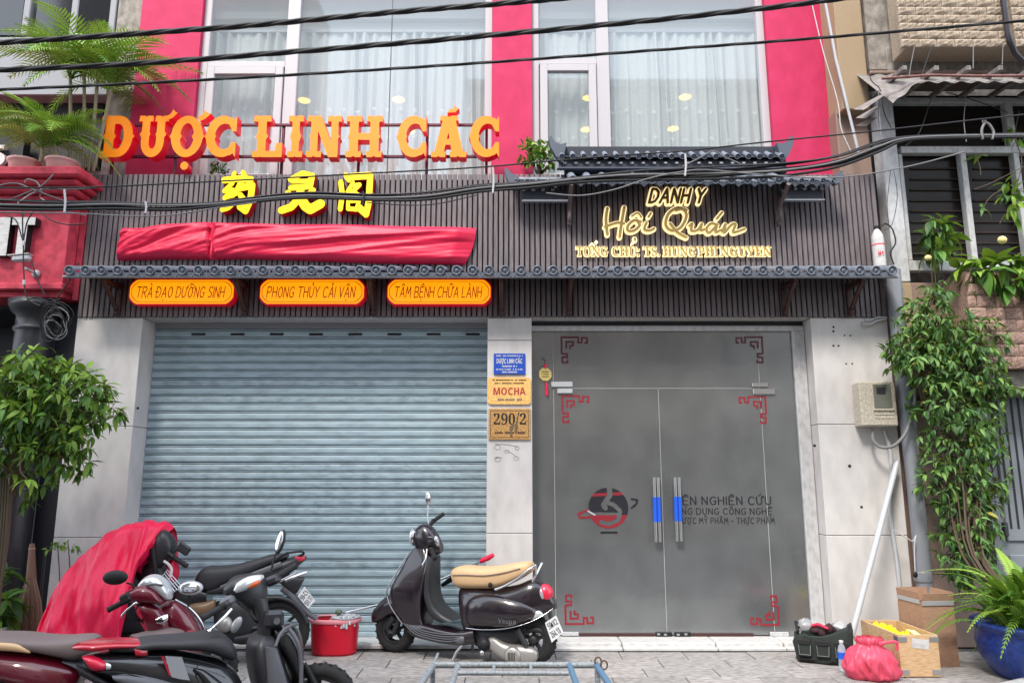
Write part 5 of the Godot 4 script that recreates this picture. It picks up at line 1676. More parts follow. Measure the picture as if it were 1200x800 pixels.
	for y in [[27, 285], [27.5, 331]]:
		obj("wire_joint", mb().box(W(y[0], y[1], 0.51), Vector3(0.025, 0.05, 0.02), 0.004), M.pvc, dw)
	var cl = thing("wire_coil", "messy black wire coil hanging on the dark round column", "wire", W(68, 380, 0.35))
	for k in 11:
		var c = W(64 + rng.randf_range(-8, 8), 372 + rng.randf_range(-8, 14), 0.33)
		var r = rng.randf_range(0.06, 0.13)
		var ring = []
		var tl = rng.randf_range(-0.6, 0.6)
		for j in 19: ring.append(c + Vector3(cos(j * TAU / 18) * r * (1 + 0.15 * sin(j + k)), sin(j * TAU / 18) * r * 1.15, sin(j * TAU / 18 + tl) * 0.04))
		obj("loop", mb().tube(ring, 0.0055, 5), M.cable if k % 4 else M.cable_grey, cl)
	for l in [[46, 357, 58, 350, 66, 356, 60, 366], [30, 352, 44, 348, 56, 354, 70, 350], [64, 352, 80, 330, 92, 308]]:
		obj("loop", mb().tube(smooth(pts_px(l, 0.35), 5), 0.007, 5), M.cable, cl)
	# insulated loop at the far window
	var lp = thing("insulator_loop", "grey insulator loop holding the cable bundle before the aluminium window", "wire", W(1158, 160, z))
	obj("loop", mb().tube(smooth(pts_px([1152, 163, 1151, 152, 1155, 144, 1160, 146, 1165, 155, 1163, 163], z + 0.03), 5), 0.011, 7), M.cable_grey, lp)
	obj("clamp", mb().box(W(1154, 142, z + 0.03), Vector3(0.03, 0.035, 0.03), 0.006), M.cable_grey, lp)
	# slack wires down the old house
	var sw = thing("slack_wires", "loose grey wires and roots hanging down the old beige house front", "wire", W(1030, 150, 0.4))
	for l in [[1018, 80, 1022, 95, 1032, 105, 1036, 130, 1045, 150], [1030, 105, 1030, 140, 1034, 170, 1036, 200], [1060, 172, 1078, 155, 1090, 120, 1094, 106], [1133, 166, 1130, 140, 1133, 110], [1072, 55, 1068, 75, 1066, 88], [1093, 52, 1086, 72, 1080, 90], [1141, 54, 1141, 80], [1176, 52, 1175, 76], [1048, 200, 1052, 230, 1046, 262, 1036, 270], [1044, 200, 1040, 240, 1042, 262], [1110, 108, 1150, 120, 1182, 132]]:
		obj("wire", mb().tube(smooth(pts_px(l, 0.38), 4), rng.randf_range(0.003, 0.006), 5), M.cable_grey if rng.randf() < 0.6 else M.cable, sw)

# ---------------------------------------------------------------- scooters: every outline is set on the upright plane the scooter stands in
func stand(a: Vector3, b: Vector3) -> Dictionary:      # the plane through two ground points, facing the camera
	var d = Vector3(b.x - a.x, 0, b.z - a.z).normalized()
	var n = d.cross(Vector3.UP)
	if n.z < 0: n = -n
	return {"o": Vector3(a.x, 0, a.z), "d": d, "n": n}

func B(pl: Dictionary, px, py, off := 0.0) -> Vector3:
	var r = ray(px, py)
	var t = (pl.o - EYE).dot(pl.n) / r.dot(pl.n)
	return EYE + r * t + pl.n * off

func shell(pl, st: Array, off := 0.0, p := 2.6, n := 20, sub := 4) -> Mb:      # st: [x top, y top, x bottom, y bottom, half width]
	var ts = []; var bs = []; var hs = []
	for s in st:
		ts.append(B(pl, s[0], s[1])); bs.append(B(pl, s[2], s[3])); hs.append(Vector2(s[4], s[5] if s.size() > 5 else 0.0))
	ts = smooth(ts, sub); bs = smooth(bs, sub); hs = smooth(hs, sub)
	var rows = []
	for i in ts.size():
		var row = PackedVector3Array()
		var c: Vector3 = (ts[i] + bs[i]) / 2
		var e: Vector3 = (ts[i] - bs[i]) / 2
		for k in n:
			var th = TAU * k / n
			var cs = cos(th)
			var sn = sin(th)
			row.append(c + e * signf(cs) * pow(absf(cs), 2.0 / p) + pl.n * (off + hs[i].y + maxf(hs[i].x, 0.002) * signf(sn) * pow(absf(sn), 2.0 / p)))
		rows.append(row)
	return mb().grid(rows, true, true)

func decal(pl, pts: Array, off: float, th := 0.003) -> Mb:      # a flat-faced piece lying on the scooter's side
	var o = PackedVector2Array()
	for k in range(0, pts.size(), 2):
		var q = B(pl, pts[k], pts[k + 1]) - pl.o
		o.append(Vector2(q.dot(pl.d), q.y))
	if Geometry2D.is_polygon_clockwise(o): o.reverse()
	var x = Transform3D(Basis(pl.d, Vector3.UP, pl.n), pl.o)
	return mb().prism([[o], []], off - th, off, x, true).sides([[o], []], off - th, off, x)

func wheel(parent, c: Vector3, ax: Vector3, R: float, w: float, m_rim: Material, spokes := 5):
	var yb = ax.normalized()
	var xb = yb.cross(Vector3.UP).normalized()
	var x = Transform3D(Basis(xb, yb, xb.cross(yb)), c)
	var pr = []
	for k in 13:
		var th = lerpf(-PI * 0.72, PI * 0.72, k / 12.0)
		pr.append(Vector2(R - w * 0.5 + cos(th) * w * 0.5, sin(th) * w * 0.56))
	var wh = obj("wheel", mb().lathe(pr, 40, x), M.tyre, parent)
	# tread blocks
	var tb = mb()
	for k in 44:
		var a = TAU * k / 44
		var rd = x.basis * Vector3(cos(a), 0, sin(a))
		var tg = x.basis * Vector3(-sin(a), 0, cos(a))
		tb.box(c + rd * (R - 0.002) + yb * (w * 0.16 * (1 if k % 2 else -1)), Vector3(0.018, 0.006, w * 0.3), 0.0, Basis(tg, rd, yb))
	obj("tread", tb, M.tyre, wh)
	var ri = R - w * 0.86
	obj("rim", mb().lathe([Vector2(ri - 0.018, -w * 0.34), Vector2(ri, -w * 0.4), Vector2(ri + 0.012, -w * 0.36), Vector2(ri - 0.012, -w * 0.1), Vector2(ri - 0.012, w * 0.1), Vector2(ri + 0.012, w * 0.36), Vector2(ri, w * 0.4), Vector2(ri - 0.018, w * 0.34)], 36, x), m_rim, wh)
	var sp = mb()
	for k in spokes:
		var a = TAU * k / spokes + 0.3
		var rd = x.basis * Vector3(cos(a), 0, sin(a))
		sp.box(c + rd * ri * 0.5, Vector3(0.03, ri, w * 0.32), 0.006, Basis(rd.cross(yb), rd, yb))
	obj("spokes", sp, m_rim, wh)
	obj("hub", mb().lathe([Vector2(0, -w * 0.5), Vector2(0.035, -w * 0.5), Vector2(0.045, -w * 0.3), Vector2(0.045, w * 0.3), Vector2(0.035, w * 0.5), Vector2(0, w * 0.5)], 18, x), M.engine_dark, wh)
	return wh

func mirror(parent, stem: Array, c: Vector3, r: Vector3, face: Vector3, shell_mat: Material):
	obj("mirror_stem", mb().tube(smooth(stem, 4), 0.007, 7), M.chrome if shell_mat == M.chrome else M.black, parent)
	var zb = face.normalized()
	var xb = Vector3.UP.cross(zb).normalized()
	var b = Basis(xb, zb.cross(xb), zb)
	var h = obj("mirror", mb().ball(c, r, 18, 10, b), shell_mat, parent)
	obj("mirror_glass", mb().ball(c + zb * r.z * 0.55, Vector3(r.x * 0.86, r.y * 0.84, r.z * 0.5), 18, 8, b), M.mirror, h)

func grip(parent, a: Vector3, b: Vector3, r := 0.019):
	var g = mb()
	var path = []
	var rr = []
	for k in 25:
		path.append(a.lerp(b, k / 24.0))
		rr.append(r * (1.0 if k % 2 else 0.88))
	rr[0] = r * 1.25; rr[1] = r * 1.25; rr[23] = r * 1.15; rr[24] = r * 0.9
	obj("grip", g.tube(path, rr, 10), M.rubber, parent)

func plate(parent, pl, pts: Array, off: float, l1: String, l2: String):
	var c = []
	for k in range(0, 8, 2): c.append(B(pl, pts[k], pts[k + 1], off))
	var ux = (c[1] - c[0]); var uy = (c[0] - c[3])
	var nn = ux.cross(uy).normalized()
	if nn.z < 0: nn = -nn
	var t = mb()
	t.quad(c[0] + nn * 0.003, c[1] + nn * 0.003, c[2] + nn * 0.003, c[3] + nn * 0.003)
	t.quad(c[0], c[1], c[2], c[3])
	for k in 4: t.quad(c[k], c[(k + 1) % 4], c[(k + 1) % 4] + nn * 0.003, c[k] + nn * 0.003)
	var o = obj("number_plate", t, M.plate, parent)
	var bs = Basis(ux.normalized(), uy.normalized(), nn).orthonormalized()
	var ct = (c[0] + c[1] + c[2] + c[3]) / 4
	text_part("plate_digits", l1, font("Droid Sans", true), M.plate_ink, o, ct + uy * 0.22 + nn * 0.004, ux.length() * 0.8, uy.length() * 0.32, 0.001, bs)
	text_part("plate_digits", l2, font("Droid Sans", true), M.plate_ink, o, ct - uy * 0.22 + nn * 0.004, ux.length() * 0.8, uy.length() * 0.32, 0.001, bs)

func build_vespa():
	var fa = G(463, 764); var ra = G(626, 778)
	var pl = stand(fa, ra)
	var v = thing("classic_scooter", "dark aubergine retro scooter with tan seat parked before the shutter", "scooter", (fa + ra) / 2)
	v.position.y = 0
	var P = M.paint_aubergine
	var R = 0.205
	wheel(v, Vector3(fa.x, R, fa.z), pl.n, R, 0.1, M.engine_dark, 5)
	wheel(v, Vector3(ra.x, R, ra.z), pl.n, R, 0.11, M.engine_dark, 5)
	# front fender
	obj("front_fender", shell(pl, [[438, 723, 438.5, 729, 0.04], [439.5, 714, 441, 730, 0.08], [446, 705, 450, 727, 0.095], [454, 698, 459, 722, 0.1], [464, 693, 470, 721, 0.1], [474, 692, 482, 726, 0.095], [482, 700, 490, 734, 0.08]], 0.0, 2.4), P, v)
	# fork arm and shock
	obj("fork_arm", mb().tube([B(pl, 466, 722, 0.07), B(pl, 458, 733, 0.075), B(pl, 463, 740, 0.075)], [0.03, 0.032, 0.034], 10), M.engine_dark, v)
	obj("shock_absorber", mb().tube([B(pl, 476, 716, 0.08), B(pl, 466, 741, 0.085)], 0.026, 10), M.engine_dark, v)
	# leg shield: a curved sheet seen from its side, with chrome beading
	obj("leg_shield", shell(pl, [[489, 641, 503, 643, 0.09], [482, 652, 507, 652, 0.12], [475, 668, 507, 668, 0.17], [467, 683, 505, 685, 0.19], [465, 694, 503, 698, 0.19], [468, 706, 502, 712, 0.18], [475, 720, 503, 726, 0.16], [482, 730, 508, 733, 0.15]], 0.0, 6.0, 40), P, v)
	var bead = smooth([B(pl, 485, 646, 0.1), B(pl, 475, 667, 0.165), B(pl, 466, 684, 0.185), B(pl, 464.5, 695, 0.185), B(pl, 468, 707, 0.175), B(pl, 474, 718, 0.16), B(pl, 480, 727, 0.15)], 5)
	obj("chrome_beading", mb().tube(bead, 0.0065, 7), M.chrome, v)
	obj("inner_shield", shell(pl, [[505, 650, 513, 652, 0.1], [503, 668, 511, 670, 0.14], [502, 690, 511, 692, 0.15], [504, 706, 517, 708, 0.15], [509, 720, 529, 718, 0.15], [520, 727, 541, 724, 0.15]], 0.0, 3.0), M.plastic, v)
	# floorboard with ribs
	obj("floorboard", shell(pl, [[478, 725, 481, 732, 0.13], [490, 726, 491, 743, 0.17], [505, 727, 508, 748, 0.18], [525, 732, 528, 752, 0.18], [545, 735, 548, 754, 0.17], [560, 733, 563, 752, 0.14]], 0.0, 3.5), P, v)
	for k in 4:
		obj("floor_rib", mb().tube(smooth([B(pl, 483 + k * 3, 727 + k * 0.6, 0.155 + 0.004), B(pl, 496 + k * 2, 737.5 - k * 1.6, 0.185), B(pl, 512, 743 - k * 2.4, 0.186), B(pl, 532, 746.5 - k * 2.6, 0.186), B(pl, 548, 745.5 - k * 2.2, 0.176)], 4), 0.005, 6), M.plastic_grey, v)
	obj("floor_end", shell(pl, [[540, 739, 541, 752, 0.17], [546, 738, 546, 753, 0.185], [552, 739, 552, 752, 0.17]], 0.0, 3.0), M.plastic_grey, v)
	# underseat body
	obj("rear_body", shell(pl, [[541, 688, 545, 730, 0.1], [548, 687, 550, 742, 0.15], [560, 687, 560, 737, 0.165], [585, 688, 588, 733, 0.175], [608, 684, 610, 731, 0.17], [625, 678, 628, 726, 0.14], [638, 684, 640, 719, 0.1], [648, 697, 649, 715, 0.06], [652, 707, 652, 713, 0.03]], 0.0, 2.6, 28), P, v)
	obj("side_cowl", shell(pl, [[553, 708, 553, 722, 0.03, 0.0], [557, 699, 558, 730, 0.06, 0.0], [568, 694, 568, 731, 0.08, 0.0], [585, 694, 586, 731.5, 0.09, 0.0], [603, 697, 604, 731, 0.085, 0.0], [618, 702, 619, 727, 0.07, -0.01], [630, 709, 631, 721, 0.045, -0.03], [634, 712, 634.5, 717, 0.02, -0.05]], 0.13, 2.3, 24), P, v)
	obj("body_seam", mb().tube(smooth([B(pl, 556, 731, 0.2), B(pl, 575, 732.5, 0.215), B(pl, 600, 731.5, 0.21), B(pl, 622, 727, 0.17), B(pl, 638, 720, 0.12), B(pl, 650, 712, 0.06)], 4), 0.004, 6), M.chrome, v)
	# seat
	var seat = obj("seat", shell(pl, [[531.5, 669, 533, 678, 0.08], [535, 664.5, 538, 686, 0.12], [545, 662, 547, 688.5, 0.135], [562, 663, 564, 689, 0.14], [580, 663, 582, 688.5, 0.14], [598, 660, 600, 683.5, 0.14], [612, 658, 614, 676, 0.13], [621, 658, 622.5, 670, 0.1], [624, 661, 624.5, 667, 0.06]], 0.0, 3.0, 24), M.tan, v)
	obj("seat_piping", mb().tube(smooth([B(pl, 537, 672, 0.132), B(pl, 552, 671.5, 0.142), B(pl, 575, 672, 0.146), B(pl, 598, 668.5, 0.146), B(pl, 615, 664, 0.132)], 5), 0.0045, 6), M.seat_brown, seat)
	obj("seat_button", mb().ball(B(pl, 581, 683, 0.142), Vector3(0.02, 0.024, 0.012), 10, 6), M.black, seat)
	obj("seat_strap", mb().tube(smooth([B(pl, 587, 688, 0.15), B(pl, 598, 684, 0.155), B(pl, 612, 676, 0.15), B(pl, 624, 666, 0.11), B(pl, 631, 661, 0.07)], 4), 0.012, 8), M.chrome, v)
	obj("grab_rail", mb().tube(smooth([B(pl, 631, 661, 0.08), B(pl, 630, 672, 0.06), B(pl, 625, 683, 0.05), B(pl, 631, 661, -0.1)], 4), 0.011, 8), M.chrome, v)
	# tail lamp, indicator, plate
	var tx = Basis(pl.d, 0.25)
	obj("tail_lamp", mb().ball(B(pl, 640, 694.5, 0.03), Vector3(0.075, 0.082, 0.07), 18, 12), M.lens_red, v)
	obj("lamp_surround", shell(pl, [[624, 690, 625, 696, 0.03], [630, 685, 632, 703, 0.08], [637, 684.5, 639, 706, 0.095], [640, 688, 641, 704, 0.09]], 0.01, 2.3), M.paint_silver, v)
	obj("indicator", shell(pl, [[622, 720, 622.5, 723, 0.01], [628, 714.5, 629, 723.5, 0.025], [636, 713, 637, 720.5, 0.025], [640, 716, 640.5, 718, 0.008]], 0.105, 2.2), M.lens_clear, v)
	plate(v, pl, [641, 728, 654, 719.5, 662.5, 739, 649, 751], 0.06, "59-X2", "264.18")
	obj("plate_bracket", mb().tube([B(pl, 645, 715, 0.03), B(pl, 650, 733, 0.05)], 0.02, 8), M.plastic, v)
	text_part("emblem_script", "Vespa", font("Droid Serif", true, true), M.chrome, v, B(pl, 604, 723.5, 0.222), 0.17, 0.05, 0.004, Basis(pl.d if pl.d.x > 0 else -pl.d, Vector3.UP, pl.n))
	# engine and transmission case
	obj("engine_case", shell(pl, [[576, 745, 577, 756, 0.03], [584, 744, 586, 764, 0.05], [598, 751, 600, 774, 0.06], [614, 753, 616, 776, 0.06], [628, 756, 629, 774, 0.05], [634, 761, 634, 769, 0.03]], 0.09, 2.6), M.engine, v)
	obj("engine_cover", mb().lathe([Vector2(0, 0.03), Vector2(0.055, 0.028), Vector2(0.075, 0.012), Vector2(0.08, -0.02)], 22, Transform3D(Basis(pl.d, pl.n, -Vector3.UP), B(pl, 607, 764, 0.15))), M.engine, v)
	for k in 5: obj("cover_rib", mb().box(B(pl, 603.5 + k * 1.8, 764, 0.182), Vector3(0.006, 0.07, 0.006), 0.002, Basis(pl.d, 0.0)), M.engine_dark, v)
	obj("engine_block", mb().lathe([Vector2(0, 0.05), Vector2(0.06, 0.05), Vector2(0.065, -0.1)], 20, Transform3D(Basis(pl.d, pl.n, -Vector3.UP), B(pl, 573, 751, 0.09))), M.engine_dark, v)
	obj("engine_block", shell(pl, [[556, 733, 558, 756, 0.1], [575, 733, 576, 760, 0.12], [600, 733, 600, 762, 0.11], [618, 730, 618, 745, 0.08]], -0.02), M.engine_dark, v)
	obj("drain_bolt", mb().ball(B(pl, 571, 761, 0.12), Vector3(0.028, 0.028, 0.03), 10, 6), M.chrome, v)
	obj("kick_starter", mb().tube([B(pl, 588, 768, 0.16), B(pl, 596, 771, 0.17), B(pl, 603, 770, 0.17)], 0.012, 7), M.engine_dark, v)
	obj("rear_shock", mb().tube([B(pl, 612, 735, 0.13), B(pl, 622, 752, 0.13)], 0.025, 9), M.engine_dark, v)
	obj("rear_guard", shell(pl, [[596, 737, 598, 741, 0.05], [616, 735, 617, 741, 0.06], [634, 733, 632, 741, 0.06], [647, 742, 643, 746, 0.05]], 0.0), M.plastic, v)
	obj("centre_stand", mb().tube([B(pl, 548, 752, 0.12), B(pl, 542, 760, 0.14), B(pl, 538, 770, 0.15)], 0.014, 8), M.chrome, v)
	obj("centre_stand", mb().tube([B(pl, 548, 752, -0.12), B(pl, 546, 769, -0.15)], 0.014, 8), M.chrome, v)
	# headset: cowl, lamp, bars, mirror
	obj("headset", shell(pl, [[486, 624, 487, 637, 0.05], [490, 617, 491, 646, 0.085], [498, 613, 499, 649, 0.1], [506, 617, 507, 650, 0.095], [513, 627, 513, 650, 0.07], [518, 637, 517, 648, 0.04]], 0.0, 2.3), P, v)
	obj("headlamp", mb().ball(B(pl, 485.5, 629, 0.01), Vector3(0.035, 0.082, 0.078), 18, 12, Basis(pl.d, Vector3.UP, pl.n)), M.lens_clear, v)
	obj("lamp_rim", mb().lathe([Vector2(0.07, 0), Vector2(0.086, 0.008), Vector2(0.086, 0.024), Vector2(0.075, 0.03)], 24, Transform3D(Basis(Vector3.UP, -pl.d if pl.d.x > 0 else pl.d, pl.n), B(pl, 489, 629, 0.01))), M.chrome, v)
	obj("handlebar", mb().tube([B(pl, 508, 640, 0.05), B(pl, 516, 644, 0.2)], 0.02, 8), M.black, v)
	grip(v, B(pl, 514, 642, 0.16), B(pl, 526, 651, 0.3), 0.021)
	obj("brake_lever", mb().tube(smooth([B(pl, 511, 641, 0.2), B(pl, 512, 651, 0.24), B(pl, 511, 658, 0.3)], 4), 0.008, 7), M.chrome, v)
	obj("speedometer", mb().ball(B(pl, 505, 622, 0.0), Vector3(0.05, 0.025, 0.06), 14, 8), M.dark_glass, v)
	obj("switch_cluster", mb().box(B(pl, 511, 635, 0.13), Vector3(0.06, 0.06, 0.08), 0.015), M.black, v)
	obj("handlebar", mb().tube([B(pl, 498, 617, -0.1), B(pl, 497, 612, -0.2)], 0.02, 8), M.black, v)
	grip(v, B(pl, 497, 612, -0.2), B(pl, 502, 604, -0.34), 0.02)
	mirror(v, [B(pl, 496, 616, -0.12), B(pl, 494, 606, -0.13), B(pl, 494, 592, -0.14)], B(pl, 494.5, 584, -0.14), Vector3(0.036, 0.066, 0.02), Vector3(0.7, 0, 0.7), M.chrome)
	mirror(v, [B(pl, 508, 628, 0.12), B(pl, 514, 628, 0.14)], B(pl, 520, 632, 0.16), Vector3(0.03, 0.05, 0.02), Vector3(0.9, 0.2, 0.3), M.chrome)
	# rubber strip from shield to seat (folded umbrella on the shutter side)
	var um = thing("folded_umbrella", "folded black and red umbrella leaning between scooter and shutter", "umbrella", B(pl, 520, 690, -0.3))
	obj("canopy", mb().tube([B(pl, 505, 690, -0.25), B(pl, 521, 679, -0.25), B(pl, 533, 671, -0.25)], [0.018, 0.03, 0.02], 10), M.black, um)
	obj("handle", mb().tube([B(pl, 551, 661, -0.25), B(pl, 560, 657, -0.25), B(pl, 567, 653, -0.25)], [0.02, 0.026, 0.018], 10), M.cloth_red, um)
	obj("shaft", mb().tube([B(pl, 533, 671, -0.25), B(pl, 551, 661, -0.25)], 0.01, 8), M.chrome, um)

func build_black_scooter():
	var pl = stand(Vector3(-2.40, 0, 3.42), Vector3(-1.29, 0, 2.72))
	var s = thing("black_scooter", "black scooter with red grab rail and grey stripe, its handlebar turned", "scooter", Vector3(-1.85, 0, 3.0))
	var P = M.paint_black
	obj("grab_rail", shell(pl, [[84, 757.5, 84.5, 760.5, 0.02], [92, 753.5, 92, 761, 0.06], [106, 751, 106, 761, 0.1], [128, 749, 128, 758, 0.12], [150, 748.5, 150, 757, 0.12], [168, 749, 169, 756, 0.1], [181, 753, 181, 756.5, 0.05]], 0.0, 2.4), M.paint_red, s)
	obj("rail_foot", shell(pl, [[154, 754, 156, 765, 0.03], [162, 755, 163, 765, 0.03], [169, 755, 170, 764, 0.02]], 0.09), M.paint_red, s)
	obj("seat", shell(pl, [[126, 757, 127, 762, 0.06], [150, 751, 150, 762, 0.11], [178, 746, 178, 759, 0.13], [205, 744.5, 206, 758.5, 0.145], [228, 742, 230, 760, 0.15], [245, 739.5, 247, 764, 0.15], [258, 740.5, 259, 769, 0.14], [268, 747, 268, 772, 0.12], [274, 759, 273.5, 771.5, 0.08]], 0.0, 2.8), M.seat_black, s)
	obj("tail_body", shell(pl, [[96, 769, 100, 780, 0.05], [112, 764.5, 116, 787, 0.1], [140, 762, 142, 800, 0.13], [170, 760.5, 172, 818, 0.155], [205, 761, 206, 832, 0.165], [240, 767, 240, 842, 0.165], [262, 774, 263, 850, 0.155], [277, 788, 280, 856, 0.13], [288, 815, 290, 858, 0.1]], 0.0, 2.5, 26), P, s)
	obj("side_panel", shell(pl, [[128, 785, 130, 790, 0.02], [150, 783, 150, 800, 0.04], [180, 787, 181, 818, 0.05], [205, 793, 206, 830, 0.04], [220, 802, 221, 826, 0.02]], 0.14, 2.2), M.plastic_grey, s)
	for l in [[112, 783, 140, 781, 175, 790, 215, 800, 262, 806], [168, 762.5, 205, 764, 240, 771, 266, 782], [226, 768, 224, 785, 232, 800]]:
		var gp = []
		for k in range(0, l.size(), 2): gp.append(B(pl, l[k], l[k + 1], [0.1, 0.155, 0.166, 0.168, 0.158][mini(k / 2, 4)] if l[0] < 150 else 0.162))
		obj("panel_gap", mb().tube(smooth(gp, 5), 0.003, 5), M.rubber, s)
	obj("side_fin", shell(pl, [[222, 776, 223, 779, 0.015], [232, 778, 234, 797, 0.03], [244, 785, 248, 820, 0.035], [258, 796, 262, 836, 0.02]], 0.15, 2.2), P, s)
	obj("stripe", decal(pl, [188, 762, 207, 763, 216, 789, 205, 787.5, 195, 785], 0.174, 0.02), M.paint_silver, s)
	obj("stripe", decal(pl, [183.5, 762, 186.5, 762, 195, 784, 192.5, 783.5], 0.175, 0.02), M.paint_red, s)
	obj("tail_lamp", shell(pl, [[95, 767, 97, 770, 0.03], [102, 765, 104, 781, 0.06], [113, 766.5, 114, 783, 0.07], [121, 769, 121.5, 782, 0.06]], 0.055, 2.4), M.lens_red, s)
	obj("indicator", shell(pl, [[121.5, 769.5, 122, 782, 0.055], [130, 770, 131, 782.5, 0.05], [141, 771, 142, 780, 0.035], [146, 774, 146, 778, 0.015]], 0.065, 2.4), M.lens_clear, s)
	obj("rear_fender", shell(pl, [[88, 778, 92, 790, 0.04], [110, 786, 112, 800, 0.08], [130, 795, 132, 812, 0.09], [160, 808, 160, 825, 0.08]], 0.0), M.plastic, s)
	var rw = B(pl, 150, 845)
	wheel(s, Vector3(rw.x, 0.235, rw.z), pl.n, 0.235, 0.1, M.engine_dark, 5)
	obj("engine_block", shell(pl, [[140, 822, 142, 850, 0.09], [180, 825, 180, 858, 0.12], [230, 838, 230, 866, 0.11], [262, 845, 262, 866, 0.08]], 0.02), M.engine_dark, s)
	# floor and front
	obj("floor", shell(pl, [[262, 842, 264, 860, 0.14], [290, 846, 290, 864, 0.16], [318, 840, 320, 862, 0.16], [336, 818, 340, 850, 0.14]], 0.0, 3.2), M.plastic, s)
	obj("inner_shield", shell(pl, [[301, 742, 317, 742, 0.1], [293, 752, 322, 750, 0.14], [291, 770, 327, 768, 0.17], [294, 792, 335, 790, 0.18], [300, 815, 342, 812, 0.18], [308, 838, 346, 834, 0.17]], 0.0, 3.4, 24), M.plastic, s)
	obj("grey_panel", shell(pl, [[303, 752, 316, 754, 0.03], [303, 770, 321, 770, 0.035], [304, 790, 327, 790, 0.035], [306, 820, 334, 820, 0.03]], 0.16, 3.0), M.plastic_grey, s)
	obj("leg_shield", shell(pl, [[318, 729, 338, 728, 0.05], [315, 738, 347, 736, 0.11], [320, 754, 350, 752, 0.15], [330, 772, 349, 770, 0.17], [338, 790, 347, 790, 0.17], [342, 808, 348, 808, 0.15]], 0.03, 2.6, 24), P, s)
	obj("shield_edge", mb().tube(smooth([B(pl, 313, 750, 0.19), B(pl, 320, 736, 0.17), B(pl, 332, 729, 0.14), B(pl, 343, 728, 0.1)], 4), 0.009, 8), M.plastic_grey, s)
	obj("shield_edge", mb().tube(smooth([B(pl, 329, 731, 0.17), B(pl, 337, 745, 0.2), B(pl, 341, 768, 0.2), B(pl, 341, 795, 0.2)], 4), 0.012, 8), M.plastic_grey, s)
	obj("key_pod", mb().box(B(pl, 316, 722, 0.1), Vector3(0.11, 0.1, 0.07), 0.02, Basis(Vector3.UP, 0.4)), M.plastic, s)
	obj("key_cylinder", mb().tube([B(pl, 316.5, 723, 0.13), B(pl, 316.5, 723, 0.15)], 0.02, 12), M.chrome, s)
	obj("steering_column", shell(pl, [[292, 700, 312, 700, 0.06], [298, 718, 314, 716, 0.07], [302, 735, 317, 735, 0.08], [303, 752, 318, 752, 0.08]], 0.0, 2.6), M.plastic, s)
	# headset turned across the scooter
	var hb = stand(Vector3(-1.86, 0, 3.12), Vector3(-1.36, 0, 2.62))
	obj("instrument_cowl", shell(hb, [[262, 691, 263, 697, 0.02], [268, 682, 273, 702, 0.06], [277, 675, 284, 712, 0.09], [289, 672, 295, 719, 0.1], [299, 671, 303, 718, 0.09], [306, 673, 309, 708, 0.06], [310, 680, 311, 695, 0.03]], 0.0, 2.4), M.plastic, s)
	obj("instrument_lens", shell(hb, [[267, 690, 270, 693, 0.01], [272, 681, 278, 691, 0.03], [283, 674.5, 289, 686, 0.035], [294, 672, 297, 680, 0.03], [301, 672, 302, 676, 0.01]], 0.075, 2.2), M.lens_clear, s)
	obj("instrument_lens", shell(hb, [[280, 685, 282, 688, 0.01], [288, 679, 290, 685, 0.02], [295, 677, 296, 681, 0.01]], 0.098, 2.2), mat("lens_amber", rgb(204, 92, 40), 0.2), s)
	obj("handlebar", mb().tube([B(hb, 268, 702, 0.05), B(hb, 252, 710, 0.06)], 0.02, 8), M.black, s)
	grip(s, B(hb, 258, 708, 0.06), B(hb, 231, 723, 0.06), 0.02)
	obj("switch_pod", mb().box(B(hb, 262, 704, 0.05), Vector3(0.09, 0.06, 0.07), 0.018, Basis(Vector3.BACK, 0.5)), M.plastic_grey, s)
	obj("brake_lever", mb().tube(smooth([B(hb, 262, 711, 0.1), B(hb, 250, 722, 0.12), B(hb, 236, 735, 0.12)], 4), 0.009, 7), M.chrome, s)
	obj("brake_lever", mb().tube([B(hb, 236, 735, 0.12), B(hb, 234, 737, 0.12)], 0.014, 8), M.chrome, s)
	obj("brake_reservoir", mb().ball(B(hb, 268, 729, 0.1), Vector3(0.026, 0.05, 0.026), 10, 8, Basis(Vector3.BACK, -0.5)), M.paint_silver, s)
	obj("handlebar", mb().tube([B(hb, 306, 684, 0.02), B(hb, 318, 676, 0.02)], 0.02, 8), M.black, s)
	grip(s, B(hb, 314, 679, 0.03), B(hb, 344, 662, 0.03), 0.021)
	obj("switch_pod", mb().box(B(hb, 316, 679, 0.04), Vector3(0.09, 0.06, 0.08), 0.018, Basis(Vector3.BACK, 0.4)), M.plastic, s)
	obj("brake_lever", mb().tube(smooth([B(hb, 326, 679, 0.08), B(hb, 336, 674, 0.09), B(hb, 350, 669, 0.09)], 4), 0.01, 7), M.chrome, s)
	mirror(s, [B(hb, 315, 671, 0.02), B(hb, 318, 658, 0.02), B(hb, 321, 648, 0.02)], B(hb, 326.5, 634.5, 0.02), Vector3(0.032, 0.078, 0.022), Vector3(-0.5, 0.3, 0.9), M.black)
	# cables under the cowl
	for l in [[300, 716, 296, 728, 304, 740], [292, 716, 300, 732, 306, 746], [285, 712, 290, 724, 302, 730]]:
		obj("control_cable", mb().tube(smooth([B(hb, l[0], l[1], 0.05), B(hb, l[2], l[3], 0.08), B(hb, l[4], l[5], 0.05)], 5), 0.006, 6), M.rubber, s)
	# fork and front wheel
	var fw = B(pl, 372, 842)
	wheel(s, Vector3(fw.x, 0.235, fw.z), Vector3(0.2, 0, 1).normalized(), 0.235, 0.09, M.engine_dark, 5)
	obj("fork_leg", mb().tube([B(pl, 348, 769, 0.07), B(pl, 354, 780, 0.075), B(pl, 372, 815, 0.09)], [0.012, 0.022, 0.024], 10), M.black, s)
	obj("fork_tube", mb().tube([B(pl, 344, 758, 0.07), B(pl, 351, 774, 0.074)], 0.014, 8), M.chrome, s)
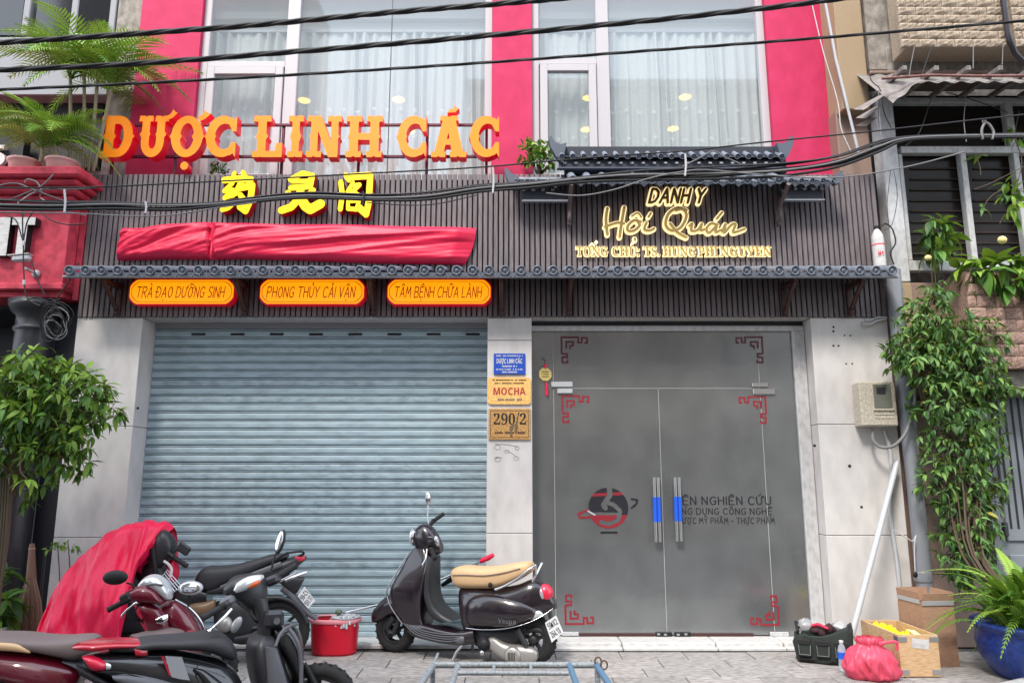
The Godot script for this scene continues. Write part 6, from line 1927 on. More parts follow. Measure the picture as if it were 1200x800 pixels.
	obj("front_fender", shell(pl, [[345, 800, 347, 812, 0.04], [358, 792, 360, 806, 0.055], [372, 798, 374, 812, 0.05], [384, 812, 384, 822, 0.03]], 0.0), P, s)

func build_red_scooter():
	var pl = stand(Vector3(-2.95, 0, 2.4), Vector3(-2.3, 0, 1.85))
	var s = thing("red_scooter", "dark red scooter with silver front and black mirror between the parked scooters", "scooter", Vector3(-2.6, 0, 2.1))
	var P = M.paint_maroon
	var hb = stand(Vector3(-3.2, 0, 2.25), Vector3(-2.35, 0, 2.05))
	obj("headset_cowl", shell(hb, [[144, 697, 145, 702, 0.03], [150, 692, 152, 704, 0.05], [160, 687, 164, 705, 0.07], [172, 685, 178, 706, 0.08], [183, 689, 189, 707, 0.07], [191, 698, 193, 706, 0.03]], 0.03, 2.4), P, s)
	obj("headlamp", shell(hb, [[161, 685, 163, 689, 0.03], [168, 677, 174, 689, 0.07], [178, 673, 186, 696, 0.1], [188, 675, 194, 703, 0.1], [196, 682, 199, 703, 0.08], [201, 692, 201, 701, 0.03]], -0.02, 2.3), M.lens_clear, s)
	obj("lamp_trim", mb().tube(smooth([B(hb, 174, 684, 0.07), B(hb, 184, 682.5, 0.085), B(hb, 194, 684, 0.08)], 4), 0.006, 6), M.plastic_grey, s)
	obj("handlebar", mb().tube([B(hb, 166, 695, 0.05), B(hb, 148, 703, 0.06)], 0.018, 8), M.black, s)
	grip(s, B(hb, 150, 702, 0.06), B(hb, 129, 713, 0.07), 0.021)
	obj("switch_pod", mb().box(B(hb, 151, 699, 0.06), Vector3(0.08, 0.07, 0.07), 0.015, Basis(Vector3.BACK, 0.5)), M.black, s)
	obj("brake_lever", mb().tube(smooth([B(hb, 164, 703, 0.1), B(hb, 156, 709, 0.12), B(hb, 149, 716, 0.12), B(hb, 147.5, 720, 0.12)], 4), [0.009, 0.011, 0.009, 0.007], 7), M.chrome, s)
	mirror(s, [B(hb, 158, 695, 0.05), B(hb, 158, 685, 0.05), B(hb, 150, 681.5, 0.05)], B(hb, 137, 675.5, 0.05), Vector3(0.083, 0.05, 0.03), Vector3(-0.2, 0.0, -1), M.black)
	mirror(s, [B(hb, 219, 712, -0.05), B(hb, 220, 704, -0.05), B(hb, 221, 698, -0.05)], B(hb, 221.5, 690, -0.05), Vector3(0.088, 0.05, 0.025), Vector3(0.1, 0.35, 1), M.pvc)
	obj("front_shield", shell(pl, [[190, 708, 184, 716, 0.04], [203, 703, 188, 724, 0.1], [216, 711, 192, 735, 0.13], [226, 723, 200, 746, 0.14], [233, 737, 212, 760, 0.13], [237, 752, 222, 775, 0.1]], 0.0, 2.5, 22), P, s)
	obj("chrome_edge", mb().tube(smooth([B(pl, 202, 702, 0.05), B(pl, 216, 710, 0.08), B(pl, 227, 722, 0.1), B(pl, 234, 737, 0.1), B(pl, 237, 750, 0.09)], 5), 0.012, 8), M.chrome, s)
	obj("inner_shield", shell(pl, [[158, 708, 172, 742, 0.07], [166, 705, 178, 748, 0.1], [178, 706, 188, 752, 0.12], [190, 712, 196, 756, 0.1]], 0.0, 2.6), P, s)
	obj("seat", shell(pl, [[150, 742, 152, 750, 0.08], [172, 737, 174, 748, 0.12], [190, 732.5, 194, 746, 0.12], [206, 734, 206, 745, 0.08], [212, 740, 211, 744, 0.04]], 0.1, 2.6), M.seat_brown, s)
	obj("front_panel", shell(pl, [[196, 744, 198, 750, 0.02], [210, 736, 213, 748, 0.04], [222, 735, 224, 746, 0.03], [228, 742, 228, 746, 0.015]], 0.16, 2.4), M.paint_red, s)
	obj("key_cylinder", shell(pl, [[175, 722, 176, 727, 0.01], [181, 718, 183, 728, 0.02], [189, 716, 189, 724, 0.012]], 0.14, 2.2), M.chrome, s)
	obj("tail_body", shell(pl, [[90, 752, 95, 770, 0.08], [120, 750, 122, 782, 0.13], [155, 750, 157, 790, 0.14], [185, 752, 187, 792, 0.12], [205, 765, 206, 792, 0.08]], 0.0), P, s)
	var rw = B(pl, 118, 795); var fw = B(pl, 243, 785)
	wheel(s, Vector3(rw.x, 0.22, rw.z), pl.n, 0.22, 0.09, M.engine_dark, 5)
	wheel(s, Vector3(fw.x, 0.22, fw.z), pl.n, 0.22, 0.09, M.engine_dark, 5)
	obj("floor", shell(pl, [[150, 780, 152, 796, 0.1], [185, 784, 186, 798, 0.12], [215, 772, 222, 790, 0.1]], 0.0, 3.0), M.plastic, s)
	for l in [[166, 706, 160, 716, 168, 730], [160, 704, 152, 718, 164, 728]]:
		obj("control_cable", mb().tube(smooth([B(hb, l[0], l[1], 0.05), B(hb, l[2], l[3], 0.06), B(hb, l[4], l[5], 0.0)], 5), 0.006, 6), M.rubber, s)

func build_shutter_scooter():
	var pl = stand(Vector3(-2.25, 0, 0.62), Vector3(-3.6, 0, 0.75))
	var s = thing("black_motorbike", "black motorbike with long seat and white number plate beside red bucket", "motorbike", Vector3(-2.9, 0, 0.7))
	var rw = B(pl, 327, 731); var fw = B(pl, 178, 735)
	wheel(s, Vector3(rw.x, 0.27, rw.z), pl.n, 0.27, 0.085, M.engine_dark, 6)
	wheel(s, Vector3(fw.x, 0.27, fw.z), pl.n, 0.27, 0.08, M.engine_dark, 6)
	obj("seat", shell(pl, [[229, 680, 231, 684, 0.05], [234, 670, 240, 690, 0.11], [243, 663, 252, 692, 0.13], [258, 662.5, 264, 686, 0.13], [275, 661, 280, 679, 0.13], [295, 656, 298, 671, 0.13], [315, 650, 317, 662, 0.12], [330, 648, 331, 656, 0.1], [337, 649, 337, 653, 0.06]], 0.0, 2.8), M.seat_black, s)
	obj("tail_fairing", shell(pl, [[244, 689, 250, 696, 0.1], [266, 681, 270, 695, 0.13], [290, 671, 295, 690, 0.14], [315, 661, 320, 681, 0.13], [338, 653, 341, 671, 0.1], [353, 650, 352, 661, 0.06], [359, 652, 358, 656, 0.03]], 0.0, 2.4), M.plastic, s)
	obj("fairing_stripe", shell(pl, [[262, 684, 264, 688, 0.01], [285, 674, 288, 681, 0.02], [310, 664, 312, 671, 0.02], [332, 656, 333, 662, 0.01]], 0.125, 2.2), M.plastic_grey, s)
	obj("grab_bar", mb().tube(smooth([B(pl, 328, 653, 0.1), B(pl, 338, 647, 0.11), B(pl, 354, 645, 0.09), B(pl, 357, 648, 0.06), B(pl, 350, 651, 0.05)], 4), 0.01, 8), M.black, s)
	obj("grab_bar", mb().tube([B(pl, 329, 680, 0.12), B(pl, 350, 669, 0.12)], 0.013, 8), M.chrome, s)
	obj("tail_lamp", shell(pl, [[345, 652, 344, 658, 0.04], [352, 650, 352, 658, 0.05], [358, 651, 358, 655, 0.03]], 0.02), M.lens_red, s)
	obj("rear_fender", shell(pl, [[322, 672, 323, 678, 0.05], [336, 672, 334, 688, 0.06], [350, 675, 346, 696, 0.05], [357, 677, 354, 683, 0.03]], 0.0), M.plastic, s)
	obj("fender_arm", shell(pl, [[334, 684, 328, 692, 0.04], [343, 692, 338, 700, 0.05], [356, 708, 350, 714, 0.045], [366, 718, 362, 723, 0.03], [373, 724, 369, 727, 0.02]], 0.0, 2.4), M.plastic_grey, s)
	plate(s, pl, [350, 697, 358, 686, 370.5, 702.5, 362, 711.5], 0.06, "59-C1", "551.17")
	obj("wheel_hugger", mb().tube(smooth([B(pl, 304, 705, 0.05), B(pl, 320, 699, 0.06), B(pl, 340, 702, 0.06), B(pl, 354, 714, 0.06), B(pl, 361, 728, 0.05)], 4), [0.02, 0.03, 0.035, 0.035, 0.02], 8), M.plastic, s)
	obj("swing_arm", mb().tube([B(pl, 290, 735, 0.09), B(pl, 327, 731, 0.1)], 0.024, 8), M.engine_dark, s)
	obj("exhaust", mb().tube([B(pl, 280, 745, 0.14), B(pl, 310, 741, 0.16), B(pl, 345, 734, 0.17)], [0.02, 0.045, 0.05], 14), M.engine_dark, s)
	obj("rear_shock", mb().tube([B(pl, 302, 688, 0.1), B(pl, 320, 722, 0.1)], 0.026, 9), M.black, s)
	obj("engine_block", shell(pl, [[252, 705, 254, 735, 0.08], [270, 700, 272, 752, 0.13], [292, 698, 294, 754, 0.13], [306, 706, 306, 742, 0.08]], 0.0), M.engine_dark, s)
	obj("side_cover", shell(pl, [[219, 712, 221, 717, 0.02], [229, 705, 231, 720, 0.05], [243, 703, 246, 718, 0.06], [256, 700, 256, 710, 0.03]], 0.11, 2.3), mat("bronze_paint", rgb(122, 96, 72), 0.35), s)
	obj("cylinder_head", mb().lathe([Vector2(0, 0.05), Vector2(0.06, 0.05), Vector2(0.07, 0.0), Vector2(0.07, -0.1)], 18, Transform3D(Basis(pl.d, pl.n, -Vector3.UP), B(pl, 268, 728, 0.12))), M.engine, s)
	obj("fuel_cover", shell(pl, [[195, 690, 196, 712, 0.06], [210, 684, 214, 722, 0.11], [228, 684, 232, 716, 0.12], [245, 690, 246, 706, 0.1]], 0.0), M.paint_black, s)
	obj("foot_peg", mb().tube([B(pl, 256, 746, 0.1), B(pl, 258, 746, 0.26)], 0.014, 8), M.rubber, s)
	obj("front_fairing", shell(pl, [[172, 700, 174, 712, 0.05], [180, 672, 186, 716, 0.11], [194, 668, 198, 716, 0.12], [206, 680, 208, 714, 0.09]], 0.0), M.paint_black, s)

func build_covered_scooter():
	var pl = stand(Vector3(-4.15, 0, 0.95), Vector3(-2.9, 0, 0.7))
	var s = thing("covered_scooter", "black scooter under a creased red cover, only its handlebar and basket showing", "scooter", Vector3(-3.6, 0, 0.85))
	# cover: an arch of cloth along the scooter, sagging into folds
	var top = smooth([Vector2(53, 735), Vector2(60, 706), Vector2(75, 673), Vector2(100, 647), Vector2(130, 622), Vector2(160, 613), Vector2(188, 609.5), Vector2(204, 617)], 10)
	var wid = smooth([Vector2(0.16, 0), Vector2(0.3, 0), Vector2(0.36, 0), Vector2(0.36, 0), Vector2(0.36, 0), Vector2(0.36, 0), Vector2(0.34, 0), Vector2(0.3, 0)], 10)
	var nz = FastNoiseLite.new()
	nz.seed = 91; nz.frequency = 0.035; nz.fractal_octaves = 3
	var rows = []
	var n = 130
	var m = 64
	for i in n + 1:
		var f = float(i) / n * (top.size() - 1)
		var k = mini(int(f), top.size() - 2)
		var q: Vector2 = top[k].lerp(top[k + 1], f - k)
		var hw = lerpf(wid[k].x, wid[k + 1].x, f - k)
		var c = B(pl, q.x, q.y)
		var row = PackedVector3Array()
		var u = float(i) / n
		for j in m + 1:
			var v = float(j) / m * 2.0 - 1.0           # -1 far side .. 1 near side
			var a = absf(v)
			var lat = signf(v) * hw * minf(1.0, pow(a * 1.7, 0.75)) * (1.0 + 0.12 * a)
			var hem = 0.1 if v > 0 else 0.2
			if u > 0.72 and v > 0: hem = lerpf(0.1, c.y - 0.45, smoothstep(0.72, 1.0, u))
			if u > 0.8: lat *= lerpf(1.0, 0.7, (u - 0.8) / 0.2)
			var y = lerpf(c.y, hem, clampf((a - 0.16) / 0.84, 0.0, 1.0))
			y -= 0.05 * minf(a / 0.16, 1.0)
			var fold = (0.35 - absf(nz.get_noise_2d(i * 0.52 + j * 0.34, j * 0.48 - i * 0.24)) * 2.0) * 0.1 * minf(a * 3.0, 1.0)
			fold += (0.3 - absf(nz.get_noise_2d(i * 1.0 - j * 0.5 + 300.0, j * 0.4))) * 0.05 * clampf((a - 0.2) * 2.5, 0.0, 1.0)
			fold += (0.25 - absf(nz.get_noise_2d(i * 2.4 + j * 1.6 + 900.0, j * 2.2 - i * 0.9))) * 0.014 * minf(a * 4.0, 1.0)
			var shift = 0.0
			if v > 0 and u > 0.7: shift = -0.32 * smoothstep(0.7, 1.0, u) * a       # the cover is drawn back from the handlebar
			row.append(Vector3(c.x, 0, c.z) + pl.n * (lat + fold) + pl.d * shift * (1 if pl.d.x > 0 else -1) + Vector3(0, y + nz.get_noise_2d(j * 2.0, i * 2.0) * 0.03, 0))
		rows.append(row)
	obj("cover", mb().grid(rows), M.cover_red, s)
	# handlebar end that sticks out
	obj("headset_cowl", shell(pl, [[176, 648, 180, 668, 0.04], [184, 630, 190, 664, 0.08], [194, 620, 200, 656, 0.1], [203, 624, 207, 650, 0.08], [209, 632, 210, 645, 0.03]], 0.1, 2.3), M.plastic, s)
	obj("front_panel", shell(pl, [[170, 662, 170, 690, 0.05], [180, 656, 182, 700, 0.09], [192, 660, 194, 700, 0.09], [200, 668, 200, 690, 0.05]], 0.06, 2.6), M.plastic, s)
	obj("handlebar", mb().tube([B(pl, 196, 642, 0.15), B(pl, 210, 650, 0.2)], 0.02, 8), M.black, s)
	grip(s, B(pl, 209, 650, 0.2), B(pl, 225.5, 660, 0.22), 0.022)
	obj("mirror_stem", mb().tube([B(pl, 206, 646, 0.18), B(pl, 214, 641, 0.18)], 0.008, 6), M.black, s)
	obj("mirror", mb().box(B(pl, 221, 640.5, 0.2), Vector3(0.12, 0.085, 0.03), 0.014, Basis(Vector3.BACK, -0.55)), M.plastic, s)
	obj("brake_lever", mb().tube(smooth([B(pl, 200, 654, 0.25), B(pl, 205, 657, 0.26), B(pl, 209, 663, 0.26), B(pl, 208, 671, 0.26)], 4), 0.012, 8), M.sill_white, s)
	obj("cable_boot", mb().tube([B(pl, 184, 640, 0.17), B(pl, 187, 660, 0.17), B(pl, 188, 672, 0.17)], 0.022, 8), M.black, s)
	obj("red_tag", mb().ball(B(pl, 208, 667, 0.15), Vector3(0.05, 0.09, 0.04), 10, 8), M.cloth_red, s)
	var bk = mb()
	for k in 7:
		var t = k / 6.0
		bk.tube([B(pl, lerpf(193, 204, t), lerpf(676, 664, t), 0.25), B(pl, lerpf(206, 222, t), lerpf(692, 682, t), 0.3)], 0.005, 5)
	for k in 4:
		var t = k / 3.0
		bk.tube([B(pl, lerpf(193, 206, t), lerpf(676, 692, t), 0.25 + 0.05 * t), B(pl, lerpf(204, 222, t), lerpf(664, 682, t), 0.25 + 0.05 * t)], 0.006, 5)
	obj("wire_basket", bk, M.chrome, s)
	var fw = B(pl, 200, 738); var rw = B(pl, 85, 742)
	wheel(s, Vector3(fw.x, 0.22, fw.z), pl.n, 0.22, 0.09, M.engine_dark, 5)
	wheel(s, Vector3(rw.x, 0.22, rw.z), pl.n, 0.22, 0.09, M.engine_dark, 5)
	obj("body", shell(pl, [[80, 700, 84, 735, 0.08], [110, 665, 114, 738, 0.12], [150, 665, 152, 742, 0.12], [185, 690, 186, 742, 0.1]], -0.02), M.plastic, s)

func build_maroon_scooter():
	var pl = stand(Vector3(-3.0, 0, 3.05), Vector3(-1.9, 0, 3.0))
	var s = thing("maroon_scooter", "glossy maroon scooter with brown seat, tail beside the black scooter", "scooter", Vector3(-2.7, 0, 3.05))
	obj("seat", shell(pl, [[-80, 742, -80, 760, 0.13], [-40, 741, -40, 757, 0.14], [0, 741.5, 0, 756.5, 0.14], [25, 742, 26, 758, 0.14], [50, 744.5, 52, 761.5, 0.135], [72, 745, 75, 767, 0.125], [92, 743.5, 94, 771.5, 0.11], [107, 743, 108, 766, 0.09], [115, 746, 115, 757, 0.05]], 0.0, 2.8), M.seat_brown, s)
	obj("seat_side", shell(pl, [[-60, 747, -60, 757, 0.02], [-10, 746, -10, 755.5, 0.03], [20, 746.5, 20, 756.5, 0.03], [38, 749, 38, 758, 0.025], [50, 756.5, 50, 759.5, 0.01]], 0.125, 2.3), M.tan, s)
	obj("tail_fairing", shell(pl, [[-80, 762, -80, 800, 0.15], [-30, 758, -30, 792, 0.16], [0, 757.5, 0, 792, 0.165], [25, 759, 24, 800, 0.165], [45, 761.5, 46, 810, 0.16], [65, 766.5, 68, 815, 0.145], [84, 773, 86, 812, 0.11], [95, 781, 95, 800, 0.06], [98, 787, 97, 792, 0.025]], 0.0, 2.3, 28), M.paint_maroon, s)
	obj("tail_trim", shell(pl, [[80, 769, 84, 774, 0.09], [95, 772, 98, 784, 0.08], [106, 779, 110, 795, 0.07], [115, 790, 117, 806, 0.04]], 0.0, 2.4), M.plastic_grey, s)
	obj("under_panel", shell(pl, [[-60, 790, -60, 830, 0.12], [0, 789, 0, 838, 0.13], [40, 799, 42, 842, 0.12], [80, 808, 82, 835, 0.09]], -0.02), M.plastic, s)
	text_part("lettering", "XDA", font("Droid Sans", true, true), M.sill_white, s, B(pl, 3, 763.8, 0.168), 0.15, 0.022, 0.003, Basis(pl.d, Vector3.UP, pl.n) * Basis(Vector3.BACK, -0.08))
	var rw = B(pl, 30, 850)
	wheel(s, Vector3(rw.x, 0.24, rw.z), pl.n, 0.24, 0.09, M.engine_dark, 5)
	wheel(s, Vector3(rw.x - 1.25, 0.24, rw.z), pl.n, 0.24, 0.09, M.engine_dark, 5)
	obj("exhaust", mb().tube([B(pl, -40, 815, 0.16), B(pl, 10, 806, 0.19), B(pl, 45, 800, 0.2)], [0.03, 0.05, 0.045], 14), M.engine, s)

# ---------------------------------------------------------------- things on the pavement
func build_cart():
	worn("cart_paint", rgb(80, 92, 102), rgb(134, 140, 144), rgb(166, 167, 166), 0.5, Vector3(3, 3, 3), 61, 0.03)
	mat("cart_blue", rgb(84, 116, 142), 0.5)
	mat("rust", rgb(92, 66, 54), 0.8)
	var h = 0.36
	var c = thing("handcart", "pale blue tubular metal handcart frame with chipped paint before the scooter", "cart", Vector3(0.05, 0, 2.4))
	var a = G(508, 779, h); var b = G(700, 781, h)
	b.z = a.z
	obj("crossbar", mb().tube([a, b], 0.021, 12), M.cart_paint, c)
	var e = 1.35       # how far the frame runs towards the street
	for x in [a.x, b.x]:
		obj("side_rail", mb().tube([Vector3(x, h, a.z), Vector3(x + (0.06 if x > 0 else -0.08), h, a.z + e)], 0.021, 12), M.cart_paint if x < 0 else M.cart_blue, c)
	var i0 = G(536, 788.5, h); var i1 = G(667, 790, h)
	i1.z = i0.z
	obj("inner_bar", mb().tube([i0, i1], 0.015, 10), M.cart_paint, c)
	obj("inner_bar", mb().tube([i0 + Vector3(0.03, -0.06, 0.06), i1 + Vector3(0, -0.06, 0.06)], 0.015, 10), M.cart_paint, c)
	for x in [i0.x - 0.01, i1.x + 0.02]:
		obj("slat_bar", mb().tube([Vector3(x, h, a.z), Vector3(x - 0.02 * signf(-x), h, a.z + e)], 0.02, 10), M.cart_paint if x < 0 else M.cart_blue, c)
	for px in [579, 622]:
		var q = G(px, 780, h)
		obj("spacer", mb().tube([Vector3(q.x, h, a.z), Vector3(q.x, h, i0.z)], 0.012, 8), M.cart_paint, c)
	obj("crossbar", mb().tube([Vector3(a.x - 0.08, h, a.z + e), Vector3(b.x + 0.06, h, a.z + e)], 0.024, 12), M.cart_paint, c)
	for x in [a.x, b.x]:
		for z in [a.z + 0.06, a.z + e - 0.1]:
			obj("leg", mb().tube([Vector3(x, h, z), Vector3(x, 0.1, z)], 0.02, 8), M.cart_paint, c)
			obj("castor", mb().lathe([Vector2(0.0, -0.02), Vector2(0.055, -0.02), Vector2(0.06, 0.0), Vector2(0.055, 0.02), Vector2(0.0, 0.02)], 18, Transform3D(Basis(Vector3.BACK, PI / 2), Vector3(x, 0.06, z))), M.rubber, c)
	obj("handle_stay", mb().tube([a, G(513, 766, h + 0.03)], 0.01, 8), M.cart_paint, c)
	for q in [[701, 775], [708, 779]]:
		var ring = []
		for k in 13: ring.append(G(q[0], q[1], h + 0.03) + Vector3(cos(k * TAU / 12) * 0.022, sin(k * TAU / 12) * 0.028, 0))
		obj("rusty_ring", mb().tube(ring, 0.006, 6), M.rust, c)
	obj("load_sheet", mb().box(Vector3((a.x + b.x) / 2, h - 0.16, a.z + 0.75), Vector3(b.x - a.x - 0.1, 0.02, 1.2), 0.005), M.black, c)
	obj("axle", mb().tube([Vector3(a.x + 0.1, h - 0.1, a.z + 0.25), Vector3(b.x - 0.05, h - 0.1, a.z + 0.25)], 0.018, 8), M.rust, c)

func build_street_clutter():
	# bucket with mop
	mat("bucket_red", rgb(206, 14, 44), 0.38)
	var bc = Vector3(-1.66, 0, 0.27)
	var bu = thing("mop_bucket", "red oval mop bucket with pale rim and wringer beside the shutter", "bucket", bc)
	var oval_rows = func(prof: Array, sx: float, sz: float):
		var rows = []
		for q in prof:
			var row = PackedVector3Array()
			for k in 40:
				var th = TAU * k / 40
				var rib = 1.0 + (0.012 * (1.0 if k % 4 < 2 else -1.0) if q.y > 0.05 and q.y < 0.26 else 0.0)
				row.append(bc + Vector3(signf(cos(th)) * pow(absf(cos(th)), 0.7) * sx * q.x * rib, q.y, signf(sin(th)) * pow(absf(sin(th)), 0.8) * sz * q.x * rib))
			rows.append(row)
		return rows
	obj("tub", mb().grid(oval_rows.call([Vector2(0.0, 0.004), Vector2(0.86, 0.004), Vector2(0.9, 0.03), Vector2(0.97, 0.28), Vector2(1.0, 0.3), Vector2(0.94, 0.3), Vector2(0.86, 0.06), Vector2(0.0, 0.05)], 0.23, 0.15), true), M.bucket_red, bu)
	obj("rim", mb().grid(oval_rows.call([Vector2(0.98, 0.285), Vector2(1.04, 0.29), Vector2(1.05, 0.315), Vector2(0.98, 0.325), Vector2(0.93, 0.315)], 0.23, 0.15), true), mat("rim_pink", rgb(226, 140, 150), 0.5), bu)
	obj("wringer", mb().lathe([Vector2(0.1, 0.2), Vector2(0.115, 0.31), Vector2(0.135, 0.325), Vector2(0.13, 0.335), Vector2(0.1, 0.325), Vector2(0.085, 0.22)], 22, Transform3D(Basis(), bc + Vector3(0.1, 0.005, 0.02))), M.pvc, bu)
	var mp = thing("mop", "mop with white string head in the red bucket, its metal handle slanting", "mop", bc + Vector3(0.08, 0.3, 0.02))
	var st = mb()
	for k in 60:
		var p0 = bc + Vector3(0.08 + rng.randf_range(-0.05, 0.05), 0.325 + rng.randf_range(-0.01, 0.015), 0.03 + rng.randf_range(-0.05, 0.05))
		var an = rng.randf() * TAU
		st.tube([p0, p0 + Vector3(cos(an) * 0.06, 0.005, sin(an) * 0.05), p0 + Vector3(cos(an) * 0.1, -0.05 - rng.randf() * 0.03, sin(an) * 0.07)], 0.012, 5)
	obj("string_head", st, M.pvc, mp)
	obj("head_clamp", mb().ball(bc + Vector3(0.04, 0.38, 0.05), Vector3(0.035, 0.025, 0.03), 10, 6), mat("mop_green", rgb(92, 104, 84), 0.6), mp)
	obj("handle", mb().tube([bc + Vector3(0.1, 0.37, 0.02), W(450, 707, 0.1), W(560, 660, -0.18)], 0.012, 9), M.chrome, mp)
	# besom
	mat("broom_straw", rgb(132, 102, 86), 0.85)
	mat("broom_straw2", rgb(166, 134, 114), 0.85)
	var bb = thing("besom_broom", "upturned brown twig besom leaning against the dark pier", "broom", Vector3(-4.6, 0, 0.3))
	var tip = W(37, 637, 0.2)
	var mid = W(36, 678, 0.24)
	obj("handle", mb().tube([tip, tip.lerp(mid, 0.3), mid], [0.022, 0.03, 0.045], 12), M.broom_straw, bb)
	for q in [0.12, 0.85]: obj("binding", mb().tube([tip.lerp(mid, q), tip.lerp(mid, q + 0.06)], 0.04 if q > 0.5 else 0.03, 12), M.broom_straw2, bb)
	var tw = [mb(), mb()]
	for k in 420:
		var an = rng.randf() * TAU
		var rd = sqrt(rng.randf())
		var c0 = mid + Vector3(cos(an) * 0.03 * rd, 0.03, sin(an) * 0.03 * rd)
		var e = W(29 + 23 * cos(an) * rd, 757 + rng.randf_range(-4, 3), 0.3 + sin(an) * rd * 0.12)
		e.y = maxf(e.y, 0.01)
		var md = c0.lerp(e, 0.4) + Vector3(cos(an) * 0.025, 0, 0)
		tw[k % 2].tube([c0, md, e], [0.004, 0.0045, 0.003], 4, false)
	for k in 2:
		var o = obj("twigs", tw[k], [M.broom_straw, M.broom_straw2][k], bb)
		o.set_meta("kind", "stuff")
	var sk = thing("leaning_stick", "thin dark stick leaning behind the besom in the pier corner", "stick", Vector3(-4.5, 0, 0.14))
	obj("stick", mb().tube([W(53, 640, 0.14), W(46, 712, 0.16), W(43, 752, 0.2)], 0.013, 8), M.charcoal, sk)
	# tool bag
	worn("canvas_green", rgb(26, 32, 29), rgb(38, 46, 42), rgb(50, 58, 54), 0.85, Vector3(8, 8, 8), 62, 0.03)
	mat("canvas_black", rgb(26, 26, 28), 0.8)
	var tb = thing("tool_bag", "open dark green canvas tool bag with grey-edged pockets by the entrance", "bag", Vector3(2.78, 0, 0.62))
	var bs = Basis(Vector3.UP, -0.42)
	var o0 = Vector3(2.78, 0, 0.60)
	var prof = func(y, w, d, sag_):
		var row = PackedVector3Array()
		for k in 36:
			var th = TAU * k / 36
			var cx = signf(cos(th)) * pow(absf(cos(th)), 0.45) * w
			var cz = signf(sin(th)) * pow(absf(sin(th)), 0.45) * d
			row.append(o0 + bs * Vector3(cx * (1.0 + 0.05 * sin(k * 1.3 + y * 30.0)), y + sag_ * (0.05 * cx / w - 0.02 * sin(k * 0.9)) + 0.008 * sin(k * 1.9), cz * (1.0 + 0.09 * sin(k * 0.8 + y * 22.0))))
		return row
	obj("bag_body", mb().grid([prof.call(0.005, 0.18, 0.1, 0), prof.call(0.04, 0.23, 0.13, 0), prof.call(0.16, 0.245, 0.14, 0), prof.call(0.25, 0.24, 0.13, 0.8), prof.call(0.27, 0.235, 0.12, 1), prof.call(0.25, 0.21, 0.1, 1), prof.call(0.1, 0.2, 0.1, 0)], true), M.canvas_green, tb)
	for k in 3:
		var cx = -0.15 + k * 0.15
		var pk = obj("pocket", mb().box(o0 + bs * Vector3(cx, 0.13, 0.148), Vector3(0.11, 0.13, 0.03), 0.012, bs), M.canvas_green, tb)
		obj("pocket_flap", mb().box(o0 + bs * Vector3(cx, 0.19, 0.166), Vector3(0.115, 0.045, 0.012), 0.005, bs), M.canvas_black, pk)
		var pts = []
		for q in [[-0.05, 0.17], [-0.045, 0.085], [0.045, 0.085], [0.05, 0.17]]: pts.append(o0 + bs * Vector3(cx + q[0], q[1], 0.166))
		obj("pocket_edge", mb().tube(pts, 0.004, 5), M.cable_grey, pk)
	obj("base_panel", mb().box(o0 + bs * Vector3(0, 0.045, 0.005), Vector3(0.46, 0.07, 0.27), 0.03, bs), M.canvas_black, tb)
	for sx in [-1, 1]:
		obj("strap", mb().tube(smooth([o0 + bs * Vector3(sx * 0.2, 0.26, 0.1), o0 + bs * Vector3(sx * 0.22, 0.33, 0.02), o0 + bs * Vector3(sx * 0.2, 0.27, -0.08)], 5), 0.014, 6), M.canvas_black, tb)
	var rg = thing("rag", "red and black rag bundled on top of the open tool bag", "rag", o0 + Vector3(0, 0.27, 0))
	var rm = mb()
	for k in 6: rm.ball(o0 + bs * Vector3(-0.06 + k * 0.03, 0.27 + 0.02 * sin(k * 2.0), 0.02 * cos(k * 3.0)), Vector3(0.05, 0.035, 0.05), 10, 7, Basis(Vector3(1, 1, 0).normalized(), k * 0.7))
	obj("rag_cloth", rm, mat("rag_dark", rgb(58, 34, 40), 0.9), rg)
	obj("rag_stripe", mb().tube(smooth([o0 + bs * Vector3(-0.09, 0.31, 0.05), o0 + bs * Vector3(-0.03, 0.325, 0.05), o0 + bs * Vector3(0.05, 0.3, 0.07)], 5), 0.012, 6), M.cloth_red, rg)
	var pw = mat("clear_plastic", Color(0.85, 0.85, 0.87, 0.28), 0.2)
	pw.transparency = BaseMaterial3D.TRANSPARENCY_ALPHA
	for q in [[-0.14, 0.05], [0.15, 0.04]]:
		var r2 = []
		for i in 9:
			var row = PackedVector3Array()
			for j in 14:
				var th = TAU * j / 14
				var rr = 0.07 * sin(PI * (i + 0.6) / 9.4) * (1.0 + rng.randf_range(-0.2, 0.2))
				row.append(o0 + bs * Vector3(q[0] + cos(th) * rr, 0.26 + i * 0.013, sin(th) * rr))
			r2.append(row)
		obj("plastic_wrap", mb().grid(r2, true, true), pw, tb)
	# water bottle
	var wb = thing("water_bottle", "clear plastic water bottle with blue label standing beside the tool bag", "bottle", Vector3(2.80, 0, 0.93))
	var wp = mat("bottle_plastic", Color(0.86, 0.9, 0.94, 0.35), 0.08)
	wp.transparency = BaseMaterial3D.TRANSPARENCY_ALPHA
	var bx = Transform3D(Basis(), Vector3(2.80, 0.0, 0.93))
	obj("body", mb().lathe([Vector2(0, 0.004), Vector2(0.028, 0.004), Vector2(0.034, 0.015), Vector2(0.034, 0.07), Vector2(0.031, 0.08), Vector2(0.034, 0.09), Vector2(0.034, 0.17), Vector2(0.028, 0.2), Vector2(0.014, 0.225), Vector2(0.013, 0.24)], 22, bx), wp, wb)
	obj("label", mb().lathe([Vector2(0.0346, 0.105), Vector2(0.0348, 0.13), Vector2(0.0346, 0.16)], 22, bx), M.handle_blue, wb)
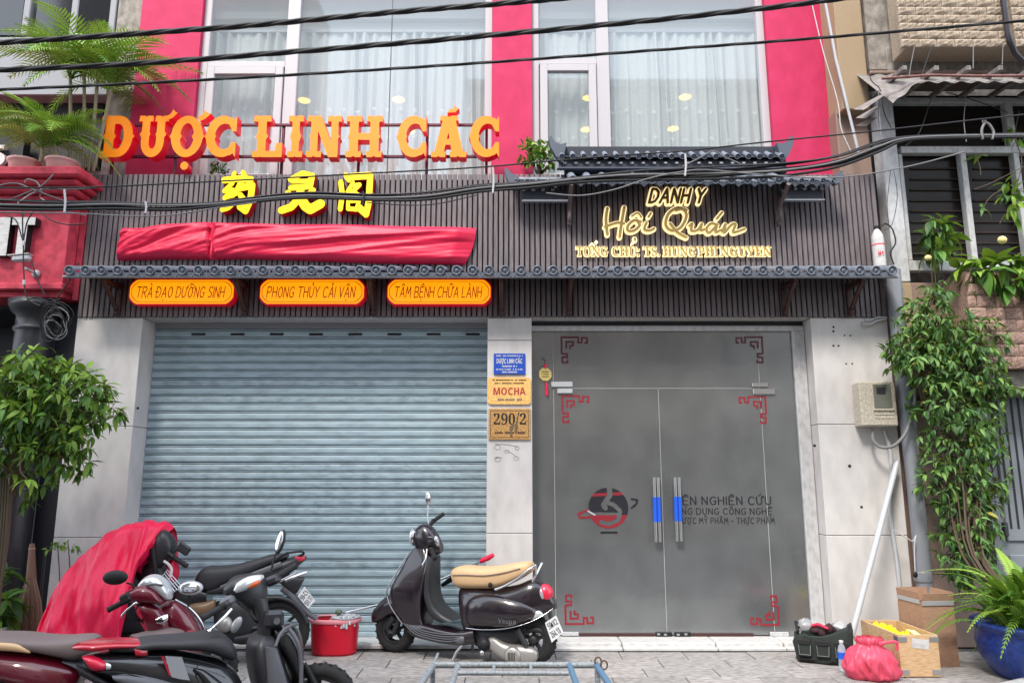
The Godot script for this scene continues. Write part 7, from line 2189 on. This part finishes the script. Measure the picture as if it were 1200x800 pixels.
	obj("cap", mb().lathe([Vector2(0.016, 0.232), Vector2(0.017, 0.236), Vector2(0.017, 0.252), Vector2(0.0, 0.254)], 16, bx), M.sill_white, wb)
	# pink carrier bag, tied at the neck
	var pk2 = mat("bag_pink", Color(rgb(232, 84, 112), 0.9), 0.42)
	pk2.transparency = BaseMaterial3D.TRANSPARENCY_ALPHA
	pk2.backlight_enabled = true
	pk2.backlight = Color(0.5, 0.2, 0.25)
	var pb = thing("pink_plastic_bag", "stuffed pink plastic bag tied at the neck beside the wooden crate", "bag", Vector3(2.93, 0, 1.16))
	var nz = FastNoiseLite.new()
	nz.seed = 33; nz.frequency = 0.62; nz.fractal_octaves = 3
	var rows = []
	var pr = [[0.0, 0.004], [0.13, 0.004], [0.17, 0.018], [0.185, 0.04], [0.192, 0.065], [0.196, 0.09], [0.192, 0.12], [0.18, 0.15], [0.165, 0.18], [0.145, 0.21], [0.12, 0.235], [0.095, 0.255], [0.08, 0.27], [0.08, 0.285], [0.095, 0.305], [0.085, 0.325]]
	for i in pr.size():
		var row = PackedVector3Array()
		for k in 80:
			var th = TAU * k / 80
			var d = Vector3(cos(th), pr[i][1] * 4.0, sin(th))
			var f = 1.0 + nz.get_noise_3dv(d * 1.3) * 0.35 + (0.2 - absf(nz.get_noise_3dv(d * 3.0 + Vector3.ONE * 9))) * 0.34 + (0.15 - absf(nz.get_noise_3dv(d * 6.5 + Vector3.ONE * 19))) * 0.14 + (absf(nz.get_noise_2d(k * 0.3, pr[i][1] * 3.0)) * 0.35 * (pr[i][1] / 0.3))
			row.append(Vector3(2.93, pr[i][1] + nz.get_noise_3dv(d * 2.0 + Vector3.ONE * 5) * 0.02 * minf(i, 1), 1.16) + Vector3(cos(th) * 1.03, 0, sin(th) * 0.85) * pr[i][0] * f)
		rows.append(row)
	obj("bag", mb().grid(rows, true), pk2, pb)
	obj("bag_ear", mb().tube(smooth([Vector3(2.98, 0.27, 1.2), Vector3(3.04, 0.3, 1.24), Vector3(3.12, 0.3, 1.24), Vector3(3.12, 0.24, 1.23)], 4), [0.03, 0.02, 0.022, 0.012], 8), pk2, pb)
	var cm = mb()
	for k in 9: cm.ball(Vector3(2.93 + rng.randf_range(-0.09, 0.09), 0.07 + rng.randf_range(0, 0.1), 1.16 + rng.randf_range(-0.06, 0.08)), Vector3(0.05, 0.04, 0.05), 9, 6)
	obj("contents", cm, mat("bag_contents", rgb(206, 150, 170), 0.7), pb)
	# wooden crate
	worn("plywood", rgb(176, 138, 98), rgb(202, 167, 126), rgb(212, 182, 144), 0.7, Vector3(1.2, 6, 1.2), 63, 0.02)
	var wc = thing("wooden_crate", "open plywood crate with steel corners and paper label, yellow cloth inside", "crate", Vector3(3.355, 0, 0.8))
	var cx0 = 3.19; var cx1 = 3.52; var cz0 = 0.47; var cz1 = 1.12; var ch = 0.335
	for q in [[Vector3((cx0 + cx1) / 2, ch / 2 + 0.005, cz1), Vector3(cx1 - cx0, ch - 0.01, 0.014)], [Vector3((cx0 + cx1) / 2, ch / 2 + 0.005, cz0), Vector3(cx1 - cx0, ch - 0.01, 0.014)], [Vector3(cx0 + 0.007, ch / 2 + 0.005, (cz0 + cz1) / 2), Vector3(0.014, ch - 0.01, cz1 - cz0 - 0.016)], [Vector3(cx1 - 0.007, ch / 2 + 0.005, (cz0 + cz1) / 2), Vector3(0.014, ch - 0.01, cz1 - cz0 - 0.016)], [Vector3((cx0 + cx1) / 2, 0.012, (cz0 + cz1) / 2), Vector3(cx1 - cx0 - 0.03, 0.014, cz1 - cz0 - 0.016)]]:
		obj("board", mb().box(q[0], q[1], 0.002), M.plywood, wc)
	for q in [[cx0 + 0.035, ch - 0.035], [cx1 - 0.035, ch - 0.035], [cx0 + 0.035, 0.045], [cx1 - 0.035, 0.045]]:
		obj("corner_plate", mb().box(Vector3(q[0], q[1], cz1 + 0.009), Vector3(0.075, 0.04, 0.004), 0.001), M.steel, wc)
		if q[0] < 3.3: obj("corner_plate", mb().box(Vector3(cx0 - 0.002, q[1], cz1 - 0.03), Vector3(0.004, 0.045, 0.06), 0.001), M.steel, wc)
	obj("paper_label", mb().box(Vector3(3.37, ch - 0.07, cz1 + 0.0082), Vector3(0.14, 0.075, 0.002), 0.0, Basis(Vector3.BACK, -0.12)), M.sill_white, wc)
	var yc = thing("yellow_cloth", "crumpled bright yellow cloth lying in the plywood crate", "cloth", Vector3(3.35, 0.2, 0.85))
	var yr = []
	for i in 19:
		var row = PackedVector3Array()
		for j in 19:
			var x = cx0 + 0.02 + (cx1 - cx0 - 0.04) * j / 18.0
			var z = 0.56 + 0.52 * i / 18.0
			row.append(Vector3(x, 0.25 + 0.06 * sin(j * 0.3) + nz.get_noise_2d(i * 0.22, j * 0.22) * 0.12 + 0.012 * sin(i * 0.8 + j * 0.5), z))
		yr.append(row)
	obj("cloth", mb().grid(yr), mat("cloth_yellow", rgb(226, 206, 24), 0.75), yc)
	obj("pale_stripe", mb().box(Vector3(3.42, 0.315, 0.98), Vector3(0.09, 0.006, 0.12), 0.002, Basis.from_euler(Vector3(0.35, 0.3, -0.2))), mat("stripe_pale", rgb(222, 222, 170), 0.6), yc)
	# cardboard box
	worn("cardboard", rgb(154, 120, 98), rgb(166, 131, 107), rgb(174, 140, 116), 0.85, Vector3(1.5, 3, 1.5), 64, 0.02)
	var cb = thing("cardboard_box", "tall open brown cardboard box with white tape beside blue planter", "box", Vector3(3.73, 0, 0.62))
	var by = 0.5
	var bB = Basis(Vector3.UP, 0.1)
	var bo = Vector3(3.72, 0, 0.60)
	for q in [[Vector3(0, by / 2 + 0.004, 0.17), Vector3(0.3, by, 0.006)], [Vector3(0, by / 2 + 0.004, -0.17), Vector3(0.3, by, 0.006)], [Vector3(-0.15, by / 2 + 0.004, 0), Vector3(0.006, by, 0.334)], [Vector3(0.15, by / 2 + 0.004, 0), Vector3(0.006, by, 0.334)], [Vector3(0, 0.008, 0), Vector3(0.29, 0.006, 0.33)]]:
		obj("wall", mb().box(bo + bB * q[0], q[1], 0.0, bB), M.cardboard, cb)
	for q in [[Vector3(0, by + 0.055, 0.182), Vector3(0.29, 0.12, 0.005), 0.22, Vector3.RIGHT], [Vector3(0, by + 0.06, -0.17), Vector3(0.29, 0.12, 0.005), -0.1, Vector3.RIGHT], [Vector3(-0.155, by + 0.06, 0), Vector3(0.005, 0.12, 0.32), 0.1, Vector3.BACK], [Vector3(0.16, by + 0.06, 0), Vector3(0.005, 0.12, 0.32), -0.2, Vector3.BACK]]:
		obj("flap", mb().box(bo + bB * q[0], q[1], 0.0, bB * Basis(q[3], q[2])), M.cardboard, cb)
	obj("tape", mb().box(bo + bB * Vector3(0, by + 0.03, 0.184), Vector3(0.295, 0.04, 0.003), 0.0, bB * Basis(Vector3.RIGHT, 0.22)), M.pvc, cb)
	obj("tape", mb().box(bo + bB * Vector3(-0.159, by + 0.04, 0), Vector3(0.003, 0.035, 0.325), 0.0, bB * Basis(Vector3.BACK, 0.1)), M.pvc, cb)
	# fallen bits on the paving
	var lt = mb()
	for k in 70:
		var c = Vector3(rng.randf_range(-1.5, 4.2), 0.0075, rng.randf_range(0.25, 1.9))
		var an = rng.randf() * TAU
		var l = rng.randf_range(0.006, 0.02)
		lt.quad(c, c + Vector3(cos(an), 0.15, sin(an)) * l, c + Vector3(cos(an + 0.7), 0.3, sin(an + 0.7)) * l * 1.3, c + Vector3(cos(an + 1.4), 0.1, sin(an + 1.4)) * l)
	var lo = obj("litter", lt, mat("litter", rgb(170, 160, 140), 0.9))
	tag(lo, "scattered leaf and paper bits on the grey paving", "litter")
	lo.set_meta("kind", "stuff")
	# blue planter
	var bp = thing("blue_planter", "large round glazed blue planter holding ferns and the climber", "planter", Vector3(4.36, 0, 1.12))
	worn("glaze_blue", rgb(14, 32, 84), rgb(24, 52, 122), rgb(40, 72, 142), 0.3, Vector3(2, 2, 2), 65, 0.02)
	obj("pot", mb().lathe([Vector2(0, 0), Vector2(0.33, 0), Vector2(0.36, 0.03), Vector2(0.44, 0.15), Vector2(0.465, 0.27), Vector2(0.45, 0.35), Vector2(0.46, 0.38), Vector2(0.49, 0.4), Vector2(0.49, 0.43), Vector2(0.45, 0.44), Vector2(0.42, 0.4), Vector2(0.42, 0.34), Vector2(0, 0.34)], 40, Transform3D(Basis(), Vector3(4.36, 0.0, 1.12))), M.glaze_blue, bp)
	obj("soil", mb().lathe([Vector2(0, 0.38), Vector2(0.3, 0.37), Vector2(0.425, 0.36)], 24, Transform3D(Basis(), Vector3(4.36, 0.0, 1.12))), mat("soil", rgb(52, 42, 36), 0.95), bp)

# ---------------------------------------------------------------- plants
func leaf_mesh(len: float, wid: float, droop: float, fold: float, n := 4) -> Mesh:
	# grows along +z from the origin, upper side +y
	var rows = []
	for i in n + 1:
		var t = float(i) / n
		var w = wid * pow(sin(PI * pow(clampf(t, 0.02, 0.985), 0.75)), 0.9) * 0.5
		var z = len * (t - 0.12 * droop * t * t)
		var y = -droop * len * 0.45 * t * t
		rows.append(PackedVector3Array([Vector3(-w, y + fold * w, z), Vector3(0, y, z), Vector3(w, y + fold * w, z)]))
	return mb().grid(rows).mesh()

func leaf_mats(key: String, cols: Array, rough := 0.58):
	var o = []
	for k in cols.size():
		var m = mat("%s%d" % [key, k], cols[k], rough)
		m.backlight_enabled = true
		m.backlight = Color(0.35, 0.42, 0.12)
		o.append(m)
	return o

func aim(p: Vector3, d: Vector3, roll: float, s: float) -> Transform3D:
	var z = d.normalized()
	var x = Vector3.UP.cross(z)
	x = x.normalized() if x.length() > 0.01 else Vector3.RIGHT
	var y = z.cross(x)
	return Transform3D((Basis(x, y, z) * Basis(Vector3.BACK, roll)).scaled_local(Vector3.ONE * s), p)

func spread_leaves(parent, places: Array, meshes: Array, mats: Array, singles := 300):
	# places: [transform, tone]; the ones towards the camera become parts, the rest one mass per tone
	places.sort_custom(func(a, b): return a[0].origin.z + a[2] > b[0].origin.z + b[2])
	var rest = []
	for k in mats.size() * meshes.size(): rest.append([])
	for i in places.size():
		var q = places[i]
		if i < singles: put("leaf", meshes[i % meshes.size()], mats[q[1]], parent, q[0])
		else: rest[q[1] * meshes.size() + i % meshes.size()].append(q[0])
	for k in rest.size():
		if rest[k].size() > 0: stuff("foliage", meshes[k % meshes.size()], mats[k / meshes.size()], parent, rest[k])

func whorls(blobs: Array, count: int, per: int, size: float, tones: int, droop: float) -> Array:
	# leaf tufts at the tips of twigs spread through ellipsoids [centre, radius]; returns places and twig tips
	var out = []
	var tips = []
	var vol = []
	var tot = 0.0
	for b in blobs:
		tot += b[1].x * b[1].y * b[1].z
		vol.append(tot)
	for k in count:
		var r = rng.randf() * tot
		var bi = 0
		while vol[bi] < r: bi += 1
		var b = blobs[bi]
		var d = Vector3(rng.randfn(), rng.randfn(), rng.randfn()).normalized()
		var rad = pow(rng.randf(), 0.42)
		var c = b[0] + d * b[1] * rad
		var od = (d * Vector3(1, 0.6, 1) + Vector3(0, 0.25, 0.1)).normalized()
		tips.append([c, od])
		var tone = rng.randi() % tones
		var bright = rng.randf() < 0.25 + 0.35 * d.y  # tufts facing up turn lightest more often: sunlight painted into the leaf tone
		for j in per + rng.randi() % 3:
			var an = TAU * j / per + rng.randf() * 0.7
			var sx = od.cross(Vector3(0.2, 0.9, 0.4)).normalized()
			var sy = od.cross(sx)
			var ld = (od * rng.randf_range(0.3, 0.9) + (sx * cos(an) + sy * sin(an)) * 0.9 + Vector3(0, -droop * rng.randf(), 0)).normalized()
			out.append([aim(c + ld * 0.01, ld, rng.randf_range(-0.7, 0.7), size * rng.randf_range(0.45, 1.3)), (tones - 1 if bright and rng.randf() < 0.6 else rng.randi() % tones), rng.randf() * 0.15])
	return [out, tips]

func frond(len: float, bend: float, leaflets: int, ll: float, lw: float, vee: float) -> Mesh:
	# a feather of narrow leaflets on an arching midrib, along +z
	var m = mb()
	var rib = []
	for i in 13:
		var t = i / 12.0
		rib.append(Vector3(0, len * (0.35 * t - bend * t * t), len * t * (1.0 - 0.3 * bend * t)))
	m.tube(rib, [0.012 * len, 0.01 * len, 0.008 * len, 0.006 * len, 0.004 * len], 4, false)
	for k in leaflets:
		var t = 0.1 + 0.9 * (k + 0.5) / leaflets
		var f = t * 12.0
		var i = mini(int(f), 11)
		var p0: Vector3 = rib[i].lerp(rib[i + 1], f - i)
		var d: Vector3 = (rib[i + 1] - rib[i]).normalized()
		var l = ll * (sin(PI * pow(t, 0.8) * 0.92 + 0.12)) * rng.randf_range(0.85, 1.12)
		for s in [-1.0, 1.0]:
			var sd = (Vector3(s, 0, 0) * 0.9 + d * (0.55 + 0.6 * t) + Vector3(0, vee * rng.randf_range(0.5, 1.2), 0)).normalized()
			var w = d * lw * 0.5
			var p1 = p0 + sd * l * 0.5 + Vector3(0, 0.02 * l, 0)
			var p2 = p0 + sd * l + Vector3(0, -0.22 * l, 0)
			var a = m.p(p0 - w * 0.6); var b = m.p(p0 + w * 0.6); var c = m.p(p1 + w); var e = m.p(p1 - w); var g = m.p(p2)
			m.tri(a, b, c); m.tri(a, c, e); m.tri(e, c, g)
	return m.mesh()

func build_plants():
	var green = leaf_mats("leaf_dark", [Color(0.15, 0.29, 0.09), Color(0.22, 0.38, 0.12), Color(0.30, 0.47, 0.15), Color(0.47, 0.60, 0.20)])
	mat("bark", rgb(92, 76, 64), 0.9)
	mat("twig", rgb(84, 74, 58), 0.85)
	# --- leafy tree at the pier
	var z = 1.0
	var tr = thing("street_tree", "bushy green tree with pointed leaves before the dark round column", "tree", Vector3(-4.55, 0, z))
	var blobs = []
	for q in [[50, 470, 62, 48, 0.4], [95, 475, 42, 52, 0.32], [5, 480, 50, 60, 0.4], [60, 525, 52, 38, 0.35], [-40, 500, 60, 80, 0.4], [20, 560, 30, 35, 0.25], [40, 430, 45, 22, 0.3]]:
		var c = W(q[0], q[1], z)
		blobs.append([c, Vector3(q[2] * 6.6 / F, q[3] * 6.6 / F, q[4])])
	var lm = []
	for k in 3: lm.append(leaf_mesh(0.15, 0.05, 0.5 + 0.35 * k, 0.35))
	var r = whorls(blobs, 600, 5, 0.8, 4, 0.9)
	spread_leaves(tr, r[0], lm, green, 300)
	var tk = [W(-14, 760, z), W(-10, 700, z), W(0, 640, z), W(8, 590, z), W(20, 545, z), W(30, 500, z)]
	tk[0].y = 0.0
	var crown = obj("trunk", mb().tube(smooth(tk, 4), [0.075, 0.073, 0.07, 0.068, 0.066, 0.064, 0.062, 0.06, 0.058, 0.055, 0.05, 0.045, 0.04, 0.035, 0.03, 0.027, 0.024, 0.02, 0.02, 0.018, 0.016], 10), M.bark, tr)
	for k in 5: obj("aerial_root", mb().tube(smooth([W(-2 + k * 3, 560, z + 0.06), W(-6 + k * 3.2, 620, z + 0.07), W(-14 + k * 3.2, 700, z + 0.07)], 4), 0.009, 6), M.twig, tr)
	for b in blobs:
		obj("limb", mb().tube(smooth([W(14, 560, z), W(14, 560, z).lerp(b[0], 0.5) + Vector3(0, 0.06, 0), b[0]], 4), [0.03, 0.026, 0.022, 0.018, 0.014, 0.012, 0.01, 0.008, 0.006], 6), M.bark, tr)
	var tw = mb()
	for i in range(0, r[1].size(), 2):
		var q = r[1][i]
		tw.tube([q[0] - q[1] * 0.16 - Vector3(0, 0.05, 0), q[0] - q[1] * 0.08, q[0]], [0.005, 0.004, 0.003], 4, false)
	obj("twigs", tw, M.twig, tr).set_meta("kind", "stuff")
	# young bright sprig hanging below
	for k in 6:
		var an = TAU * k / 6
		put("leaf", lm[k % 3], green[3], tr, aim(W(32, 562, z + 0.3), Vector3(cos(an), -0.35 + 0.3 * sin(an), 0.4 + 0.4 * sin(an)), 0.2, 1.0))
	obj("limb", mb().tube(smooth([W(26, 525, z + 0.25), W(23, 550, z + 0.3), W(31, 561, z + 0.3)], 4), 0.007, 5), M.twig, tr)
	# --- climber on the old house
	z = 0.42
	var vi = thing("climber", "tall leafy climber hanging over granite wall and drain pipe above the planter", "climber", Vector3(4.36, 0.5, 0.8))
	blobs = []
	for q in [[1100, 380, 46, 40, 0.26], [1080, 420, 42, 36, 0.26], [1125, 430, 52, 40, 0.3], [1150, 400, 34, 34, 0.22], [1110, 470, 44, 30, 0.28], [1120, 520, 40, 40, 0.26], [1130, 570, 36, 40, 0.24], [1160, 455, 32, 22, 0.2], [1095, 345, 20, 18, 0.15], [1135, 615, 32, 36, 0.22], [1180, 455, 22, 14, 0.15], [1065, 410, 32, 28, 0.2], [1075, 375, 26, 24, 0.18], [1100, 560, 22, 30, 0.2], [1150, 500, 26, 40, 0.2], [1140, 655, 30, 32, 0.25], [1120, 640, 26, 24, 0.2], [1165, 560, 20, 40, 0.2]]:
		blobs.append([W(q[0], q[1], z), Vector3(q[2] * 7.1 / F, q[3] * 7.1 / F, q[4])])
	var vm = []
	for k in 3: vm.append(leaf_mesh(0.125, 0.04, 0.7 + 0.3 * k, 0.4))
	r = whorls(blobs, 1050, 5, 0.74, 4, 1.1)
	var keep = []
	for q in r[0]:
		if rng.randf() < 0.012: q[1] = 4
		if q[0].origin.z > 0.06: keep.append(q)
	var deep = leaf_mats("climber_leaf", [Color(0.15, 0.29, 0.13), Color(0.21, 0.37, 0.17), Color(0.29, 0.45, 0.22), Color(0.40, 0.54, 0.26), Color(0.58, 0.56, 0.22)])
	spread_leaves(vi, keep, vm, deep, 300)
	for k in 26:
		var t = rng.randf()
		var off = rng.randf_range(-1, 1)
		obj("stem", mb().tube(smooth([Vector3(4.33 + off * 0.1, 0.48, 0.98 + rng.randf_range(-0.08, 0.08)), W(1140 + off * 14, 650, 0.62 + rng.randf_range(-0.1, 0.1)), W(1128 + off * 24, 560, 0.45 + rng.randf_range(-0.12, 0.1)), W(1110 + off * 34, 470, 0.4), W(1105 + off * 40, 400 + rng.randf_range(-25, 20), 0.4)], 5), [0.011, 0.01, 0.01, 0.009, 0.009, 0.008, 0.008, 0.007, 0.006, 0.005, 0.005, 0.004, 0.004, 0.003], 6), M.bark if k % 3 else M.twig, vi)
	tw = mb()
	for i in range(0, r[1].size(), 2):
		var q = r[1][i]
		tw.tube([q[0] - q[1] * 0.18 - Vector3(0, 0.06, 0), q[0] - q[1] * 0.09, q[0]], [0.004, 0.004, 0.003], 4, false)
	obj("twigs", tw, M.twig, vi).set_meta("kind", "stuff")
	# --- ferns in the planter
	var fg = leaf_mats("fern", [Color(0.30, 0.46, 0.10), Color(0.42, 0.57, 0.16), Color(0.54, 0.66, 0.24), Color(0.22, 0.38, 0.09)], 0.6)
	var fe = thing("fern", "lush yellow-green sword fern spilling over the blue planter", "fern", Vector3(4.36, 0.5, 1.12))
	var fm = []
	for k in 4: fm.append(frond(0.5 + 0.07 * k, [0.35, 0.6, 0.85, 1.05][k], 22, 0.075, 0.02, 0.08))
	for k in 230:
		var an = rng.randf() * TAU
		var el = rng.randf()
		var p = Vector3(4.34 + cos(an) * 0.36 * rng.randf(), 0.36 + 0.3 * rng.randf() * rng.randf(), 1.1 + sin(an) * 0.34 * rng.randf())
		var d = Vector3(cos(an), rng.randf_range(0.2, 2.6), sin(an))
		put("frond", fm[rng.randi() % 4], fg[rng.randi() % 4], fe, aim(p, d, rng.randf_range(-0.3, 0.3), rng.randf_range(0.5, 1.1)))
	# --- plants at the old house's window
	var pot_leaf = [leaf_mesh(0.2, 0.075, 0.8, 0.3, 5), leaf_mesh(0.24, 0.07, 1.1, 0.3, 5)]
	var w1 = thing("window_plant", "drooping green leaves hanging before the aluminium window corner", "plant", W(1095, 312, 0.2))
	r = whorls([[W(1100, 272, 0.15), Vector3(0.2, 0.16, 0.12)], [W(1090, 290, 0.15), Vector3(0.14, 0.14, 0.1)]], 16, 5, 0.9, 3, 1.2)
	spread_leaves(w1, r[0], pot_leaf, green, 300)
	for k in 4: obj("stem", mb().tube(smooth([W(1094 + k * 4, 345, 0.1), W(1092 + k * 4, 310, 0.13), W(1092 + k * 6, 272, 0.15)], 4), 0.006, 5), M.twig, w1)
	obj("flower", mb().ball(W(1088, 302, 0.28), Vector3(0.035, 0.03, 0.03), 10, 7), mat("petal", rgb(228, 206, 140), 0.7), w1)
	var w2 = thing("window_plant", "broad-leaved green plant with a cream bud on the stone panel", "plant", W(1165, 318, 0.2))
	r = whorls([[W(1165, 315, 0.35), Vector3(0.38, 0.12, 0.12)], [W(1190, 330, 0.38), Vector3(0.22, 0.2, 0.12)]], 34, 5, 1.0, 4, 1.0)
	spread_leaves(w2, r[0], [leaf_mesh(0.22, 0.08, 0.6, 0.25, 5), leaf_mesh(0.17, 0.05, 1.0, 0.3, 5)], green, 300)
	for q in [[1120, 285, -0.8], [1150, 272, -0.25], [1182, 284, 0.5], [1200, 290, 0.8], [1135, 292, -0.5]]:
		put("leaf", pot_leaf[0], green[2], w2, aim(W(1165, 312, 0.3), W(q[0], q[1], 0.5) - W(1165, 312, 0.3), 0.1, 1.7))
	obj("stem", mb().tube([W(1165, 322, 0.2), W(1165, 305, 0.25)], 0.02, 6), M.twig, w2)
	obj("flower_bud", mb().ball(W(1175, 281, 0.36), Vector3(0.045, 0.04, 0.04), 12, 8), M.petal, w2)
	var w3 = thing("window_vine", "sparse twisting vine with few pale leaves across the aluminium window", "vine", W(1180, 230, 0.2))
	for l in [[1142, 180, 1148, 192, 1150, 205], [1200, 195, 1175, 208, 1158, 216, 1142, 222], [1205, 225, 1178, 222, 1160, 232, 1150, 250], [1200, 240, 1180, 250, 1172, 262], [1195, 130, 1190, 160, 1198, 190, 1188, 230]]:
		obj("stem", mb().tube(smooth(pts_px(l, 0.2), 5), 0.005, 5), M.twig, w3)
	r = whorls([[W(1186, 232, 0.2), Vector3(0.14, 0.2, 0.08)], [W(1195, 150, 0.2), Vector3(0.08, 0.14, 0.08)], [W(1150, 246, 0.2), Vector3(0.05, 0.04, 0.04)], [W(1150, 186, 0.2), Vector3(0.04, 0.05, 0.04)]], 20, 3, 0.6, 4, 1.0)
	spread_leaves(w3, r[0], pot_leaf, [green[2], green[3], green[3], green[1]], 300)
	# --- shrub behind the small roof and weeds on the ledge
	var s1 = thing("ledge_shrub", "small round-leaved shrub growing behind the small tiled roof", "shrub", W(630, 205, -0.2))
	var rl = [leaf_mesh(0.075, 0.042, 0.4, 0.3), leaf_mesh(0.065, 0.036, 0.6, 0.3)]
	r = whorls([[W(632, 182, -0.18), Vector3(0.21, 0.17, 0.14)], [W(618, 175, -0.18), Vector3(0.1, 0.1, 0.1)]], 75, 4, 1.0, 4, 0.5)
	spread_leaves(s1, r[0], rl, green, 300)
	for k in 6: obj("stem", mb().tube([W(630, 206, -0.2), W(616 + k * 6, 178, -0.18)], 0.006, 5), M.twig, s1)
	var s2 = thing("ledge_weed", "tiny weeds sprouting on the ledge above the slats", "weed", W(255, 205, -0.1))
	r = whorls([[W(256, 196, -0.1), Vector3(0.14, 0.05, 0.06)]], 22, 4, 0.6, 3, 0.5)
	spread_leaves(s2, r[0], rl, green, 300)
	obj("stem", mb().tube([W(255, 206, -0.1), W(256, 196, -0.1)], 0.005, 5), M.twig, s2)
	# --- palms on the red cornice
	var pg = leaf_mats("palm", [Color(0.30, 0.47, 0.14), Color(0.40, 0.58, 0.18), Color(0.52, 0.67, 0.26), Color(0.48, 0.48, 0.27)], 0.5)
	var pf = []
	for k in 4: pf.append(frond(0.95 + 0.08 * k, [0.4, 0.62, 0.8, 1.0][k], 22, 0.3, 0.026, 0.16))
	mat("cane", rgb(150, 136, 116), 0.8)
	var lift = H(196, 0.2)
	var palms = [
		["areca palm with tall pale canes and arching fronds on the red cornice", [[80, 196, 82, 90], [97, 196, 98, 85], [104, 196, 114, 88], [109, 196, 129, 105]], 0.1, 48, 1.04, [100, 60]],
		["short bushy palm with wide fronds at the edge of the red cornice", [[46, 196, 48, 172], [66, 196, 64, 170]], 0.34, 36, 0.8, [55, 160]]]
	for q in palms:
		var base = W(q[1][0][0], 196, q[2])
		var pm = thing("palm", q[0], "palm", Vector3(base.x, lift, q[2]))
		for c in q[1]:
			var b0 = W(c[0], c[1], q[2]); b0.y = lift
			obj("cane", mb().tube(smooth([b0, b0.lerp(W(c[2], c[3], q[2]), 0.5) + Vector3(0.01, 0, 0), W(c[2], c[3], q[2])], 4), 0.017, 8), M.cane, pm)
			var per = int(q[3] / q[1].size())
			for k in per:
				var an = TAU * k / per + rng.randf() * 0.5
				var d = Vector3(cos(an), rng.randf_range(0.1, 1.5), sin(an) * 0.75 + 0.1)
				put("frond", pf[rng.randi() % 4], pg[rng.randi() % 4], pm, aim(W(c[2], c[3], q[2]) - Vector3(0, 0.03 * rng.randf(), 0), d, rng.randf_range(-0.4, 0.4), q[4] * rng.randf_range(0.65, 1.05)))
	# --- potted plant by the besom
	var pp = thing("potted_plant", "dark leafy plant in a pale pot in front of the dark pier", "plant", Vector3(-4.95, 0, 0.55))
	var pc = W(-6, 745, 0.55)
	pc.y = 0
	obj("pot", mb().lathe([Vector2(0, 0), Vector2(0.1, 0), Vector2(0.14, 0.26), Vector2(0.155, 0.265), Vector2(0.155, 0.3), Vector2(0.13, 0.3), Vector2(0.12, 0.27), Vector2(0, 0.27)], 22, Transform3D(Basis(), pc)), M.sill_white, pp)
	r = whorls([[pc + Vector3(0, 0.5, 0), Vector3(0.14, 0.28, 0.14)]], 26, 4, 0.9, 3, 0.4)
	spread_leaves(pp, r[0], pot_leaf, green, 300)
	obj("stem", mb().tube([pc + Vector3(0, 0.27, 0), pc + Vector3(0, 0.6, 0)], 0.012, 6), M.twig, pp)
	# --- two thin seedlings before the pier
	var sd = thing("seedlings", "thin seedling with few leaves before the pale stone pier", "plant", W(72, 720, 0.25))
	sd.position.y = 0
	for q in [[69, 690, 67, 640], [81, 680, 79, 636], [90, 690, 91, 656]]:
		var b0 = W(q[0], q[1], 0.25)
		obj("stem", mb().tube(smooth([Vector3(b0.x, 0.0, 0.25), b0, W(q[2], q[3], 0.25)], 4), 0.005, 5), M.twig, sd)
	r = whorls([[W(62, 642, 0.26), Vector3(0.12, 0.04, 0.04)], [W(82, 638, 0.26), Vector3(0.12, 0.05, 0.05)]], 12, 3, 0.75, 4, 0.7)
	spread_leaves(sd, r[0], rl, [green[2], green[3], green[2], green[3]], 300)
